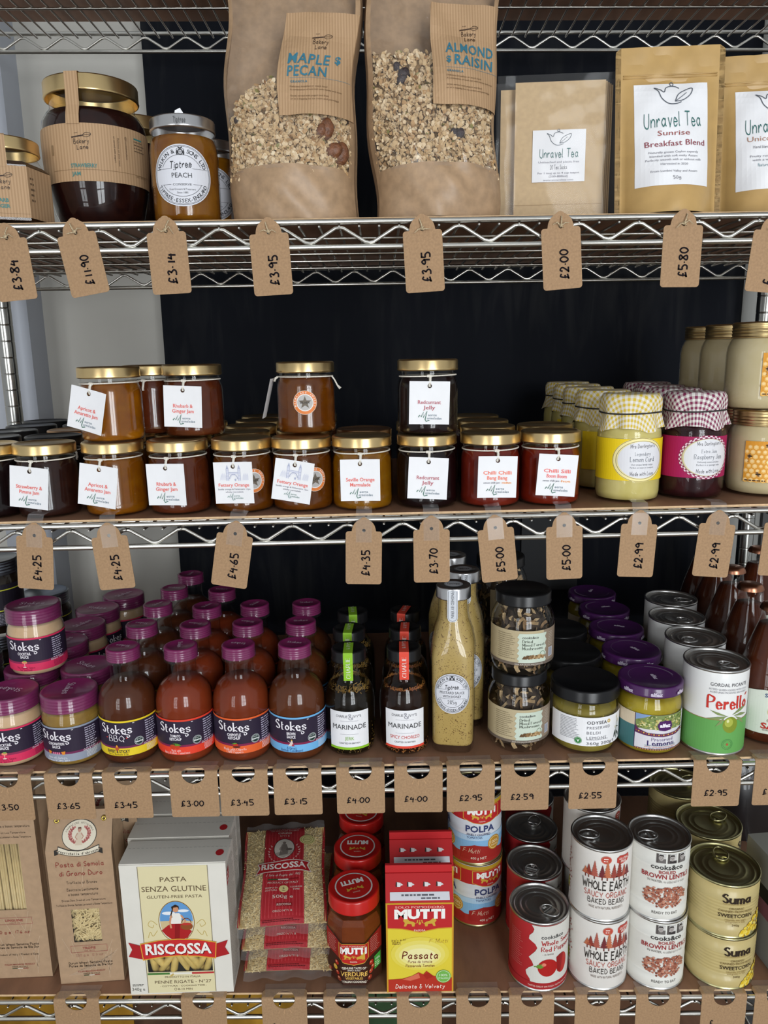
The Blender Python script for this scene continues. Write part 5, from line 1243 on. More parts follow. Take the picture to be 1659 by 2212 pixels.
def beldi():
    g = Part('glass', MB().lathe(BP2, M_glass, 44)); c = Part('brine', MB().lathe(inset(BP2, .0035, .060), M_brine, 36)); lem = Part('lemons', lemons_in(BP2, 14, 3, .0262), kind='stuff')
    lid = Part('lid', MB().lathe(lid_prof(.0405, .0655, .0150, .0015), M_blacklid, 48))
    lb = Decal(cyl(.0410, .0325), step=3, base=.0002); lb.rect(-52, -19, 52, 17, M_paper, 0)
    D = Decal(cyl(.0410, .0325), step=3, base=.0004); k_ = '#3d3d42'
    D.text('ODYSEA', -4, 10.8, 3.9, k_, w=24, align='l', sp=1.1, bold=.01); D.ring(23, 11.2, 1.6, 1.8, 1.0, '#c9a52c', 3, 12)
    for k, (t, w_) in enumerate((('PRESERVED', 29), ('BELDI', 16), ('LEMONS', 24))): D.text(t, -4, 4.4 - 6.4 * k, 3.4, '#77777d', w=w_, align='l', sp=1.15)
    D.text('360g 200g', -4, -16 + .6, 3.6, '#66666c', w=32, align='l'); D.text('e', 31, -14.6, 4.4, '#66666c'); D.para(-4, -11.4, 30, -10, 1, '#a0a0a6', 3, .5, 3)
    D.para(-36, -12, -12, 15, 14, '#707078', 3, .28, 12); D.ell(-13.5, -12.3, 4.4, 4.4, '#2f7d3c', 3, 20); D.ring(-13.5, -12.3, 3.7, 3.7, .3, '#e6efe6', 4, 18); D.text('V', -13.5, -12.3, 3.4, '#f0f5f0', layer=5, bold=.03)
    for x0, y0, s_ in ((36, 10, 1), (39, 4, 1.2), (34, -2, .8)): D.poly([(x0, y0), (x0 + 2 * s_, y0 + 4 * s_), (x0 + 4 * s_, y0 + 1.5 * s_)], '#e2d9b8', 3); D.line([(x0 + 2, y0 + 2), (38, -16)], .4, '#3e4a3c', 3)
    for a in ((36, -4, 33, -14), (39, -6, 44, -15), (37, 0, 43, -3)): D.poly([(a[0], a[1]), (a[0] + (a[2] - a[0]) * .5 + 2, (a[1] + a[3]) / 2), (a[2], a[3]), (a[0] + (a[2] - a[0]) * .5 - 1.4, (a[1] + a[3]) / 2)], '#39443a', 4)
    return [g, c, lem, lid, Part('label', lb.mb, [Part('lettering', D.mb)])]
be = beldi()
for j, (px, v, y) in enumerate(((1260, 1560, .053), (1227, 1470, .140), (1203, 1420, .226))): put3('preserved_lemon_jar', be, px, v, y, -4 + 30 * j, 'black lidded jar of whole beldi lemons with plain white label, ' + ['at the shelf front', 'second in its file', 'third in its file'][j], 'jar', 'jars of beldi lemons')
AP = [(0, .001), (.030, .001), (.033, 0), (.0360, .003), (.0372, .009), (.0374, .050), (.0378, .056), (.0370, .062), (.0345, .067), (.0338, .070), (.0338, .076)]
M_violet = mat('violet_lid', (0.060, 0.010, 0.085), .28, coat=.3)
def alfez():
    g = Part('glass', MB().lathe(AP, M_glass, 44)); c = Part('contents', MB().lathe(inset(AP, .0014, .0695), content('lemon_pieces', (0.30, 0.21, 0.012), (0.46, 0.36, 0.03), vs=35), 36))
    pale = '#c4b8cc'
    def word(D, x, y, s_, r_=0, ly=3): D.text('alfez', x, y, s_, pale, w=s_ * 3.0, rot=r_, bold=.05, layer=ly)
    DL = Decal(cyl(.0378, .0780), base=.0004)
    for k in range(7): word(DL, -99 + k * 33, 0, 4.4)
    DT = Decal(topmap(.0846), base=.0003); word(DT, 4, -3, 5.0, -80); DT.ring(0, 0, 27, 27, 1.2, '#8d7a98', 2, 40, 10, 95); DT.ring(0, 0, 25.6, 25.6, .3, '#8d7a98', 2, 40, 0, 200)
    lid = Part('lid', MB().lathe(lid_prof(.0373, .0725, .0125, .0006), M_violet, 48), [Part('lettering', DL.mb), Part('lettering', DT.mb)])
    lb = Decal(cyl(.0374, .030), step=3, base=.0002); lb.rect(-52, -22, 52, 22, ink('#d6d3da'), 0); lb.rect(-52, -22, -22, 6, ink('#3f6e70'), 1); lb.rect(-52, 6, -22, 22, ink('#d2c2a8'), 1); lb.rect(-22.6, -22, -21.8, 22, ink('#3a2450'), 2)
    D = Decal(cyl(.0374, .030), step=3, base=.0005); rg = random.Random(8)
    D.rect(-21.5, 4, 40, 22, '#7a8a52', 0); D.poly([(-21.5, 22), (-21.5, 14), (-12, 18), (-4, 22)], '#7f9ac4', 1)
    for k in range(170):
        x0, y0 = rg.uniform(-20, 39), rg.uniform(4.5, 20.5); a = rg.uniform(.7, 1.7)
        if x0 < -10 and y0 > 15: continue
        D.ell(x0, y0, a, a * rg.uniform(.6, 1), rg.choice(['#c9c48a', '#9aa85a', '#6d7f3a', '#dcd6a0', '#55662e', '#b8a860']), 2 + k % 2, 7)
    D.poly([(-21.5, 8), (-18, 3.2), (-8, -.2), (10, -1.4), (28, -.2), (40, 3)] + [(40, -1), (28, -4), (10, -5), (-8, -4), (-21.5, -2)], '#5a2c54', 4)
    for k in range(22): x0 = -20 + k * 2.8; D.ell(x0, -2.6 + .004 * (x0 - 10) ** 2, 1.0, 1.0, '#d6a84c' if k % 2 else '#9c4a3c', 5, 6)
    D.poly([(5, 14.5), (12, 15.6), (19, 14.5), (21, 9), (19, 3.6), (12, 2.4), (5, 3.6), (3, 9)], '#4a1c5c', 6); D.text('alfez', 12, 9.6, 4.4, '#ece6f0', w=13, bold=.05, layer=8)
    D.pen('Preserved', 10, -8.2, 4.0, '#5a4a80', w=26, wt=.9, nib=0, serif=True, layer=5); D.pen('Lemons', 9, -13, 5.4, '#2f1c60', w=33, wt=1.4, nib=0, serif=True, layer=5)
    for t, y, c_, w_ in (('PERFECT FOR MOROCCAN TAGINES', -16.2, '#3f8a88', 38), ('IDEAAL VOOR MAROKKAANSE TAJINES', -17.9, '#c0563c', 38), ('VEGAN / VEGANISTISCH / VEGAN', -19.6, '#3a2a50', 30)): D.text(t, 9, y, 1.1, c_, w=w_, layer=5)
    D.rect(-21.5, -22, 40, -20.4, '#6a3a50', 4)
    for k in range(22): D.ell(-20 + k * 2.8, -21.2, .7, .6, '#d6a84c', 5, 6)
    return [g, c, lid, Part('label', lb.mb, [Part('lettering', D.mb)])]
al = alfez()
for j, (px, v, y) in enumerate(((1399, 1560, .047), (1360, 1470, .132), (1328, 1420, .212), (1302, 1380, .292), (1276, 1340, .370))): put3('preserved_lemon_jar', al, px, v, y, -8, 'violet lidded jar of preserved lemons, ' + ['colourful label in full view at the shelf front', 'second in its file', 'third in its file', 'fourth in its file', 'last in its file'][j], 'jar', 'violet lidded lemon jars', over={'lid': rot((0, 25, 60, 100, 150)[j])})

# ------------------------------------------------------------------ tins (shared by shelves 3 and 4)
M_tin = mat('tinplate', (0.58, 0.58, 0.57), .34, metal=1.0, var=.06, vscale=25); M_gtin = mat('gold_tinplate', (0.48, 0.45, 0.24), .34, metal=1.0, var=.06, vscale=25)
def tin(r, h, label_m, ribs=0, tinm=M_tin, ring_rot=0, deco=(), lid_deco=None, rib_amp=.0005):
    rim0 = MB().lathe([(0, .0012), (r - .004, .0012), (r - .003, 0), (r, .0004), (r + .0008, .0012), (r + .0006, .0026), (r - .0004, .0036)], tinm, 44); rim1 = MB().lathe([(r - .0004, h - .0036), (r + .0006, h - .0028), (r + .0008, h - .0012), (r + .0003, h), (r - .0012, h), (r - .0016, h - .0030)], tinm, 44)
    pr = [(r - .0004, .0034)]
    if ribs:
        z0, z1 = .022, h - .022; pr += [(r, .005), (r, z0)]; n = ribs
        for k in range(n * 4 + 1): pr.append((r - rib_amp * (1 - math.cos(2 * PI * k / 4)) / 2, z0 + (z1 - z0) * k / (n * 4)))
        pr += [(r, z1), (r, h - .005)]
    else: pr += [(r, .005), (r, h * .25), (r, h * .5), (r, h * .75), (r, h - .005)]
    pr.append((r - .0004, h - .0034))
    wrap = Part('label', MB().lathe(pr, label_m, 44), [Part('lettering', d.mb) for d in deco])
    zl = h - .0042
    lid = MB().lathe([(r - .0014, h - .003), (r - .0030, zl), (r - .006, zl), (r - .0068, zl + .0006), (r - .0076, zl), (r * .62, zl), (r * .60, zl + .0005), (r * .57, zl), (r * .45, zl), (r * .43, zl + .0004), (r * .40, zl), (0, zl)], tinm, 44)
    T = Matrix.Rotation(ring_rot, 4, 'Z')
    pull = MB(); N = 28; y0 = -r * .80
    pull.tube([(.0085 * math.sin(2 * PI * k / N) * (1.0 if math.cos(2 * PI * k / N) > 0 else 1.08), y0 + .013 - .0125 * math.cos(2 * PI * k / N) if True else 0, zl + .0022 + .0008 * (1 + math.cos(2 * PI * k / N))) for k in range(N)], .0012, tinm, 6, T=T, closed=True)
    pull.box(-.0075, .0075, y0 + .0165, y0 + .0185, zl + .0010, zl + .0028, tinm, T=T); pull.lathe([(0, .0006), (.0028, .0006), (.0026, .0022), (0, .0024)], tinm, 14, T=T @ Matrix.Translation((0, y0 + .0225, zl)))
    subs = [Part('ring_pull', pull)]
    if lid_deco: subs.append(Part('lettering', lid_deco.mb))
    return [Part('bottom_rim', rim0), Part('top_rim', rim1), wrap, Part('lid', lid, subs)]
def half_label(r, z0, split):
    pass
# olive tins
OR, OH = .0365, .106
Dg = Decal(cyl(OR, OH / 2), step=3, base=.0003)
Dg.rect(-114.5, -49.5, 114.5, -8, '#62a054', 0); Dg.rect(-114.5, -8, 114.5, -7.4, '#9a6a3c', 1)
Dg.text('GORDAL PICANTE', 4, 36, 4.2, '#46464c', w=44, sp=1.1); Dg.text('PITTED QUEEN OLIVES WITH CHILLI', 4, 30, 2.2, '#8a8a92', w=46); Dg.text('ACEITUNAS PICANTES SIN HUESO', 4, 26.6, 2.2, '#8a8a92', w=44)
Dg.pen('Perelló', 4, 11.5, 15, '#c23026', w=50, wt=1.7, nib=R(8), serif=True) if False else Dg.pen('Perello', 4, 14, 14.5, '#c23026', w=50, wt=1.75, nib=R(8), serif=True); Dg.line([(25.5, 21), (28.5, 24)], 1.6, '#c23026', 4)
Dg.ell(7, -13.5, 9, 10, '#7d8c2a', 2, 24); Dg.ell(5, -10.5, 5, 5.5, '#a5ae48', 3, 18); Dg.ell(3.6, -8.6, 1.6, 2.0, '#d5d9a0', 4, 12)
for x0, y0, x1, y1, w_ in ((4, -2, -20, -7, 3.0), (2, -2, -17, 4, 2.4), (8, -1, 30, 8, 3.0), (10, -2, 31, -3, 2.8), (12, -3, 27, -15, 3.0), (0, -3, -10, -16, 2.6)):
    mx_, my_ = (x0 + x1) / 2, (y0 + y1) / 2; nx, ny = -(y1 - y0), (x1 - x0); q = math.hypot(nx, ny); Dg.poly([(x0, y0), (mx_ + nx / q * w_, my_ + ny / q * w_), (x1, y1), (mx_ - nx / q * w_ * .3, my_ - ny / q * w_ * .3)], '#7f8f5a', 5)
Dg.ring(5, -38, 6.4, 6.4, .5, '#3c7a40', 2, 24); Dg.ring(5, -38, 4.8, 4.8, .4, '#3c7a40', 2, 20); Dg.ell(5, -38, 1.6, 1.6, '#a05a3a', 3, 8)
M_tinw = mat('white_tin_label', (0.78, 0.78, 0.77), .4, coat=.2)
ot = tin(OR, OH, M_tinw, deco=[Dg], ring_rot=R(10))
for j, (px, v, y) in enumerate(((1537, 1560, .044), (1497, 1440, .119), (1457, 1400, .195), (1444, 1370, .271))): put3('olive_tin', ot, px, v, y, -3 + 4 * j, 'white and green tin of gordal olives, ' + ['large red lettering in view at the shelf front', 'second in its file', 'third in its file', 'last in its file'][j], 'tin', 'tins of olives', over={'lid': rot((20, -60, 0, 40)[j])})

# salsa bottles with crown caps
VP = [(0, .001), (.028, .001), (.032, 0), (.0355, .004), (.0368, .012), (.0370, .062), (.0355, .078), (.0300, .100), (.0225, .124), (.0165, .142), (.0142, .152), (.0140, .158), (.0150, .160), (.0150, .163), (.0135, .165)]
M_crown = mat('copper_crown_cap', (0.45, 0.20, 0.12), .3, metal=1.0)
def salsa():
    g = Part('glass', MB().lathe(VP, M_glass, 44)); c = Part('contents', MB().lathe(inset(VP, .0012, .150), content('tomato_salsa', (0.11, 0.022, 0.007), (0.15, 0.034, 0.011), vs=60), 36))
    cr = MB(); vs = []; fs = []; n = 42
    for j, (r_, z) in enumerate(((.0158, .160), (.0150, .1635), (.0140, .1665), (.011, .1680), (0.0005, .1684))):
        for i in range(n): rr = r_ + (.0006 * math.cos(PI * i) if j == 0 else .0004 * math.cos(PI * i) if j == 1 else 0); a = 2 * PI * i / n; vs.append((rr * math.sin(a), -rr * math.cos(a), z))
    for j in range(4):
        for i in range(n): fs.append((j * n + i, j * n + (i + 1) % n, (j + 1) * n + (i + 1) % n, (j + 1) * n + i))
    cr.add(vs, fs, M_crown, True)
    lb = Decal(cyl(.0372, .046), step=3, base=.0003); lb.poly([(-36, -30), (36, -30), (36, 22), (20, 25), (0, 26), (-20, 25), (-36, 22)], ink('#cfd6c9'), 0)
    D = Decal(cyl(.0372, .046), step=3, base=.0006)
    for k in range(40): a = R(k * 9); D.line([(0, -2), (34 * math.cos(a), -2 + 27 * math.sin(a))] if abs(34 * math.cos(a)) < 35 else [(0, 0), (1, 1)], .25, '#b9c2b4', 0)
    D.text('SEGGIANO', 0, 19, 4.6, '#2f4a7a', w=34, bold=.02); D.ell(0, -1, 13, 11, '#e2c56a', 1, 24)
    for x0 in (-6, 5): D.ell(x0, -1, 6.5, 6.2, '#b8301c', 2, 20); D.ell(x0 - 2, 1, 2, 1.8, '#dd7a50', 3, 10); D.poly([(x0 - 3, 5.4), (x0, 4.4), (x0 + 3, 5.6), (x0, 7)], '#4c6a2c', 3)
    D.text('ORGANIC', 0, -12.6, 4.0, '#7a3c30', w=26); D.text('SALSA', 0, -19.6, 7.2, '#b02a20', w=38, bold=.03); D.text('SICILIAN CHERRY TOMATO', 0, -25, 1.9, '#6a3c34', w=34)
    return [g, c, Part('crown_cap', cr), Part('label', lb.mb, [Part('lettering', D.mb)])]
sa = salsa()
for j, (px, v, y) in enumerate(((1652, 1540, .062), (1608, 1420, .140), (1572, 1380, .218), (1543, 1340, .296), (1517, 1310, .374))): put3('salsa_bottle', sa, px - (0, 0, 0, 0, 0)[j], v, y, -4 + 3 * j, 'tomato salsa bottle with copper crown cap, ' + ['red lettering on its pale label, at the front', 'second in its file', 'third in its file', 'fourth in its file', 'last in its file'][j], 'bottle', 'crown capped salsa bottles')
put3('salsa_bottle', sa, 1632, 1290, .318, 20, 'tomato salsa bottle with copper crown cap by the chrome post', 'bottle', 'crown capped salsa bottles')

# ================================================================== shelf 4: pasta, tomatoes, tins
def put4(name, parts, px, v, y, rz, label, cat, group=None, lift=0, over=None, tilt=None):
    x = X(px, v, y); return spawn(name, parts, (x, y, top(4, x) + lift), R(rz), label, cat, group, over, tilt)
M_paperbag = mat('brown_pasta_bag', (0.40, 0.265, 0.16), .75, var=.06, vscale=120, bump=.08, bscale=120)
M_brass = mat('brass_eyelet', (0.55, 0.42, 0.10), .3, metal=1.0)
M_pasta = mat('dry_pasta', (0.66, 0.52, 0.26), .55, var=.08, vscale=90); M_pasta2 = mat('dry_linguine', (0.60, 0.46, 0.22), .5, var=.08, vscale=90)
M_winfilm = clear_mat('window_film', (.98, .98, .98), 1.4, .05, haze=.02)
def pasta_bag(kind):
    W, Dp = .0395, .026
    Hs, Hh = (.258, .276) if kind == 'linguine' else (.190, .229)
    wx, wz0, wz1 = (.0175, .100, .193) if kind == 'linguine' else (.0172, .060, .107)
    b = MB()
    def fr(x0, x1, z0, z1): b.add([(x0, -Dp, z0), (x1, -Dp, z0), (x1, -Dp, z1), (x0, -Dp, z1)], [(0, 1, 2, 3)], M_paperbag)
    fr(-W, -wx, 0, Hs); fr(wx, W, 0, Hs); fr(-wx, wx, 0, wz0); fr(-wx, wx, wz1, Hs)
    b.add([(-W, -Dp, Hs), (W, -Dp, Hs), (W - .001, -.002, Hh), (-W + .001, -.002, Hh)], [(0, 1, 2, 3)], M_paperbag)
    b.add([(-W, Dp, 0), (W, Dp, 0), (W, Dp, Hs), (-W, Dp, Hs), (-W + .001, .002, Hh), (W - .001, .002, Hh)], [(1, 0, 3, 2), (2, 3, 4, 5)], M_paperbag)
    for sx in (-1, 1):
        p = [(sx * W, -Dp, 0), (sx * (W - .0045), 0, 0), (sx * W, Dp, 0), (sx * W, -Dp, Hs), (sx * (W - .006), 0, Hs - .01), (sx * W, Dp, Hs), (sx * (W - .001), -.002, Hh), (sx * (W - .001), .002, Hh)]
        b.add(p, [(0, 1, 4, 3), (1, 2, 5, 4), (3, 4, 6), (4, 5, 7), (4, 7, 6)], M_paperbag)
    b.add([(-W, -Dp, .0005), (W, -Dp, .0005), (W, Dp, .0005), (-W, Dp, .0005)], [(3, 2, 1, 0)], M_paperbag)
    b.box(-W + .001, W - .001, -.0035, .0030, Hh - .006, Hh + .001, M_paperbag)
    parts = [Part('paper_bag', b)]
    for sx in (-1, 1): parts.append(Part('brass_eyelet', MB().lathe([(.0012, .0), (.0012, .0008), (.0026, .0010), (.0034, .0004), (.0034, 0)], M_brass, 16), T=Matrix.Translation((sx * .0285, -.0085, Hh - .0085)) @ Matrix.Rotation(R(90 - 32), 4, 'X')))
    pm_ = MB(); rg = random.Random(4)
    if kind == 'linguine':
        n = 11
        for k in range(n): x0 = -wx + (k + .5) * 2 * wx / n; pm_.tube([(x0 + rg.uniform(-.0006, .0006), -Dp + .0035 + rg.uniform(0, .002), wz0 - .008), (x0 + rg.uniform(-.0006, .0006), -Dp + .003, wz1 + .006)], .00165, M_pasta2, 7)
        pm_.box(-wx - .002, wx + .002, -Dp + .007, -Dp + .008, wz0 - .008, wz1 + .006, M_pasta2)
    else:
        for k in range(150):
            x0, z0 = rg.uniform(-wx - .002, wx + .002), rg.uniform(wz0 - .003, wz1 + .003); a = rg.gauss(.9, .7); L_ = rg.uniform(.006, .011)
            q = [(x0 + L_ * t * math.cos(a) + .0012 * math.sin(5 * t), -Dp + .003 + rg.uniform(0, .003), z0 + L_ * t * math.sin(a)) for t in (-1, -.5, 0, .5, 1)]
            pm_.tube(q, [.0004, .0011, .0013, .0011, .0004], M_pasta, 6)
        pm_.box(-wx - .002, wx + .002, -Dp + .008, -Dp + .009, wz0 - .003, wz1 + .003, M_pasta)
    parts.append(Part('pasta', pm_, kind='stuff'))
    parts.append(Part('window_film', MB().add([(-wx - .001, -Dp + .0004, wz0 - .001), (wx + .001, -Dp + .0004, wz0 - .001), (wx + .001, -Dp + .0004, wz1 + .001), (-wx - .001, -Dp + .0004, wz1 + .001)], [(0, 1, 2, 3)], M_winfilm)))
    D = Decal(lambda u, v, o: (u, -Dp - o if v < Hs else -Dp + (v - Hs) * (Dp - .002) / (Hh - Hs) - o, v), base=.0003); red = '#8e3a34'; k_ = '#4b3d33'; pale = '#bfa68c'
    rg = random.Random(9)
    for q in range(16):   # pale wheat drawing printed over the bag
        x0 = rg.uniform(-30, 30); y0 = rg.uniform(5, 150); a = rg.uniform(-.8, .8); pts = [(x0 + 12 * t * math.sin(a) * 2, y0 + 34 * t) for t in (0, .4, .8)]
        pts = [(max(-38, min(38, x)), y) for x, y in pts]
        ok_ = all(not (abs(x) < wx * 1000 + 2 and wz0 * 1000 - 2 < y < wz1 * 1000 + 2) for x, y in crom(pts, 4))
        if ok_: D.line(pts, .6, pale, 0, smooth=True)
    for q in range(9):
        a0 = R(10 + q * 18); D.line([(-28 + q * 2, 12), (-10 + 4 * q, 20 + 2 * q), (20 + 2 * q, 24 + 3 * q)][:3], .5, pale, 0, smooth=True) if kind != 'linguine' else None
    def logo(cy):
        D.ell(0, cy, 21, 15.5, '#2e2a26', 2, 36); D.ell(0, cy, 20.2, 14.8, '#d9d0bc', 3, 36); D.arctext('LAVORAZIONE ARTIGIANALE', 0, cy, 17, 12, 1.9, '#5a4a3a', 160, 20, 4)
        for sx in (-1, 1):
            for q in range(8):
                a = R(-62 + q * 16); px_, py_ = sx * 11.5 * math.cos(a), cy - 1 + 8.6 * math.sin(a)
                for rr in (-1, 1): D.poly([(px_, py_), (px_ + sx * rr * 2.6 + .3, py_ + 1.6), (px_ + sx * rr * 1.6, py_ + 3.6), (px_ - sx * rr * .2, py_ + 2.0)], ('#a85a54', '#b8706a')[q % 2], 4)
        D.poly([(-4.2, cy - 10), (4.4, cy - 10), (3.2, cy - 3), (2.6, cy + 2.4), (-2.4, cy + 2.4), (-3.4, cy - 3)], '#cdbca6', 6); D.ell(0, cy + 5, 2.0, 2.4, '#b98a78', 7, 12); D.poly([(-2.2, cy + 5), (-1.8, cy + 7.6), (1.8, cy + 7.8), (2.3, cy + 5), (1.2, cy + 6.2), (-1.2, cy + 6.2)], '#6e4a3a', 8); D.line([(2.2, cy + 1.8), (5, cy - 1.5), (3.4, cy - 4)], 1.1, '#b98a78', 7); D.line([(-2.2, cy + 1.8), (-4.6, cy - 2), (-2, cy - 4.4)], 1.1, '#b98a78', 7)
        D.poly([(-29, cy - 21), (-29, cy - 14), (-24, cy - 13), (-24, cy - 19)], '#2e2a26', 4); D.poly([(29, cy - 21), (29, cy - 14), (24, cy - 13), (24, cy - 19)], '#2e2a26', 4)
        D.poly([(-25, cy - 10), (-12, cy - 14), (0, cy - 15.5), (12, cy - 14), (25, cy - 10), (25, cy - 18), (12, cy - 22), (0, cy - 23.5), (-12, cy - 22), (-25, cy - 18)], '#2e2a26', 6); D.poly([(-24.2, cy - 11), (-12, cy - 14.8), (0, cy - 16.2), (12, cy - 14.8), (24.2, cy - 11), (24.2, cy - 17.2), (12, cy - 21.2), (0, cy - 22.7), (-12, cy - 21.2), (-24.2, cy - 17.2)], '#d9d0bc', 7)
        D.arctext("rustichella d'abruzzo", 0, cy + 40, 60, 59.4, 3.0, '#2e2a26', 270 - 22, 270 + 22, 9, .02, inward=True)
    if kind == 'trofie':
        logo(205); D.pen('Pasta di Semola', 0, 171, 6.4, red, w=58, wt=.95); D.pen('di Grano Duro', 0, 158.5, 6.4, red, w=52, wt=.95)
        for t, y, w_ in (('Trafilata al Bronzo', 145.5, 37), ('Essiccata Lentamente', 135.5, 38), ('a bassa temperatura', 129, 36)): D.pen(t, 0, y, 3.6, k_, w=w_, wt=.9)
        D.pen('Bronze Dies, Dried at Low Temperature', 0, 120.5, 2.5, k_, w=53, wt=1); D.pen('Trafilees au Bronze, Sechees Lentement a Basse Temperature', 0, 114, 2.5, k_, w=68, wt=1); D.pen('350 g e (12.3 oz.)', 0, 41, 3.2, '#a87a68', w=34, wt=.9); nm, sub = 'TROFIE', 'cod 13-14'
        yb = 50
    else:
        D.pen('Pasta di Semola', 0, 254, 6.0, red, w=58, wt=.95); D.pen('di Grano Duro', 0, 241, 6.0, red, w=52, wt=.95)
        D.pen('Trafilata al Bronzo', 0, 228, 3.4, k_, w=36, wt=.9); D.pen('Essiccata Lentamente a bassa temperatura', 0, 218, 3.2, k_, w=68, wt=.9); D.pen('Bronze Dies, Dried at Low Temperature', 0, 209, 2.4, k_, w=56, wt=1); D.pen('Trafilees au Bronze, Sechees Lentement a Basse Temperature', 0, 203, 2.4, k_, w=68, wt=1)
        nm, sub, yb = 'LINGUINE', 'cod 9-13', 84; D.pen('500 g e (17.6 oz.)', -4, 68, 4.2, red, w=45, wt=.9)
    for q in ((-22, yb - 5, 22, yb - 4.6), (-22, yb + 4.6, 22, yb + 5), (-22.4, yb - 5, -22, yb + 5), (22, yb - 5, 22.4, yb + 5)): D.rect(*q, '#a8625a', 2)
    D.text(nm, 0, yb + 1, 3.2, '#9a5048', w=16 if kind == 'trofie' else 22, bold=.02); D.text(sub, 0, yb - 2.8, 1.6, '#9a5048', w=13)
    y0 = 30 if kind == 'trofie' else 50
    D.pen('Durum Wheat Semolina Pasta', 0, y0, 3.0, '#33291f', w=54, wt=1.1); D.pen('Pates de Semoule de Ble Dur', 0, y0 - 4.4, 3.0, '#33291f', w=54, wt=1.1)
    if kind == 'linguine': D.pen('Product of Italy / Produit d Italie', 0, 35, 2.6, '#33291f', w=50, wt=1); yy = 20
    else: yy = 17
    D.text('ITALIAN MACARONI PRODUCT', 0, yy, 2.2, '#8e3a34', w=38 if kind != 'trofie' else 34, bold=.01); D.text('MADE IN ITALY', 0, yy - 3.4, 2.0, '#33291f', w=20)
    for q, c_ in enumerate(('#3a4a34', '#d8d0c4', '#8a4438')): D.rect(-10 + q * 6.7, yy - 6.4, -3.3 + q * 6.7, yy - 5.4, c_, 3)
    parts.append(Part('printing', D.mb)); return parts
PG = 'brown paper bags of pasta'
tro, lin = pasta_bag('trofie'), pasta_bag('linguine')
put4('pasta_bag', tro, 200, 1960, .050, 4, 'brown paper pasta bag with brass eyelets and a window of trofie twists', 'pasta bag', PG)
put4('pasta_bag', lin, 50, 1960, .058, 2, 'brown paper pasta bag with a tall window of straight linguine', 'pasta bag', PG)
put4('pasta_bag', tro, 249, 1850, .112, 6, 'brown paper pasta bag standing behind the trofie bag', 'pasta bag', PG)
put4('pasta_bag', lin, 100, 1850, .122, 0, 'brown paper pasta bag standing behind the linguine bag', 'pasta bag', PG)

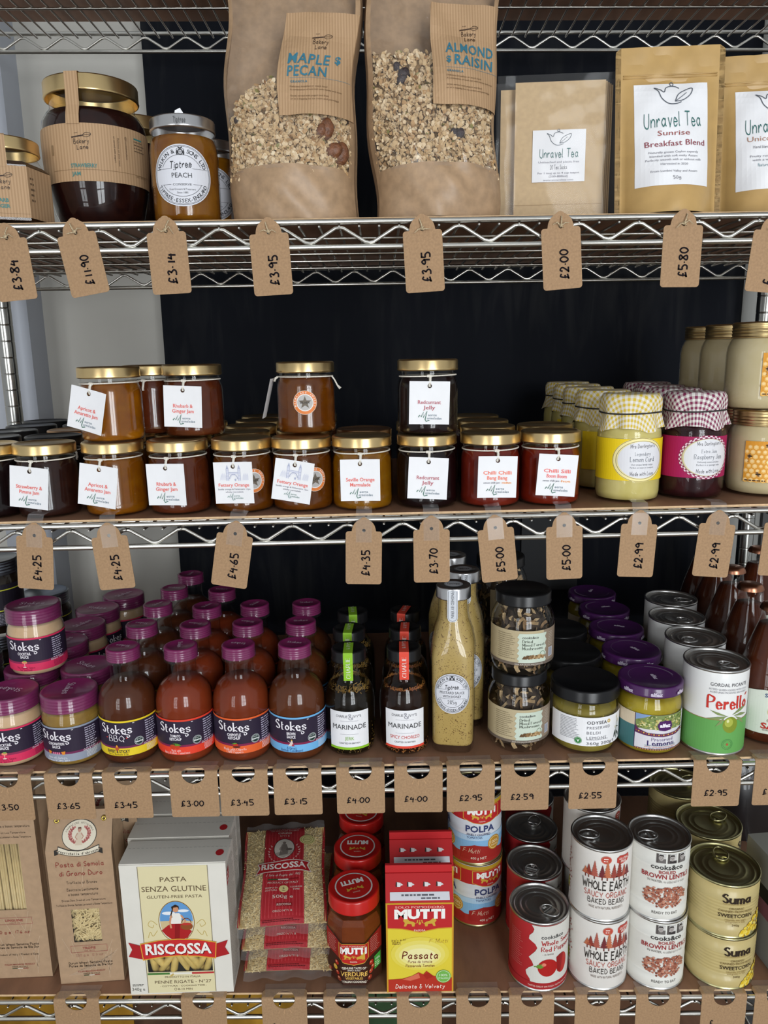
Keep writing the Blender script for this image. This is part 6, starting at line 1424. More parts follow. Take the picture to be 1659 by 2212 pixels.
# ------------------------------------------------------------------ penne boxes
M_box = mat('white_carton', (0.70, 0.675, 0.61), .55, var=.02, vscale=40); M_penne = mat('penne', (0.62, 0.45, 0.13), .55, var=.12, vscale=120)
def penne_box():
    W, Dp, Hh = .0640, .0243, .183
    wx, z0, z1 = .040, .032, .066
    b = MB()
    def fr(x0, x1, a, c_): b.add([(x0, -Dp, a), (x1, -Dp, a), (x1, -Dp, c_), (x0, -Dp, c_)], [(0, 1, 2, 3)], M_box)
    fr(-W, -wx, 0, Hh); fr(wx, W, 0, Hh); fr(-wx, wx, 0, z0); fr(-wx, wx, z1, Hh)
    b.add([(-W, -Dp, 0), (W, -Dp, 0), (W, Dp, 0), (-W, Dp, 0), (-W, -Dp, Hh), (W, -Dp, Hh), (W, Dp, Hh), (-W, Dp, Hh)], [(0, 3, 2, 1), (4, 5, 6, 7), (1, 2, 6, 5), (2, 3, 7, 6), (3, 0, 4, 7)], M_box)
    parts = [Part('carton', b)]
    flap = MB().box(-W, W, -Dp + .001, Dp - .004, Hh + .0002, Hh + .0012, M_box); parts.append(Part('top_flap', flap))
    DT = Decal(topmap(Hh + .0012), base=.0003)
    for k in range(24): DT.rect(-W * 1000 + 3 + k * 5.4, 5, -W * 1000 + 6 + k * 5.4, 5.5, '#a8a6a0', 0)
    DT.ell(54, -6, 5, 6, '#b3262c', 1, 16); parts[1].subs.append(Part('lettering', DT.mb))
    pn = MB(); rg = random.Random(3)
    for k in range(17):
        x0 = -.034 + (k % 9) * .0086 + rg.uniform(-.001, .001); zz = .043 + .014 * (k // 9) + rg.uniform(-.002, .002); a = R(90) + rg.uniform(-.55, .55) if k != 4 else R(60)
        T = Matrix.Translation((x0, -Dp + .0068 + .006 * (k // 9), zz)) @ Matrix.Rotation(a - R(90), 4, 'Y') @ Matrix.Rotation(rg.uniform(-.3, .3), 4, 'X')
        N = 12; vs = []; fs = []
        for z_, sl in ((-.017, .005), (.017, .005)):
            for rr in (.0046, .0034):
                for i in range(N): q = 2 * PI * i / N; vs.append((rr * math.cos(q), rr * math.sin(q), z_ + sl * math.cos(q)))
        for i in range(N):
            j = (i + 1) % N; fs += [(i, j, 2 * N + j, 2 * N + i), (N + j, N + i, 3 * N + i, 3 * N + j), (i, N + i, N + j, j), (2 * N + i, 2 * N + j, 3 * N + j, 3 * N + i)]
        pn.add(vs, fs, M_penne, True, T)
    pn.box(-wx - .003, wx + .003, -Dp + .022, -Dp + .023, z0 - .002, z1 + .002, mat('box_inside', (.25, .2, .12), .8))
    parts.append(Part('penne', pn, kind='stuff')); parts.append(Part('window_film', MB().add([(-wx, -Dp + .0003, z0), (wx, -Dp + .0003, z0), (wx, -Dp + .0003, z1), (-wx, -Dp + .0003, z1)], [(0, 1, 2, 3)], M_winfilm)))
    D = Decal(lambda u, v, o: (u, -Dp - o, v), base=.0003); cream = '#d9cfa6'; br = '#5d4a33'
    hole = [(-40, 32), (40, 32), (40, 66), (-40, 66)]
    D.rect(-42, 66, 42, 181, cream, 0); D.rect(-42, 2, 42, 32, cream, 0); D.rect(-42, 32, -40, 66, cream, 0); D.rect(40, 32, 42, 66, cream, 0)
    for x in (-42, 42): D.rect(x - .4, 2, x + .4, 181, '#7a6f58', 1)
    D.text('PASTA', 0, 163, 6.4, br, w=32); D.text('SENZA GLUTINE', 0, 150, 7.4, br, w=78, layer=3); D.text('GLUTEN-FREE PASTA', 0, 139, 4.0, br, w=67)
    # oval picture of a woman in a red skirt holding a basket
    D.ell(0, 104, 22, 29, '#8a6a2c', 1, 40); D.ell(0, 104, 21, 28, '#d9dcd4', 2, 40); D.ell(0, 107, 20, 25, '#5f95c9', 3, 36)
    D.poly([(20 * math.cos(R(a)), 104 + 27 * math.sin(R(a))) for a in range(180, 361, 12)] + [(20, 104), (6, 106), (-20, 105)], '#c9b58a', 4)
    D.ell(-9, 116, 8, 2.4, '#e2e6ea', 4, 14); D.ell(9, 119, 7, 2, '#e2e6ea', 4, 14)
    D.poly([(-19, 92), (-14, 85), (-7, 79), (3, 77), (12, 81), (18, 90), (10, 97), (3, 103), (-5, 103), (-12, 98)], '#a81f22', 5); D.poly([(-4, 78), (2, 78), (4, 100), (-2, 101)], '#8a1519', 6)
    D.poly([(-7, 101), (5, 101), (7, 112), (4, 116), (-4, 116), (-8, 111)], '#e6e2da', 6); D.line([(-6, 113), (-8, 103), (-7, 95)], 2.2, '#c98f6a', 7); D.line([(6, 113), (11, 105), (8, 100)], 2.2, '#c98f6a', 7)
    D.ell(0, 121.5, 3.6, 4.4, '#c98f6a', 7, 16); D.poly([(-4, 118), (-5, 125), (0, 128), (4, 126), (4.4, 121), (2.6, 124.5), (-2.4, 124)], '#2e1c14', 8); D.line([(-4, 120), (-6, 114), (-5.4, 110)], 1.6, '#2e1c14', 6)
    D.ell(12, 97, 7.6, 5.0, '#8a4a22', 7, 18); D.ring(12, 102, 5.6, 6.4, .9, '#6a3718', 7, 24, 0, 180); D.ell(12, 100.4, 6, 1.8, '#b8342c', 8, 14); D.line([(-1, 78), (-1, 74)], 2, '#c98f6a', 6)
    for sx in (-1, 1):
        D.line([(sx * 24, 100), (sx * 31, 106), (sx * 35, 100), (sx * 30, 96), (sx * 28, 100)], .7, '#b8a050', 2, smooth=True); D.line([(sx * 24, 92), (sx * 30, 84), (sx * 33, 90), (sx * 36, 82)], .7, '#b8a050', 2, smooth=True)
    def rib(dy, c_, ly, e=0):
        top_ = [(-51 + e, 72 + dy), (-30, 78 + dy), (0, 80 + dy), (30, 78 + dy), (51 - e, 72 + dy)]; bot_ = [(51 - e, 55 + e * .0 + dy), (30, 60 + dy), (0, 62 + dy), (-30, 60 + dy), (-51 + e, 55 + dy)]
        D.poly(top_ + bot_, c_, ly)
    R_, Yl = '#c22a2c', '#d9a83a'
    for sx in (-1, 1): D.poly([(sx * 43, 70), (sx * 61, 76), (sx * 57, 66), (sx * 62, 56), (sx * 43, 51)], '#a51f24', 8)
    D.poly([(-47, 74), (-24, 78.5), (0, 80), (24, 78.5), (47, 74), (45, 50), (24, 53.5), (0, 55), (-24, 53.5), (-45, 50)], Yl, 9); D.poly([(-46, 73), (-24, 77.5), (0, 79), (24, 77.5), (46, 73), (44, 51.5), (24, 54.8), (0, 56.4), (-24, 54.8), (-44, 51.5)], R_, 10)
    D.text('RISCOSSA', .4, 65.2, 14.6, '#6a1114', w=82, bold=.04, layer=11); D.text('RISCOSSA', -.4, 66, 14.6, '#ece6e0', w=81, bold=.03, layer=13)
    for q, c_ in enumerate(('#4a7a3c', '#e2dfd6', '#b8383a')): D.rect(-41 + q * 27.4, 28.4, -13.6 + q * 27.4, 31, c_, 4)
    D.text('PRODOTTO IN ITALIA', 2, 24.6, 2.6, br, w=44); D.text('PENNE RIGATE - N°27', 2, 17.5, 4.4, br, w=70); D.text('- COTTURA - COOKING TIME -', 2, 11.5, 2.2, br, w=58); D.text('8-10 MIN', 4, 6.6, 2.8, br, w=18); D.ring(-8, 6.6, 1.6, 1.6, .4, br, 3, 12)
    D.text('340g e', -54, 8, 4.4, '#77756e', w=16); D.para(-61, 12, -47, 15.5, 2, '#77756e', 2, .5, 2)
    parts[0].subs.append(Part('printing', D.mb))
    DS = Decal(lambda u, v, o: (W + o, u, v), base=.0003); DS.para(-22, 6, 22, 176, 44, '#b9b6ae', 0, .35, 21); DS.poly([(-23, 150), (-12, 156), (-12, 172), (-23, 166)], '#b3262c', 3); DS.para(-22, 154, -13, 168, 3, '#e8dcd8', 4, .4, 3)
    parts[0].subs.append(Part('printing', DS.mb))
    return parts
pb = penne_box()
put4('penne_box', pb, 396, 2010, .0300, 1, 'cream and white penne box with a red ribbon banner at the shelf front', 'pasta box', 'boxes of penne')
put4('penne_box', pb, 404, 1900, .0800, 1, 'white penne box standing directly behind the front penne box', 'pasta box', 'boxes of penne')
put4('penne_box', pb, 414, 1850, .1300, 1, 'white penne box at the back of the penne row', 'pasta box', 'boxes of penne')

# ------------------------------------------------------------------ orzo packets, leaning on one another
M_orzo = [mat('orzo_%d' % i, c, .6) for i, c in enumerate([(0.74, 0.57, 0.27), (0.80, 0.65, 0.35), (0.64, 0.46, 0.19)])]
M_ored = mat('orzo_wrapper_red', (0.40, 0.022, 0.03), .35, coat=.3, var=.05, vscale=50)
M_packfilm = clear_mat('packet_film', (0.98, 0.98, 0.98), 1.22, 0.07, haze=0.07)
def orzo_pack(detail):
    W, Ln = .055, .182
    def f(u, s, sd):   # lying on its back along +y, face up (+z)
        q = 2 * u - 1; e = (1 - abs(q) ** 3) * (math.sin(PI * min(max((s - .06) / .88, 0), 1)) ** .55 if .06 < s < .94 else 0)
        wv = .0012 * math.sin(11 * s + 6 * q) * e
        return (q * W * (1 + .02 * math.sin(9 * s)) , s * Ln, sd * (.0145 * e) + wv + .0160 + (.003 * math.sin(9 * q) * (1 if s < .06 or s > .94 else 0)))
    parts = []
    rg = random.Random(6); gr = MB()
    for k in range(5200 if detail else 900):
        u, s = rg.uniform(.02, .98), rg.uniform(.075, .925)
        if abs(u - .5) < .24: continue
        p = f(u, s, 1); T = Matrix.Translation((p[0], p[1], p[2] - rg.uniform(.0010, .0019))) @ Matrix.Rotation(rg.uniform(0, 6.3), 4, 'Z') @ Matrix.Rotation(rg.gauss(0, .3), 4, 'Y')
        L_, w_ = rg.uniform(.0030, .0046), .0012
        gr.add([(-L_, 0, 0), (0, -w_, 0), (L_, 0, 0), (0, w_, 0), (0, 0, w_ * .35)], [(0, 1, 4), (1, 2, 4), (2, 3, 4), (3, 0, 4)], M_orzo[k % 3], False, T)
    bed = MB().grid(lambda u, v: (lambda p: (p[0] * .98, p[1], p[2] - .0022))(f(u, .07 + .86 * v, 1)), 16, 16, M_orzo[1])
    bed.grid(lambda u, v: (lambda p: (p[0] * .98, p[1], p[2] + .0015))(f(1 - u, .07 + .86 * v, -1)), 10, 10, M_orzo[2])
    parts += [Part('orzo_bed', bed), Part('orzo_grains', gr, kind='stuff')]
    film = MB().grid(lambda u, v: f(u, v, 1), 30, 40, M_packfilm); film.grid(lambda u, v: f(1 - u, v, -1), 14, 20, M_packfilm); parts.append(Part('clear_film', film))
    mp = lambda u, v, o: (lambda p: (p[0], p[1], p[2] + o + .0004))(f(.5 + u / (2 * W), v / .205, 1))
    lb = Decal(mp, step=4, base=0)
    for k in range(28): lb.rect(-27, 13 + k * 6.4, 27, 13 + (k + 1) * 6.4, M_ored, 0)
    sd = MB().grid(lambda u, v: (lambda p: (p[0] * 1.005, p[1], p[2] + .0008))(f(.0 + .03 * u, .07 + .86 * v, 1)), 2, 24, M_ored); sd2 = MB().grid(lambda u, v: (lambda p: (p[0] * 1.005, p[1], p[2] + .0008))(f(.97 + .03 * u, .07 + .86 * v, 1)), 2, 24, M_ored)
    D = Decal(mp, step=5, base=.0003, lift=.00006); wt = '#d9cfc4'
    for k in range(13):
        for q in range(14): D.rect(-26 + k * 4.3, 14 + q * 12.6, -25.2 + k * 4.3, 26.6 + q * 12.6, '#c2434a', 0)
    D.text('PASTA DI SEMOLA', 0, 187, 3.0, wt, w=42); D.text('DI GRANO DURO', 0, 182, 3.0, wt, w=38); D.text('ORZO', 0, 175, 4.6, wt, w=19, bold=.02); D.text('N°71 B', 0, 167, 3.4, wt, w=13)
    D.ell(0, 138, 14.5, 21, '#4a3a36', 2, 34); D.ell(0, 138, 13.5, 20, '#c4bdb4', 3, 34)
    D.poly([(-13, 130), (13, 131), (10, 124), (0, 119), (-10, 124)], '#9a938a', 4); D.poly([(-7, 124), (5, 124), (6, 134), (3, 146), (-3, 146), (-5, 134)], '#6e6660', 5); D.ell(0, 149, 2.4, 3, '#7a6f68', 6, 12); D.ell(7, 134, 4.6, 2.6, '#5c544e', 6, 12); D.line([(-3, 144), (-6, 136), (-3, 130)], 1.6, '#8a8078', 6)
    for sx in (-1, 1):
        for q in range(7): a = R(-50 + q * 14); D.poly([(sx * 19 * math.cos(a), 132 + 22 * math.sin(a)), (sx * 23 * math.cos(a), 135 + 24 * math.sin(a)), (sx * 21 * math.cos(a), 130 + 22 * math.sin(a))], '#d9a8a4', 3)
    D.poly([(-36, 111), (0, 114), (36, 111), (33, 103), (38, 91), (0, 94), (-38, 91), (-33, 103)], '#d9c8c0', 4); D.poly([(-34, 109.6), (0, 112.6), (34, 109.6), (31.4, 103), (36, 92.6), (0, 95.4), (-36, 92.6), (-31.4, 103)], '#a51f26', 5); D.text('RISCOSSA', 0, 103.4, 10.0, '#e6ded8', w=60, bold=.03, layer=7)
    D.pen('il Sole di Puglia dal 1902', 0, 87, 3.6, wt, w=46, slant=.3, wt=.9)
    for q, c_ in enumerate(('#2f5a34', '#d9d4ca', '#8a1c22')): D.rect(-20 + q * 13.4, 78, -6.6 + q * 13.4, 80, c_, 4)
    D.text('PRODUCT OF ITALY', 0, 73.6, 3.0, wt, w=40); D.ell(1, 63, 6, 6, '#d9c98a', 3, 18); D.text('6', 1, 64.4, 3.8, '#4a3a2a', layer=6); D.text('MIN', 1, 60, 1.6, '#4a3a2a', layer=6)
    for t, x0, y0 in (('TEMPO DI', -15, 65), ('COTTURA', -15, 61), ('COOKING', 17, 66), ('TIME', 17, 62)): D.text(t, x0, y0, 2.4, wt, w=min(16, 2.2 * len(t)))
    D.text('500g e', 0, 51, 5.0, wt, w=26); D.rect(-8, 36, 12, 41, '#8a1c22', 3); D.text('RISCOSSA', 2, 38.6, 3.0, wt, w=18, layer=5); D.text('ORZO N°71 B', 0, 30, 2.8, wt, w=24); D.para(-25, 16, 25, 20, 2, '#5a1014', 3, .4, 4)
    D.ell(31, 158, 10.5, 10.5, '#cfc48a', 3, 24) ; D.ring(31, 158, 8.6, 8.6, .8, '#8a8a4a', 4, 24); D.ring(31, 158, 5.6, 5.6, .8, '#8a8a4a', 4, 20); D.text('DURUM', 31, 158, 2.0, '#5a5a2a', w=8, layer=6)
    parts.append(Part('red_panel', lb.mb, [Part('printing', D.mb)])); parts += [Part('red_edge', sd), Part('red_edge', sd2)]; return parts
op = orzo_pack(True)
# each packet leans back: its low end near the shelf front, its far end up
OG = 'packets of orzo lying in a pile'
for k, (px, yb, zb, an, rz, lb) in enumerate(((612, .014, .0640, 10.0, 5, 'clear packet of orzo with a broad red panel, on top of its pile'), (616, .012, .0315, 7.0, 2, 'clear packet of orzo in the middle of its pile'), (618, .010, .0005, 4.0, 1, 'clear packet of orzo at the bottom of its pile'))):
    x = X(px, 2070, yb); spawn('orzo_packet', op, (x, yb, top(4, x) + zb), R(rz), lb, 'pasta packet', OG, tilt=Matrix.Rotation(R(an), 4, 'X'))
# ------------------------------------------------------------------ vegetable sauce jars
M_redlid = mat('red_lid', (0.50, 0.012, 0.010), .28, coat=.3)
lion = [(0, 0), (2, 1.5), (5, 2.4), (7, 4.4), (9.4, 4.2), (10, 2.2), (8.6, .6), (9.4, -2.6), (7.6, -2.6), (6.6, -.4), (3.4, -.6), (2.8, -2.8), (1, -2.8), (.6, -.4), (-1.6, .6), (-2, 3), (-1.2, 3), (-.8, 1)]
def lions(D, cx, cy, s, c, ly): 
    for sx in (-1, 1): D.poly([(cx + sx * (-3.2 * s - x * s) * 1.0, cy + y * s) for x, y in lion][::sx], c, ly)
    D.ell(cx, cy, 1.1 * s, 1.3 * s, c, ly, 8); D.line([(cx, cy + 3 * s), (cx, cy + 1.4 * s)], .6 * s, c, ly)
def mutti_word(D, cx, cy, h, w_, ly=6, c='#ece9e4'): D.text('MUTTI', cx, cy, h, c, w=w_, bold=.06, layer=ly)
VR = .0368
def verdure():
    oc = lambda prof, m_: MB().lathe(prof, m_, 8, smooth=False, phase=R(22.5))
    gp = [(.030, .001), (.034, 0), (.0375, .004), (VR, .012), (VR + .0006, .080), (.0365, .088), (.0325, .095)]
    g = oc([(0, .001)] + gp, M_glass); g.lathe([(.0315, .093), (.030, .098), (.030, .106)], M_glass, 36)
    c = oc([(0, .004), (.034, .004)] + [(r_ - .0014, max(.005, z)) for r_, z in gp[2:]] + [(0, .096)], content('vegetable_sauce', (0.20, 0.038, 0.008), (0.27, 0.060, 0.014), vs=45))
    DT = Decal(topmap(.1216), base=.0003); DT.ell(0, 0, 24, 24, '#d5d2d0', 0, 40); DT.ell(0, 0, 22.2, 22.2, '#b51f1c', 1, 40); mutti_word(DT, 0, -7, 7.5, 29, 5); lions(DT, 0, 5, .85, '#c9a23c', 4); DT.text('PARMA', 0, 12, 2, '#d8c8b8', layer=4)
    lid = MB().lathe(lid_prof(.0325, .1035, .0185, .0006), M_redlid, 48)
    ap = VR * math.cos(R(22.5)); hs = VR * math.sin(R(22.5))
    def om(u, v, o):
        z = .040 + v; d = abs(u); sg = 1 if u >= 0 else -1
        if d <= hs: return (u, -(ap + o), z)
        d -= hs; x_, y_ = hs, -ap; a = R(45)
        for _ in range(2):
            L_ = min(d, 2 * hs); x_ += L_ * math.cos(a); y_ += L_ * math.sin(a); d -= L_
            if d <= 1e-9: break
            a += R(45)
        return (sg * (x_ + o * math.sin(a)), y_ - o * math.cos(a), z)
    st_ = hs * 2000
    lb = Decal(om, step=hs * 1000, base=.0003); lb.poly([(-42.2, -34), (42.2, -34), (42.2, 38), (14, 27), (-14, 27), (-42.2, 38)], ink('#3a1c14'), 0)
    D = Decal(om, step=hs * 1000, base=.0006); rd = '#b5231f'
    D.poly([(-42.2, 8), (-18, 2), (-18, 26.5), (-42.2, 37)], '#8f1c1a', 0); D.poly([(42.2, 8), (18, 2), (18, 26.5), (42.2, 37)], '#8f1c1a', 0)
    D.poly([(-20, 26), (20, 26), (20, 4), (12, -2), (0, -5), (-12, -2), (-20, 4)], '#c9a23c', 1); D.poly([(-19, 25.4), (19, 25.4), (19, 4.4), (12, -1), (0, -4), (-12, -1), (-19, 4.4)], rd, 2)
    D.text('SOLO POMODORO', 0, 23, 2.0, '#e6c8b8', w=30, layer=4); mutti_word(D, 0, 16.6, 8.4, 33); lions(D, 0, 6.6, .95, '#c9a23c', 4); D.text('PARMA', 0, .4, 2.2, '#e6d8c8', w=9, layer=4)
    for t, y, h_, w_, c_ in (('· GENUINE TASTE OF ·', -8.6, 3.0, 33, '#e6dccb'), ('SIMPLY SUGO', -12, 1.8, 16, '#e6dccb'), ('VERDURE', -17.2, 6.2, 34, '#ddb25a'), ('VEGETABLES', -23.4, 3.2, 22, '#ddb25a'), ('· ITALIAN COOKING ·', -28.4, 3.0, 33, '#e6dccb')): D.text(t, 0, y, h_, c_, w=w_, layer=5, bold=.02)
    for x0, y0, r_, c_ in ((-24, -6, 3.4, '#b02a1c'), (-27, -14, 3.6, '#c9a032'), (-23, -20, 3, '#a8301e'), (-20, -27, 3.6, '#8a3a24'), (24, -6, 3.6, '#b02a1c'), (27, -13, 3.6, '#a8301e'), (23, -18, 3.2, '#b8402c'), (21, -26, 3.4, '#98321e')): D.ell(x0, y0, r_, r_, c_, 3, 14); D.ell(x0 - 1, y0 + 1, r_ * .4, r_ * .35, '#dd9a7a', 4, 8)
    D.poly([(29, -20), (40, -17), (40, 2), (29, -1)], '#3f9a3c', 4); D.text('100%', 34.5, -6, 3.2, '#e6f0e0', w=8, layer=6); D.para(30, -17, 39, -9, 3, '#d6e6d0', 5, .4, 3); D.para(-39, 8, -23, 30, 9, '#c98a80', 3, .3, 6); D.para(23, 8, 39, 30, 9, '#c98a80', 3, .3, 7)
    return [Part('glass', g), Part('contents', c), Part('lid', lid, [Part('lettering', DT.mb)]), Part('label', lb.mb, [Part('lettering', D.mb)])]
ve = verdure(); VG = 'red lidded jars of vegetable sauce'
for j, (px, v, y) in enumerate(((768, 2060, .044), (775, 1930, .123), (783, 1870, .202))): put4('vegetable_sauce_jar', ve, px, v, y, -1, 'red lidded eight sided jar of vegetable sauce, ' + ['label in view at the shelf front', 'second in its file', 'third in its file'][j], 'jar', VG, over={'lid': rot((200, 180, 165)[j])})

# ------------------------------------------------------------------ passata cartons with folded tops
def passata():
    W, Dp, Hf, Ht = .0415, .0290, .128, .150
    red_m = ink('#b8262a'); yel = ink('#d9c53a')
    b = MB(); y0, y1 = -Dp, Dp
    b.add([(-W, y0, 0), (W, y0, 0), (W, y1, 0), (-W, y1, 0), (-W, y0, Hf), (W, y0, Hf), (W, y1, Hf), (-W, y1, Hf)], [(0, 1, 5, 4), (1, 2, 6, 5), (2, 3, 7, 6), (3, 0, 4, 7), (0, 3, 2, 1)], yel)
    yt = -.004
    b.add([(-W, y0, Hf), (W, y0, Hf), (W, yt, Ht), (-W, yt, Ht), (-W, y1, Hf), (W, y1, Hf), (-W, .004, Ht), (W, .004, Ht)], [(0, 1, 2, 3), (5, 4, 6, 7), (1, 5, 7, 2), (4, 0, 3, 6), (3, 2, 7, 6)], red_m)
    carton = Part('carton', b); seal = Part('top_seal', MB().box(-W, W, -.002, .002, Ht, Ht + .010, red_m))
    D = Decal(lambda u, v, o: (u, y0 - o, v), base=.0003)
    D.rect(-41.5, 0, -39.5, 128, '#c9962c', 0); D.rect(39.5, 0, 41.5, 128, '#c9962c', 0)
    D.poly([(-41.5, 128), (41.5, 128), (41.5, 92), (22, 91), (0, 86), (-22, 91), (-41.5, 92)], '#c9962c', 1); D.poly([(-39.5, 126), (39.5, 126), (39.5, 93.4), (22, 92.4), (0, 87.4), (-22, 92.4), (-39.5, 93.4)], '#b8262a', 2)
    D.text('SOLO POMODORO', 0, 122.4, 3.0, '#e6b8a8', w=60, layer=4, bold=.01); mutti_word(D, 0, 113, 12, 62); lions(D, 0, 99.6, 1.55, '#c9a23c', 4); D.text('PARMA', 0, 89.6, 3.0, '#e6d8c8', w=14, layer=4)
    D.ell(0, 56, 36, 24, '#dccb4e', 1, 36); D.ell(0, 55, 31, 20, '#e0d268', 2, 36); D.ell(0, 54, 26, 15.5, '#e4da86', 3, 36); D.ell(0, 53, 20, 11, '#e8e1a4', 4, 30)
    D.pen('Passata', 0, 54, 9.6, '#6b2418', w=45, wt=1.15, slant=.22, layer=6); D.pen('Puree de tomate', 0, 45, 3.8, '#7a3a24', w=30, slant=.25, wt=1, layer=6); D.pen('Passierade Tomaten', 0, 39, 3.8, '#7a3a24', w=36, slant=.25, wt=1, layer=6); D.pen('F. Mutti', 23, 74, 5, '#b8923c', w=24, slant=.4, wt=.7); D.pen('Italy s n1', -26, 76, 3.4, '#6b4a24', w=18, slant=.25, rot=6); D.para(-34, 69, -20, 73, 2, '#6b4a24', 3, .4, 3)
    D.poly([(-39.5, 1), (39.5, 1), (39.5, 21), (28, 20), (16, 24), (8, 31), (4, 26), (-2, 29), (-10, 24), (-22, 20), (-39.5, 19)], '#b03020', 3); D.poly([(-22, 19), (-10, 24), (-2, 28), (0, 21), (-12, 17)], '#d06a50', 4); D.poly([(4, 25), (10, 29), (17, 23), (8, 19)], '#a02418', 4)
    D.pen('Delicate & Velvety', 0, 9, 5.4, '#f0dcd0', w=62, slant=.22, wt=1.0, layer=6)
    D.ell(29, 23, 9.4, 9.4, '#6fae4c', 6, 24); D.ring(29, 23, 8.2, 8.2, .5, '#d9e8cc', 7, 24); D.text('100%', 29, 25, 3.4, '#e6f2dc', w=10, layer=8); D.text('ITALIAN', 29, 20.6, 2.4, '#e6f2dc', w=12, layer=8)
    sl = lambda u, v, o: (u, y0 + v / math.hypot(yt - y0, Ht - Hf) * (yt - y0) - o * .66, Hf + v / math.hypot(yt - y0, Ht - Hf) * (Ht - Hf) + o * .75)
    D2 = Decal(sl, base=.0003); D2.rect(-36, 2.5, 37, 12, '#d2d2d8', 1); D2.para(-22, 7.4, 30, 9.6, 1, '#5a5a62', 3, .9, 4); D2.para(2, 4, 28, 5.8, 1, '#5a5a62', 3, .9, 5)
    for x0 in (-26, -12, 8, 24): D2.poly([(x0 - 3, 18), (x0 + 3, 18), (x0 + 3.6, 22.4), (x0 - 2.4, 23.4)], '#e2e0e0', 2); D2.poly([(x0 - 3, 18), (x0 - 1, 18), (x0 - 1, 23), (x0 - 2.4, 23.4)], '#3a2a2a', 3); D2.poly([(x0 + 3, 19), (x0 + 6.5, 20), (x0 + 4, 22)], '#dcdada', 3)
    carton.subs += [Part('printing', D.mb), Part('printing', D2.mb)]
    return [carton, seal]
pa = passata()
put4('passata_carton', pa, 905, 2060, .034, 0, 'red and yellow passata carton with its front label in full view', 'carton', 'cartons of passata')
put4('passata_carton', pa, 909, 1920, .100, 0, 'red and yellow passata carton standing behind the front one', 'carton', 'cartons of passata')

# ------------------------------------------------------------------ tins
TR, TH = .0370, .099
def D_tin(r, h): return Decal(cyl(r, h / 2), step=3, base=.0004)
# chopped tomatoes
M_polpa = ink('#cfd3da'); Dp_ = D_tin(TR, TH)
L_ = PI * TR * 1000
Dp_.rect(-L_, 18, L_, 45.5, '#b02428', 0); Dp_.rect(-L_, -45.5, L_, -30, '#a02a26', 0); Dp_.rect(-L_, 40, L_, 45.5, '#b8962c', 1); Dp_.rect(-L_, -30, L_, -12, '#7fb0d8', 0); Dp_.rect(-L_, -12, L_, -4, '#a9c8e2', 0)
for cx in (-60, 8, 76):
    Dp_.poly([(cx - 26, 39), (cx + 26, 39), (cx + 26, 20), (cx + 12, 15), (cx, 13), (cx - 12, 15), (cx - 26, 20)], '#c9a23c', 2); Dp_.poly([(cx - 25, 38.4), (cx + 25, 38.4), (cx + 25, 20.6), (cx + 12, 15.8), (cx, 14), (cx - 12, 15.8), (cx - 25, 20.6)], '#b8262a', 3)
    mutti_word(Dp_, cx, 32, 8, 40, 6); lions(Dp_, cx, 23.4, 1.1, '#c9a23c', 5); Dp_.text('PARMA', cx, 17.4, 2.0, '#e6d8c8', layer=5)
    Dp_.text('POLPA', cx - 2, 6, 9, '#2f3a6a', w=40, layer=5, bold=.02); Dp_.text('FINELY CHOPPED', cx - 4, -2.6, 3.2, '#2f3a6a', w=32, layer=5); Dp_.text('TOMATOES', cx - 10, -7, 3.2, '#2f3a6a', w=21, layer=5)
    Dp_.poly([(cx - 30, -24), (cx - 10, -18), (cx + 10, -22), (cx + 32, -30), (cx + 32, -40), (cx - 30, -40)], '#9a2420', 3); Dp_.pen('F. Mutti', cx - 14, -27, 6, '#d9c0a8', w=24, slant=.4, wt=.8, layer=5); Dp_.text('400 g NET', cx - 4, -38, 3.6, '#e6d8c8', w=22, layer=5)
    Dp_.ell(cx + 19, -18, 10.5, 10.5, '#b8862c', 4, 24); Dp_.ring(cx + 19, -18, 8.6, 8.6, .7, '#e6d090', 5, 24); Dp_.text('100%', cx + 19, -16.6, 4.4, '#f2e6c0', w=13, layer=6); Dp_.text('ITALIAN', cx + 19, -21.4, 2.4, '#f2e6c0', w=11, layer=6)
DpT = Decal(topmap(TH - .0040), base=.0012); DpT.ring(0, 0, 29, 29, 5.5, '#28345e', 0, 44); DpT.arctext('MUTTI SOLO POMODORO', 0, 0, 29, 29, 3.2, '#d5d8e2', 240, -60, 2, .01)
po = tin(TR, TH, M_polpa, 5, M_gtin, R(150), [Dp_], DpT)
PGp = 'tins of chopped tomatoes'
xx = X(1030, 1990, .128)
spawn('chopped_tomato_tin', po, (xx, .150, top(4, xx)), R(14), 'blue white and red tin of chopped tomatoes, lower one of the pair', 'tin', PGp)
spawn('chopped_tomato_tin', po, (xx - .002, .148, top(4, xx) + TH), R(-4), 'blue white and red tin of chopped tomatoes stacked on another', 'tin', PGp)

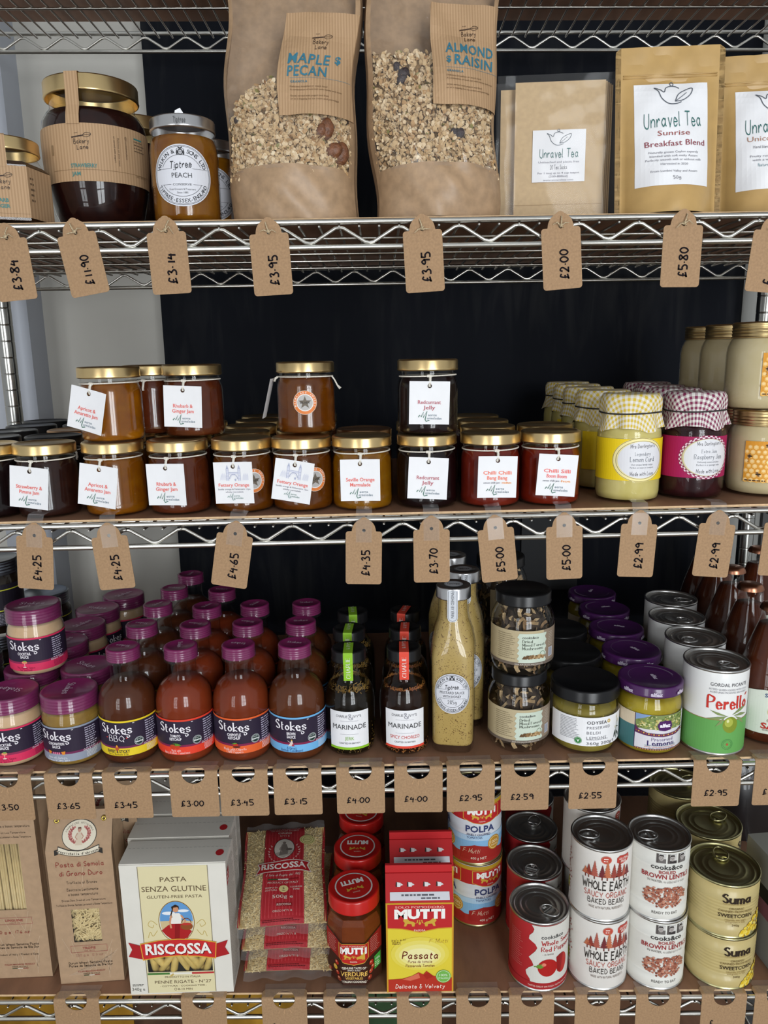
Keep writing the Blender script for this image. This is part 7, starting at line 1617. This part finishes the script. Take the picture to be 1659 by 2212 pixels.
# red peppers
M_pep = ink('#a8262a'); Dq = D_tin(TR, TH)
edge_ = [(-19 + 3.5 * math.sin(k * 1.3) + (4 if 4 < k < 9 else 0) - (3 if k > 11 else 0), 45.5 - k * 5.2) for k in range(17)]
Dq.poly(edge_ + [(60, -38), (60, 45.5)], '#cfcdc6', 0); Dq.rect(-L_, -45.5, L_, -36, '#9e2226', 1)
Dq.text('cooks&co', -7, 30, 5.0, '#3b3b3b', w=30, align='l', layer=4, bold=.01); Dq.pen('Whole Sweet', -7, 21.5, 6.0, '#a82a2c', w=48, align='l', wt=1.5, nib=0, serif=True, layer=4); Dq.pen('Red Peppers', -7, 12.5, 6.0, '#a82a2c', w=46, align='l', wt=1.5, nib=0, serif=True, layer=4); Dq.text('- in brine', -5, 5.6, 2.6, '#6a5a54', align='l', w=14, layer=4)
Dq.ell(2, -14, 12.5, 12.5, '#a81c1a', 3, 26); Dq.ell(22, -12, 9, 14, '#b0221c', 4, 26); Dq.poly([(13, -1), (19, 2), (24, 1), (20, -24), (15, -22)], '#8e1416', 5); Dq.ell(-3, -9, 3, 2.4, '#dd7a68', 5, 10); Dq.poly([(-11, -10), (-5, -8), (-3, -12), (-7, -15), (-12, -14)], '#5f8a34', 5); Dq.line([(-10, -12), (-15, -13)], 1.6, '#5f8a34', 5); Dq.text('TASTES GREAT ON PIZZA, PASTA AND SALADS', 8, -41, 2.4, '#e0b8b0', w=60, layer=4, bold=.01)
Dq.para(-50, -20, -30, 30, 16, '#c46a66', 2, .25, 5)
pe = tin(TR, TH, M_pep, 0, M_tin, R(10), [Dq]); PEG = 'tins of red peppers'
for j, (px, v, y) in enumerate(((1162, 2050, .040), (1152, 1940, .119), (1145, 1880, .198), (1140, 1850, .277))): put4('red_pepper_tin', pe, px, v, y, (4, 40, 60, 80)[j], 'red and white tin of whole sweet red peppers, ' + ['lettering in view at the shelf front', 'second in its file', 'third in its file', 'last in its file'][j], 'tin', PEG, over={'lid': rot((25, -75, 85, 0)[j])})

# baked beans
M_bean = mat('beans_label', (0.70, 0.67, 0.63), .5, var=.03, vscale=40); Db = D_tin(TR, TH); rg = random.Random(12)
cols_ = ['#8a3a30', '#a8584a', '#6e2c30', '#b86a4a', '#94443a']
for k, (x0, h_) in enumerate(((-23, 13), (-16, 19), (-7, 15), (-1, 22), (7, 17), (14, 21), (21, 14), (26, 12), (-27, 9))):
    c_ = cols_[k % 5]; yb = 13
    Db.rect(x0 - .7, yb - 4, x0 + .7, yb, '#6e3a34', 2)
    for q in range(6): yy = yb + h_ * q / 6; w_ = 5.4 * (1 - q / 6.6); Db.poly([(x0 - w_, yy), (x0 + w_, yy), (x0 + w_ * .25, yy + h_ / 4.2), (x0, yy + h_ / 3.4), (x0 - w_ * .25, yy + h_ / 4.2)], c_, 3 + q % 2)
Db.ell(-3, 37, 6.4, 5.4, '#c97a6a', 2, 20); Db.ell(-3, 37, 5.6, 4.6, '#b84a3c', 3, 20); Db.para(-6, 34, 0, 40, 2, '#f0dcd4', 5, .45, 2)
Db.poly([(10, 39), (14, 42), (22, 41), (27, 42), (28, 37), (25, 32), (20, 31), (15, 30), (10, 33)], '#b8443a', 2); Db.text('GLUTEN', 19, 37.6, 2.8, '#f0dcd4', layer=5, w=13, bold=.02); Db.text('FREE', 19, 33.8, 2.8, '#f0dcd4', layer=5, w=8, bold=.02)
Db.pen('WHOLE EARTH', 0, 1.5, 11, '#29231f', w=61, wt=1.0, layer=6, gap=2.0); Db.pen('SAUCY ORGANIC', 0, -11, 7, '#b04a3c', w=55, wt=.85, layer=5); Db.pen('BAKED BEANS', 0, -20.5, 6.6, '#29231f', w=46, wt=.85, layer=5); Db.pen('MADE WITH NATURAL INGREDIENTS', 0, -29, 2.8, '#6a5a50', w=42, wt=1.0, layer=5)
for k in range(26): Db.ell(-56 + rg.uniform(-5, 5), 30 - k * 2.4, rg.uniform(.8, 1.7), rg.uniform(.7, 1.4), '#a8483c', 2, 8)
Db.rect(-66, -28, -58, -14, '#a8b83a', 2)
bn = tin(TR, TH, M_bean, 0, M_tin, 0, [Db]); BNG = 'tins of baked beans'
for j, (px, v, y, lv, rz, lr, lb) in enumerate(((1289, 2060, .041, 0, 6, 0, 'white tin of baked beans with red trees at the shelf front, lower one'), (1295, 1900, .041, 1, -2, -85, 'white tin of baked beans with red trees stacked at the shelf front, upper one'), (1278, 1900, .120, 0, 50, 0, 'white tin of baked beans in the second stack, lower one'), (1276, 1790, .120, 1, 52, 30, 'white tin of baked beans in the second stack, upper one'))): put4('baked_beans_tin', bn, px, v, y, rz, lb, 'tin', BNG, lift=lv * TH, over={'lid': rot(lr)})

# lentils
M_len = mat('lentil_label', (0.70, 0.69, 0.64), .5, var=.03, vscale=40); Dl = D_tin(TR, TH); rg = random.Random(14)
for k, x0 in enumerate((-14, -1, 12)):   # three small grey portraits
    Dl.rect(x0, 32, x0 + 11, 44.5, '#c9c7c4', 2); Dl.rect(x0, 32, x0 + 11, 38, '#6a6664', 3) if k != 1 else Dl.rect(x0, 32, x0 + 11, 36, '#3a3636', 3); Dl.ell(x0 + 5.5, 39, 2.8, 3.8, '#a8a29e', 4, 14); Dl.poly([(x0 + 2.4, 40), (x0 + 3.4, 43.6), (x0 + 7.6, 43.6), (x0 + 8.6, 40), (x0 + 7.4, 41.6), (x0 + 3.6, 41.6)], '#2e2a2a', 5); Dl.rect(x0, 32, x0 + 2.5, 44.5, '#55504e', 4)
    for e in (-1, 1): Dl.ell(x0 + 5.5 + e * 1.1, 39.4, .45, .35, '#2e2a2a', 6, 6)
    Dl.rect(x0 + 4.6, 37.2, x0 + 6.4, 37.6, '#4a3a3a', 6)
Dl.text('cooks&co', 0, 26.5, 6.2, '#333333', w=39, layer=4, bold=.012); Dl.text('BOILED', 0, 19.6, 4.0, '#a83a3c', w=20, layer=4, bold=.01); Dl.text('BROWN LENTILS', 0, 13.4, 6.0, '#98262c', w=60, layer=4, bold=.012); Dl.text('IN WATER,', -14, 6.8, 3.0, '#5a5652', w=17, layer=4); Dl.pen('no added salt or sugar', 10, 6.8, 3.4, '#7a7672', w=28, layer=4, wt=.8, slant=.2)
for k in range(330):
    a = rg.uniform(0, 2 * PI); q = math.sqrt(rg.uniform(0, 1)); x0, y0 = 27 * q * math.cos(a), -14 + 15.5 * q * math.sin(a)
    if y0 > -3 - .004 * x0 * x0 + 1.5: continue
    Dl.ell(x0, y0, rg.uniform(1.3, 1.9), rg.uniform(1.1, 1.6), rg.choice(['#9a5a48', '#b87a64', '#7e4436', '#a86a54', '#c48e78']), 2 + k % 4, 7)
Dl.text('READY TO EAT', 0, -36.5, 3.6, '#4a4642', w=31, layer=4)
le = tin(TR, TH, M_len, 4, M_tin, 0, [Dl], rib_amp=.0003)
for px, v, lv, rz, lr, lb in ((1411, 2060, 0, 2, 0, 'white tin of boiled brown lentils, lower one of the pair'), (1418, 1890, 1, -2, -75, 'white tin of boiled brown lentils stacked on another')): put4('lentil_tin', le, px, v, .041, rz, lb, 'tin', 'tins of brown lentils', lift=lv * TH, over={'lid': rot(lr)})

# sweetcorn
SR, SH = .0425, .0745
M_suma = mat('sweetcorn_label', (0.50, 0.40, 0.17), .42, coat=.15, var=.04, vscale=60); Ds = D_tin(SR, SH); rg = random.Random(17); bk = '#2b2018'
Ds.pen('Suma', 2, 19, 11.5, bk, w=36, wt=2.0, nib=R(2), serif=True, layer=5); Ds.text('CO-OPERATIVE SINCE 1977', 2, 11.6, 1.9, '#8a6f3a', w=32, layer=4); Ds.text('ORGANIC', 2, 5.6, 3.0, '#5a4420', w=18, layer=4); Ds.text('CANNED FROM FRESH', 2, 1.4, 3.0, '#6a5228', w=42, layer=4); Ds.text('SWEETCORN', 2, -4.6, 4.8, '#33261a', w=42, layer=4, bold=.012); Ds.text('naturally low sugar', 2, -10, 2.2, '#8a6f3a', w=26, layer=4); Ds.text('and grown in Italy', 2, -13, 2.2, '#8a6f3a', w=24, layer=4); Ds.text('340g', 2, -17.4, 2.8, '#5a4420', w=9, layer=4)
for k in range(85):
    t = rg.random(); x0 = 9 + 34 * t; y0 = rg.uniform(-33, -32 + 24 * min(1, t * 1.3) + 3)
    Ds.ell(x0, y0, rg.uniform(1.7, 2.6), rg.uniform(1.8, 2.6), rg.choice(['#d9b52a', '#e2c848', '#c9a01e', '#ead870']), 3 + k % 4, 8)
cn = tin(SR, SH, M_suma, 7, M_gtin, 0, [Ds], rib_amp=.0005); SG_ = 'tins of sweetcorn'
for j, (px, v, y, lv, rz, lr, lb) in enumerate(((1548, 2080, .046, 0, 4, 0, 'yellow tin of sweetcorn at the shelf front, lower one'), (1555, 1960, .046, 1, -3, 170, 'yellow tin of sweetcorn stacked at the shelf front, upper one'), (1528, 1900, .136, 0, 60, 0, 'yellow tin of sweetcorn in the second stack, lower one'), (1527, 1810, .136, 1, 60, 60, 'yellow tin of sweetcorn in the second stack, upper one'), (1480, 1840, .230, 0, 60, 0, 'yellow tin of sweetcorn in the third stack, lower one'), (1462, 1760, .230, 1, 60, 60, 'yellow tin of sweetcorn in the third stack, upper one'))): put4('sweetcorn_tin', cn, px, v, y, rz, lb, 'tin', SG_, lift=lv * SH, over={'lid': rot(lr)})

# grey carton and dark packet at the far end
def side_carton():
    b = MB().box(-.030, .030, -.045, .045, 0, .062, ink('#8f908e')).box(-.030, .030, -.045, .045, .062, .084, ink('#8a5560')).box(-.030, .030, -.045, .045, .084, .104, ink('#191617')).box(-.030, .030, -.045, .045, .104, .150, ink('#8d8c84'))
    D = Decal(lambda u, v, o: (u, -.045 - o, v), base=.0003); D.para(-26, 66, 26, 80, 3, '#d8c8cc', 0, .35, 3)
    return [Part('carton', b), Part('printing', D.mb)]
put4('grey_carton', side_carton(), 1690, 2000, .062, 6, 'grey carton with pink and black bands beside the sweetcorn tins', 'carton')
ep = MB().grid(lambda u, v: ((u - .5) * .10, -.022 * math.sin(PI * u) * math.sin(PI * min(1, v * .9 + .1)), v * .15), 16, 16, mat('dark_packet', (0.012, 0.010, 0.012), .35, coat=.3)).grid(lambda u, v: ((.5 - u) * .10, .018 * math.sin(PI * u) * math.sin(PI * min(1, v * .9 + .1)), v * .15), 12, 12, mat('dark_packet', None))
D = Decal(lambda u, v, o: (u, -.022 * math.sin(PI * (.5 + u / .1)) - o - .001, v), base=.0006); D.pen('Epicure', 0, 126, 10, '#8a8588', w=44, slant=.3, wt=.9); D.rect(-40, 95, 40, 112, '#5a3a42', 0)
put4('dark_packet', [Part('packet', ep), Part('printing', D.mb)], 1592, 1850, .305, -10, 'black packet with pale script standing behind the sweetcorn tins', 'packet')

# ================================================================== lowest shelf, seen through the rails
M_foil = mat('gold_foil', (0.62, 0.36, 0.05), .28, metal=.85, var=.2, vscale=18, bump=.5, bscale=22); M_green = mat('green_foil', (0.02, 0.05, 0.02), .35, var=.2, vscale=30)
def foil(m): return [Part('pouch', MB().grid(lambda u, v: ((u - .5) * .125, -.028 * math.sin(PI * u) * (1 - v) ** .6 - .001 * math.sin(17 * u + 9 * v), v * .285), 20, 26, m).grid(lambda u, v: ((.5 - u) * .125, .028 * math.sin(PI * u) * (1 - v) ** .6 + .0006, v * .285), 14, 18, m))]
for k, (px, y, m, nm) in enumerate(((80, .10, M_foil, 'gold foil pouch under the linguine bag'), (205, .16, M_foil, 'gold foil pouch under the trofie bag'), (545, .10, M_foil, 'gold foil pouch under the orzo packets'), (855, .12, M_green, 'green foil pouch under the passata cartons'))):
    x = X(px, 2180, y); spawn('foil_pouch', foil(m), (x, y, top(5, x)), R((8, -10, 4, 0)[k]), nm, 'pouch', 'foil pouches on the lowest shelf')

# ================================================================== price tags
M_twine = mat('jute_twine', (0.48, 0.38, 0.24), .95, var=.3, vscale=900)
M_tape = clear_mat('clear_tape', (.97, .96, .94), 1.35, .12, haze=.09)
PEN = mat('marker_ink', (0.012, 0.009, 0.011), .85, spec=.1)
def outline_swing(w=19.5, h=70.0):
    """shoulder tag, hole near the top; origin at the hole"""
    pts = []; r = 3.2; yb = -h + 10
    def arc(cx, cy, rr, a0, a1, n=5): pts.extend((cx + rr * math.cos(R(a0 + (a1 - a0) * i / n)), cy + rr * math.sin(R(a0 + (a1 - a0) * i / n))) for i in range(n + 1))
    arc(-w + r, yb + r, r, 180, 270); arc(w - r, yb + r, r, 270, 360); arc(w - r, -1 - r, r, 0, 75); pts.append((w - 6.4, -1.0)); arc(0, 0, 12.6, 12, 60, 4); pts.append((5.2, 12.2)); arc(0, 9.2, 5.2, 35, 145, 6); pts.append((-5.2, 12.2)); arc(0, 0, 12.6, 120, 168, 4); pts.append((-w + 6.4, -1.0)); arc(-w + r, -1 - r, r, 105, 180)
    return pts
HOLE = [(1.9 * math.cos(2 * PI * k / 12), 1.9 * math.sin(2 * PI * k / 12)) for k in range(12)]
bd = Decal(lambda u, v, o: (u, 0, v), base=0); bd.poly(outline_swing(), M_kraft2, 0, holes=[HOLE]); swing_me = bd.mesh('card')
fe = Decal(lambda u, v, o: (u, -.00065, v), base=0)
def price_part(txt, rot=90, x=2, y=-37, h=8.2, w=29, wt=1.4):
    D = Decal(lambda u, v, o: (u, -o, v), base=.0003, lift=0); D.pen(txt, x, y - (0 if len(txt) > 1 else 0), h, PEN, w=w if len(txt) > 1 else None, wt=wt, rot=rot, slant=.05); return Part('handwriting', D.mb)
def twine(seed):
    rg = random.Random(seed); m = MB(); a = rg.uniform(-.004, .004)
    m.tube([(0, -.0012, 0), (a * .4, -.0035, .004), (a, -.0015, .009), (a * 1.3, .006, .0115), (a, .012, .0075), (0, .010, .002), (0, .002, -.0005)], .0007, M_twine, 6)
    m.tube([(-.001, -.002, .0005), (.0016, -.003, -.0012), (.001, -.002, .0016), (-.0016, -.003, .001)], .0011, M_twine, 6)
    for k in range(2): s_ = -1 if k else 1; m.tube([(0, -.002, .0), (s_ * .004, -.0035, .002 + rg.uniform(-.003, .002)), (s_ * .008, -.003, rg.uniform(-.004, .004))], [.0007, .0006, .0003], M_twine, 6)
    return m
BIND = []
def swing(s, px, pv, deg, txt, label, seed, tape, y=-.0075):
    # hole position by sight line just in front of the rail
    x, z = XZ(px, pv, y)
    parts = [Part('card', swing_me, [price_part('£' + txt, y=-36 if txt else -50)], solid=.0006)]
    if tape:
        tm = MB(); w_ = .0085; tm.add([(-w_, -.0006, -.013), (w_, -.0006, -.013), (w_, -.0006, .011), (-w_, -.0006, .011), (w_, .0058, .0215), (-w_, .0058, .0215), (w_, .022, .0222), (-w_, .022, .0222)], [(0, 1, 2, 3), (3, 2, 4, 5), (5, 4, 6, 7)], M_tape); parts.append(Part('clear_tape', tm))
    else: parts.append(Part('twine', twine(seed)))
    return spawn('price_tag', parts, (x, y, z), 0, label, 'price tag', 'kraft swing tags along the %s' % ('granola shelf' if s == 1 else 'jam shelf'), tilt=Matrix.Rotation(R(-deg), 4, 'Y'))
for k, (px, pv, dg, t, ob) in enumerate(((14, 514, 5, '3.84', 'below the hexagonal rhubarb and ginger jar'), (163, 503, 9.5, '11.90', 'below the large strawberry jam jar'), (358, 499, 2.2, '3.14', 'below the peach conserve'), (580, 502, 2.6, '3.95', 'below the Maple & Pecan bag'), (912, 495, 3.0, '3.95', 'below the Almond & Raisin bag'), (1211, 489, 4.2, '2.00', 'below the tea sacks'), (1477, 484, -.5, '5.80', 'below the breakfast tea pouch'), (1672, 496, -5, '', 'below the tea pouch at the shelf end'))):
    swing(1, px, pv, dg, t, (f'twine tied kraft price tag reading £{t} ' if k < 7 else 'twine tied kraft price tag ') + ob, k, False)
for k, (px, pv, dg, t, ob) in enumerate(((74, 1157, -4.5, '4.25', 'below the strawberry jam jar'), (235, 1157, 4.5, '4.25', 'below the Apricot & Amaretto jar'), (508, 1153, -10, '4.65', 'below the castle tagged marmalades'), (786, 1146, -1.5, '4.35', 'below the Seville marmalade'), (932, 1142, .3, '3.70', 'below the Redcurrant Jelly'), (1070, 1140, 6, '5.00', 'below the deep red chilli jam'), (1219, 1135, 2, '5.00', 'below the bright red chilli jam'), (1382, 1130, -2.2, '2.99', 'below the lemon curd'), (1551, 1130, -4.5, '2.99', 'below the raspberry jam'), (1692, 1128, -3, '', 'below the honey'))):
    swing(2, px, pv, dg, t, (f'taped kraft price tag reading £{t} ' if k < 9 else 'taped kraft price tag ') + ob, k + 20, True)

# wide tags with a cut-out, folded over the shelf edge
def hang_card(w=28.0, up=14.0, dn=57.5):
    r = 2.6; pts = []
    def arc(cx, cy, rr, a0, a1, n=4): pts.extend((cx + rr * math.cos(R(a0 + (a1 - a0) * i / n)), cy + rr * math.sin(R(a0 + (a1 - a0) * i / n))) for i in range(n + 1))
    arc(-w + r, -dn + r, r, 180, 270); arc(w - r, -dn + r, r, 270, 360); arc(w - 5, up - 5, 5, 0, 90); arc(-w + 5, up - 5, 5, 90, 180)
    hole = [(13.4 * math.cos(2 * PI * k / 28), -1.5 + 13.4 * math.sin(2 * PI * k / 28)) for k in range(28)]
    D = Decal(lambda u, v, o: (u, 0, v), base=0)
    loops = [[Vector((p[0], p[1], 0)) for p in pts], [Vector((p[0], p[1], 0)) for p in hole]]; fl = [p for l in loops for p in l]
    mb_ = MB()
    def fold(u, v):   # v above 0 lies back on the board
        rr = 3.0
        if v <= -rr: return (u / 1000, 0, v / 1000)
        if v >= rr: return (u / 1000, (v - rr + 3.0) / 1000, 0.0008)
        t = (v + rr) / (2 * rr) * PI / 2; return (u / 1000, (3.0 - 3.0 * math.cos(t)) / 1000, (-3.0 + 3.0 * math.sin(t)) / 1000 + .0008)
    bm = bmesh.new(); bv = [bm.verts.new((p.x, p.y, 0)) for p in fl]
    for t in tessellate_polygon(loops):
        tri = [fl[i] for i in t]; ar = (tri[1].x - tri[0].x) * (tri[2].y - tri[0].y) - (tri[1].y - tri[0].y) * (tri[2].x - tri[0].x)
        if abs(ar) < 1e-9: continue
        bm.faces.new([bv[i] for i in (t if ar > 0 else t[::-1])])
    for c_ in (-3.0, -1.8, -.6, .6, 1.8, 3.0): bmesh.ops.bisect_plane(bm, geom=bm.verts[:] + bm.edges[:] + bm.faces[:], plane_co=(0, c_, 0), plane_no=(0, 1, 0), dist=1e-5)
    for v_ in bm.verts: v_.co = fold(v_.co.x, v_.co.y)
    me = bpy.data.meshes.new('card'); bm.to_mesh(me); bm.free(); me.materials.append(M_kraft2)
    sl = Decal(lambda u, v, o: (u, -o, v), base=.0004)
    for a in (-110, -90, -66): sl.line([(14.6 * math.cos(R(a)), -1.5 + 14.6 * math.sin(R(a))), (22 * math.cos(R(a)), -1.5 + 21 * math.sin(R(a)))], .35, '#c9a27a', 0)
    return me, sl.mesh('cut_lines')
card_me, cut_me = hang_card()
tm = MB().add([(-.024, .002, .0013), (.024, .002, .0013), (.026, .022, .0012), (-.026, .022, .0012)], [(0, 1, 2, 3)], M_tape); tape_me = tm.mesh('clear_tape')
def hang(s, px, pv, txt, label, deg=0, tx=0, ty=-40, group=''):
    y = -.0042; x, z = XZ(px, pv, y); z = top(s, x) + .0002
    parts = [Part('card', card_me, [Part('cut_lines', cut_me)] + ([price_part('£' + txt, 0, tx if txt else -14, ty, 6.8, 27, 1.3)] if txt is not None else []), solid=.0006), Part('clear_tape', tape_me)]
    return spawn('price_card', parts, (x, y, z), R(deg), label, 'price tag', group)
G3, G4 = 'wide kraft price cards along the sauce shelf', 'wide kraft price cards along the pasta shelf'
for px, t, ob, dg in ((16, '3.50', 'below the cocktail sauce', 0), (149, '3.65', 'below the coronation sauce', 0), (274, '3.45', 'below the BBQ bottle', 0), (419, '3.00', 'below the Tomato Ketchup', 0), (527, '3.45', 'below the Chipotle Ketchup', 0), (643, '3.15', 'below the Brown Sauce', 0), (779, '4.00', 'below the Jerk marinade', 0), (904, '4.00', 'below the Spicy Chorizo marinade', -1), (1017, '2.95', 'below the mustard sauce', 2), (1134, '2.59', 'below the mushroom jars', 1), (1281, '2.55', 'below the beldi lemons', 1), (1547, '2.95', 'below the olive tin', 0), (1679, '', 'below the salsa bottle', 0)):
    hang(3, px, 1700, t, (f'wide kraft price card reading £{t} ' if px < 1600 else 'wide kraft price card ') + ob, dg, tx=(-3 if t != '2.95' else 0), group=G3)
for k, (px, ob) in enumerate(((167, 'the trofie bag'), (441, 'the penne box'), (615, 'the orzo packets'), (748, 'the vegetable sauce jar'), (906, 'the passata carton'), (1034, 'the gap beside the passata'), (1148, 'the red pepper tin'), (1290, 'the baked beans'), (1421, 'the lentil tins'), (1562, 'the sweetcorn tins'), (1676, 'the grey carton'))):
    hang(4, px, 2190, ('' if k in (0, 2, 9) else None), 'wide kraft price card hung on the shelf edge below ' + ob, 0, group=G4)
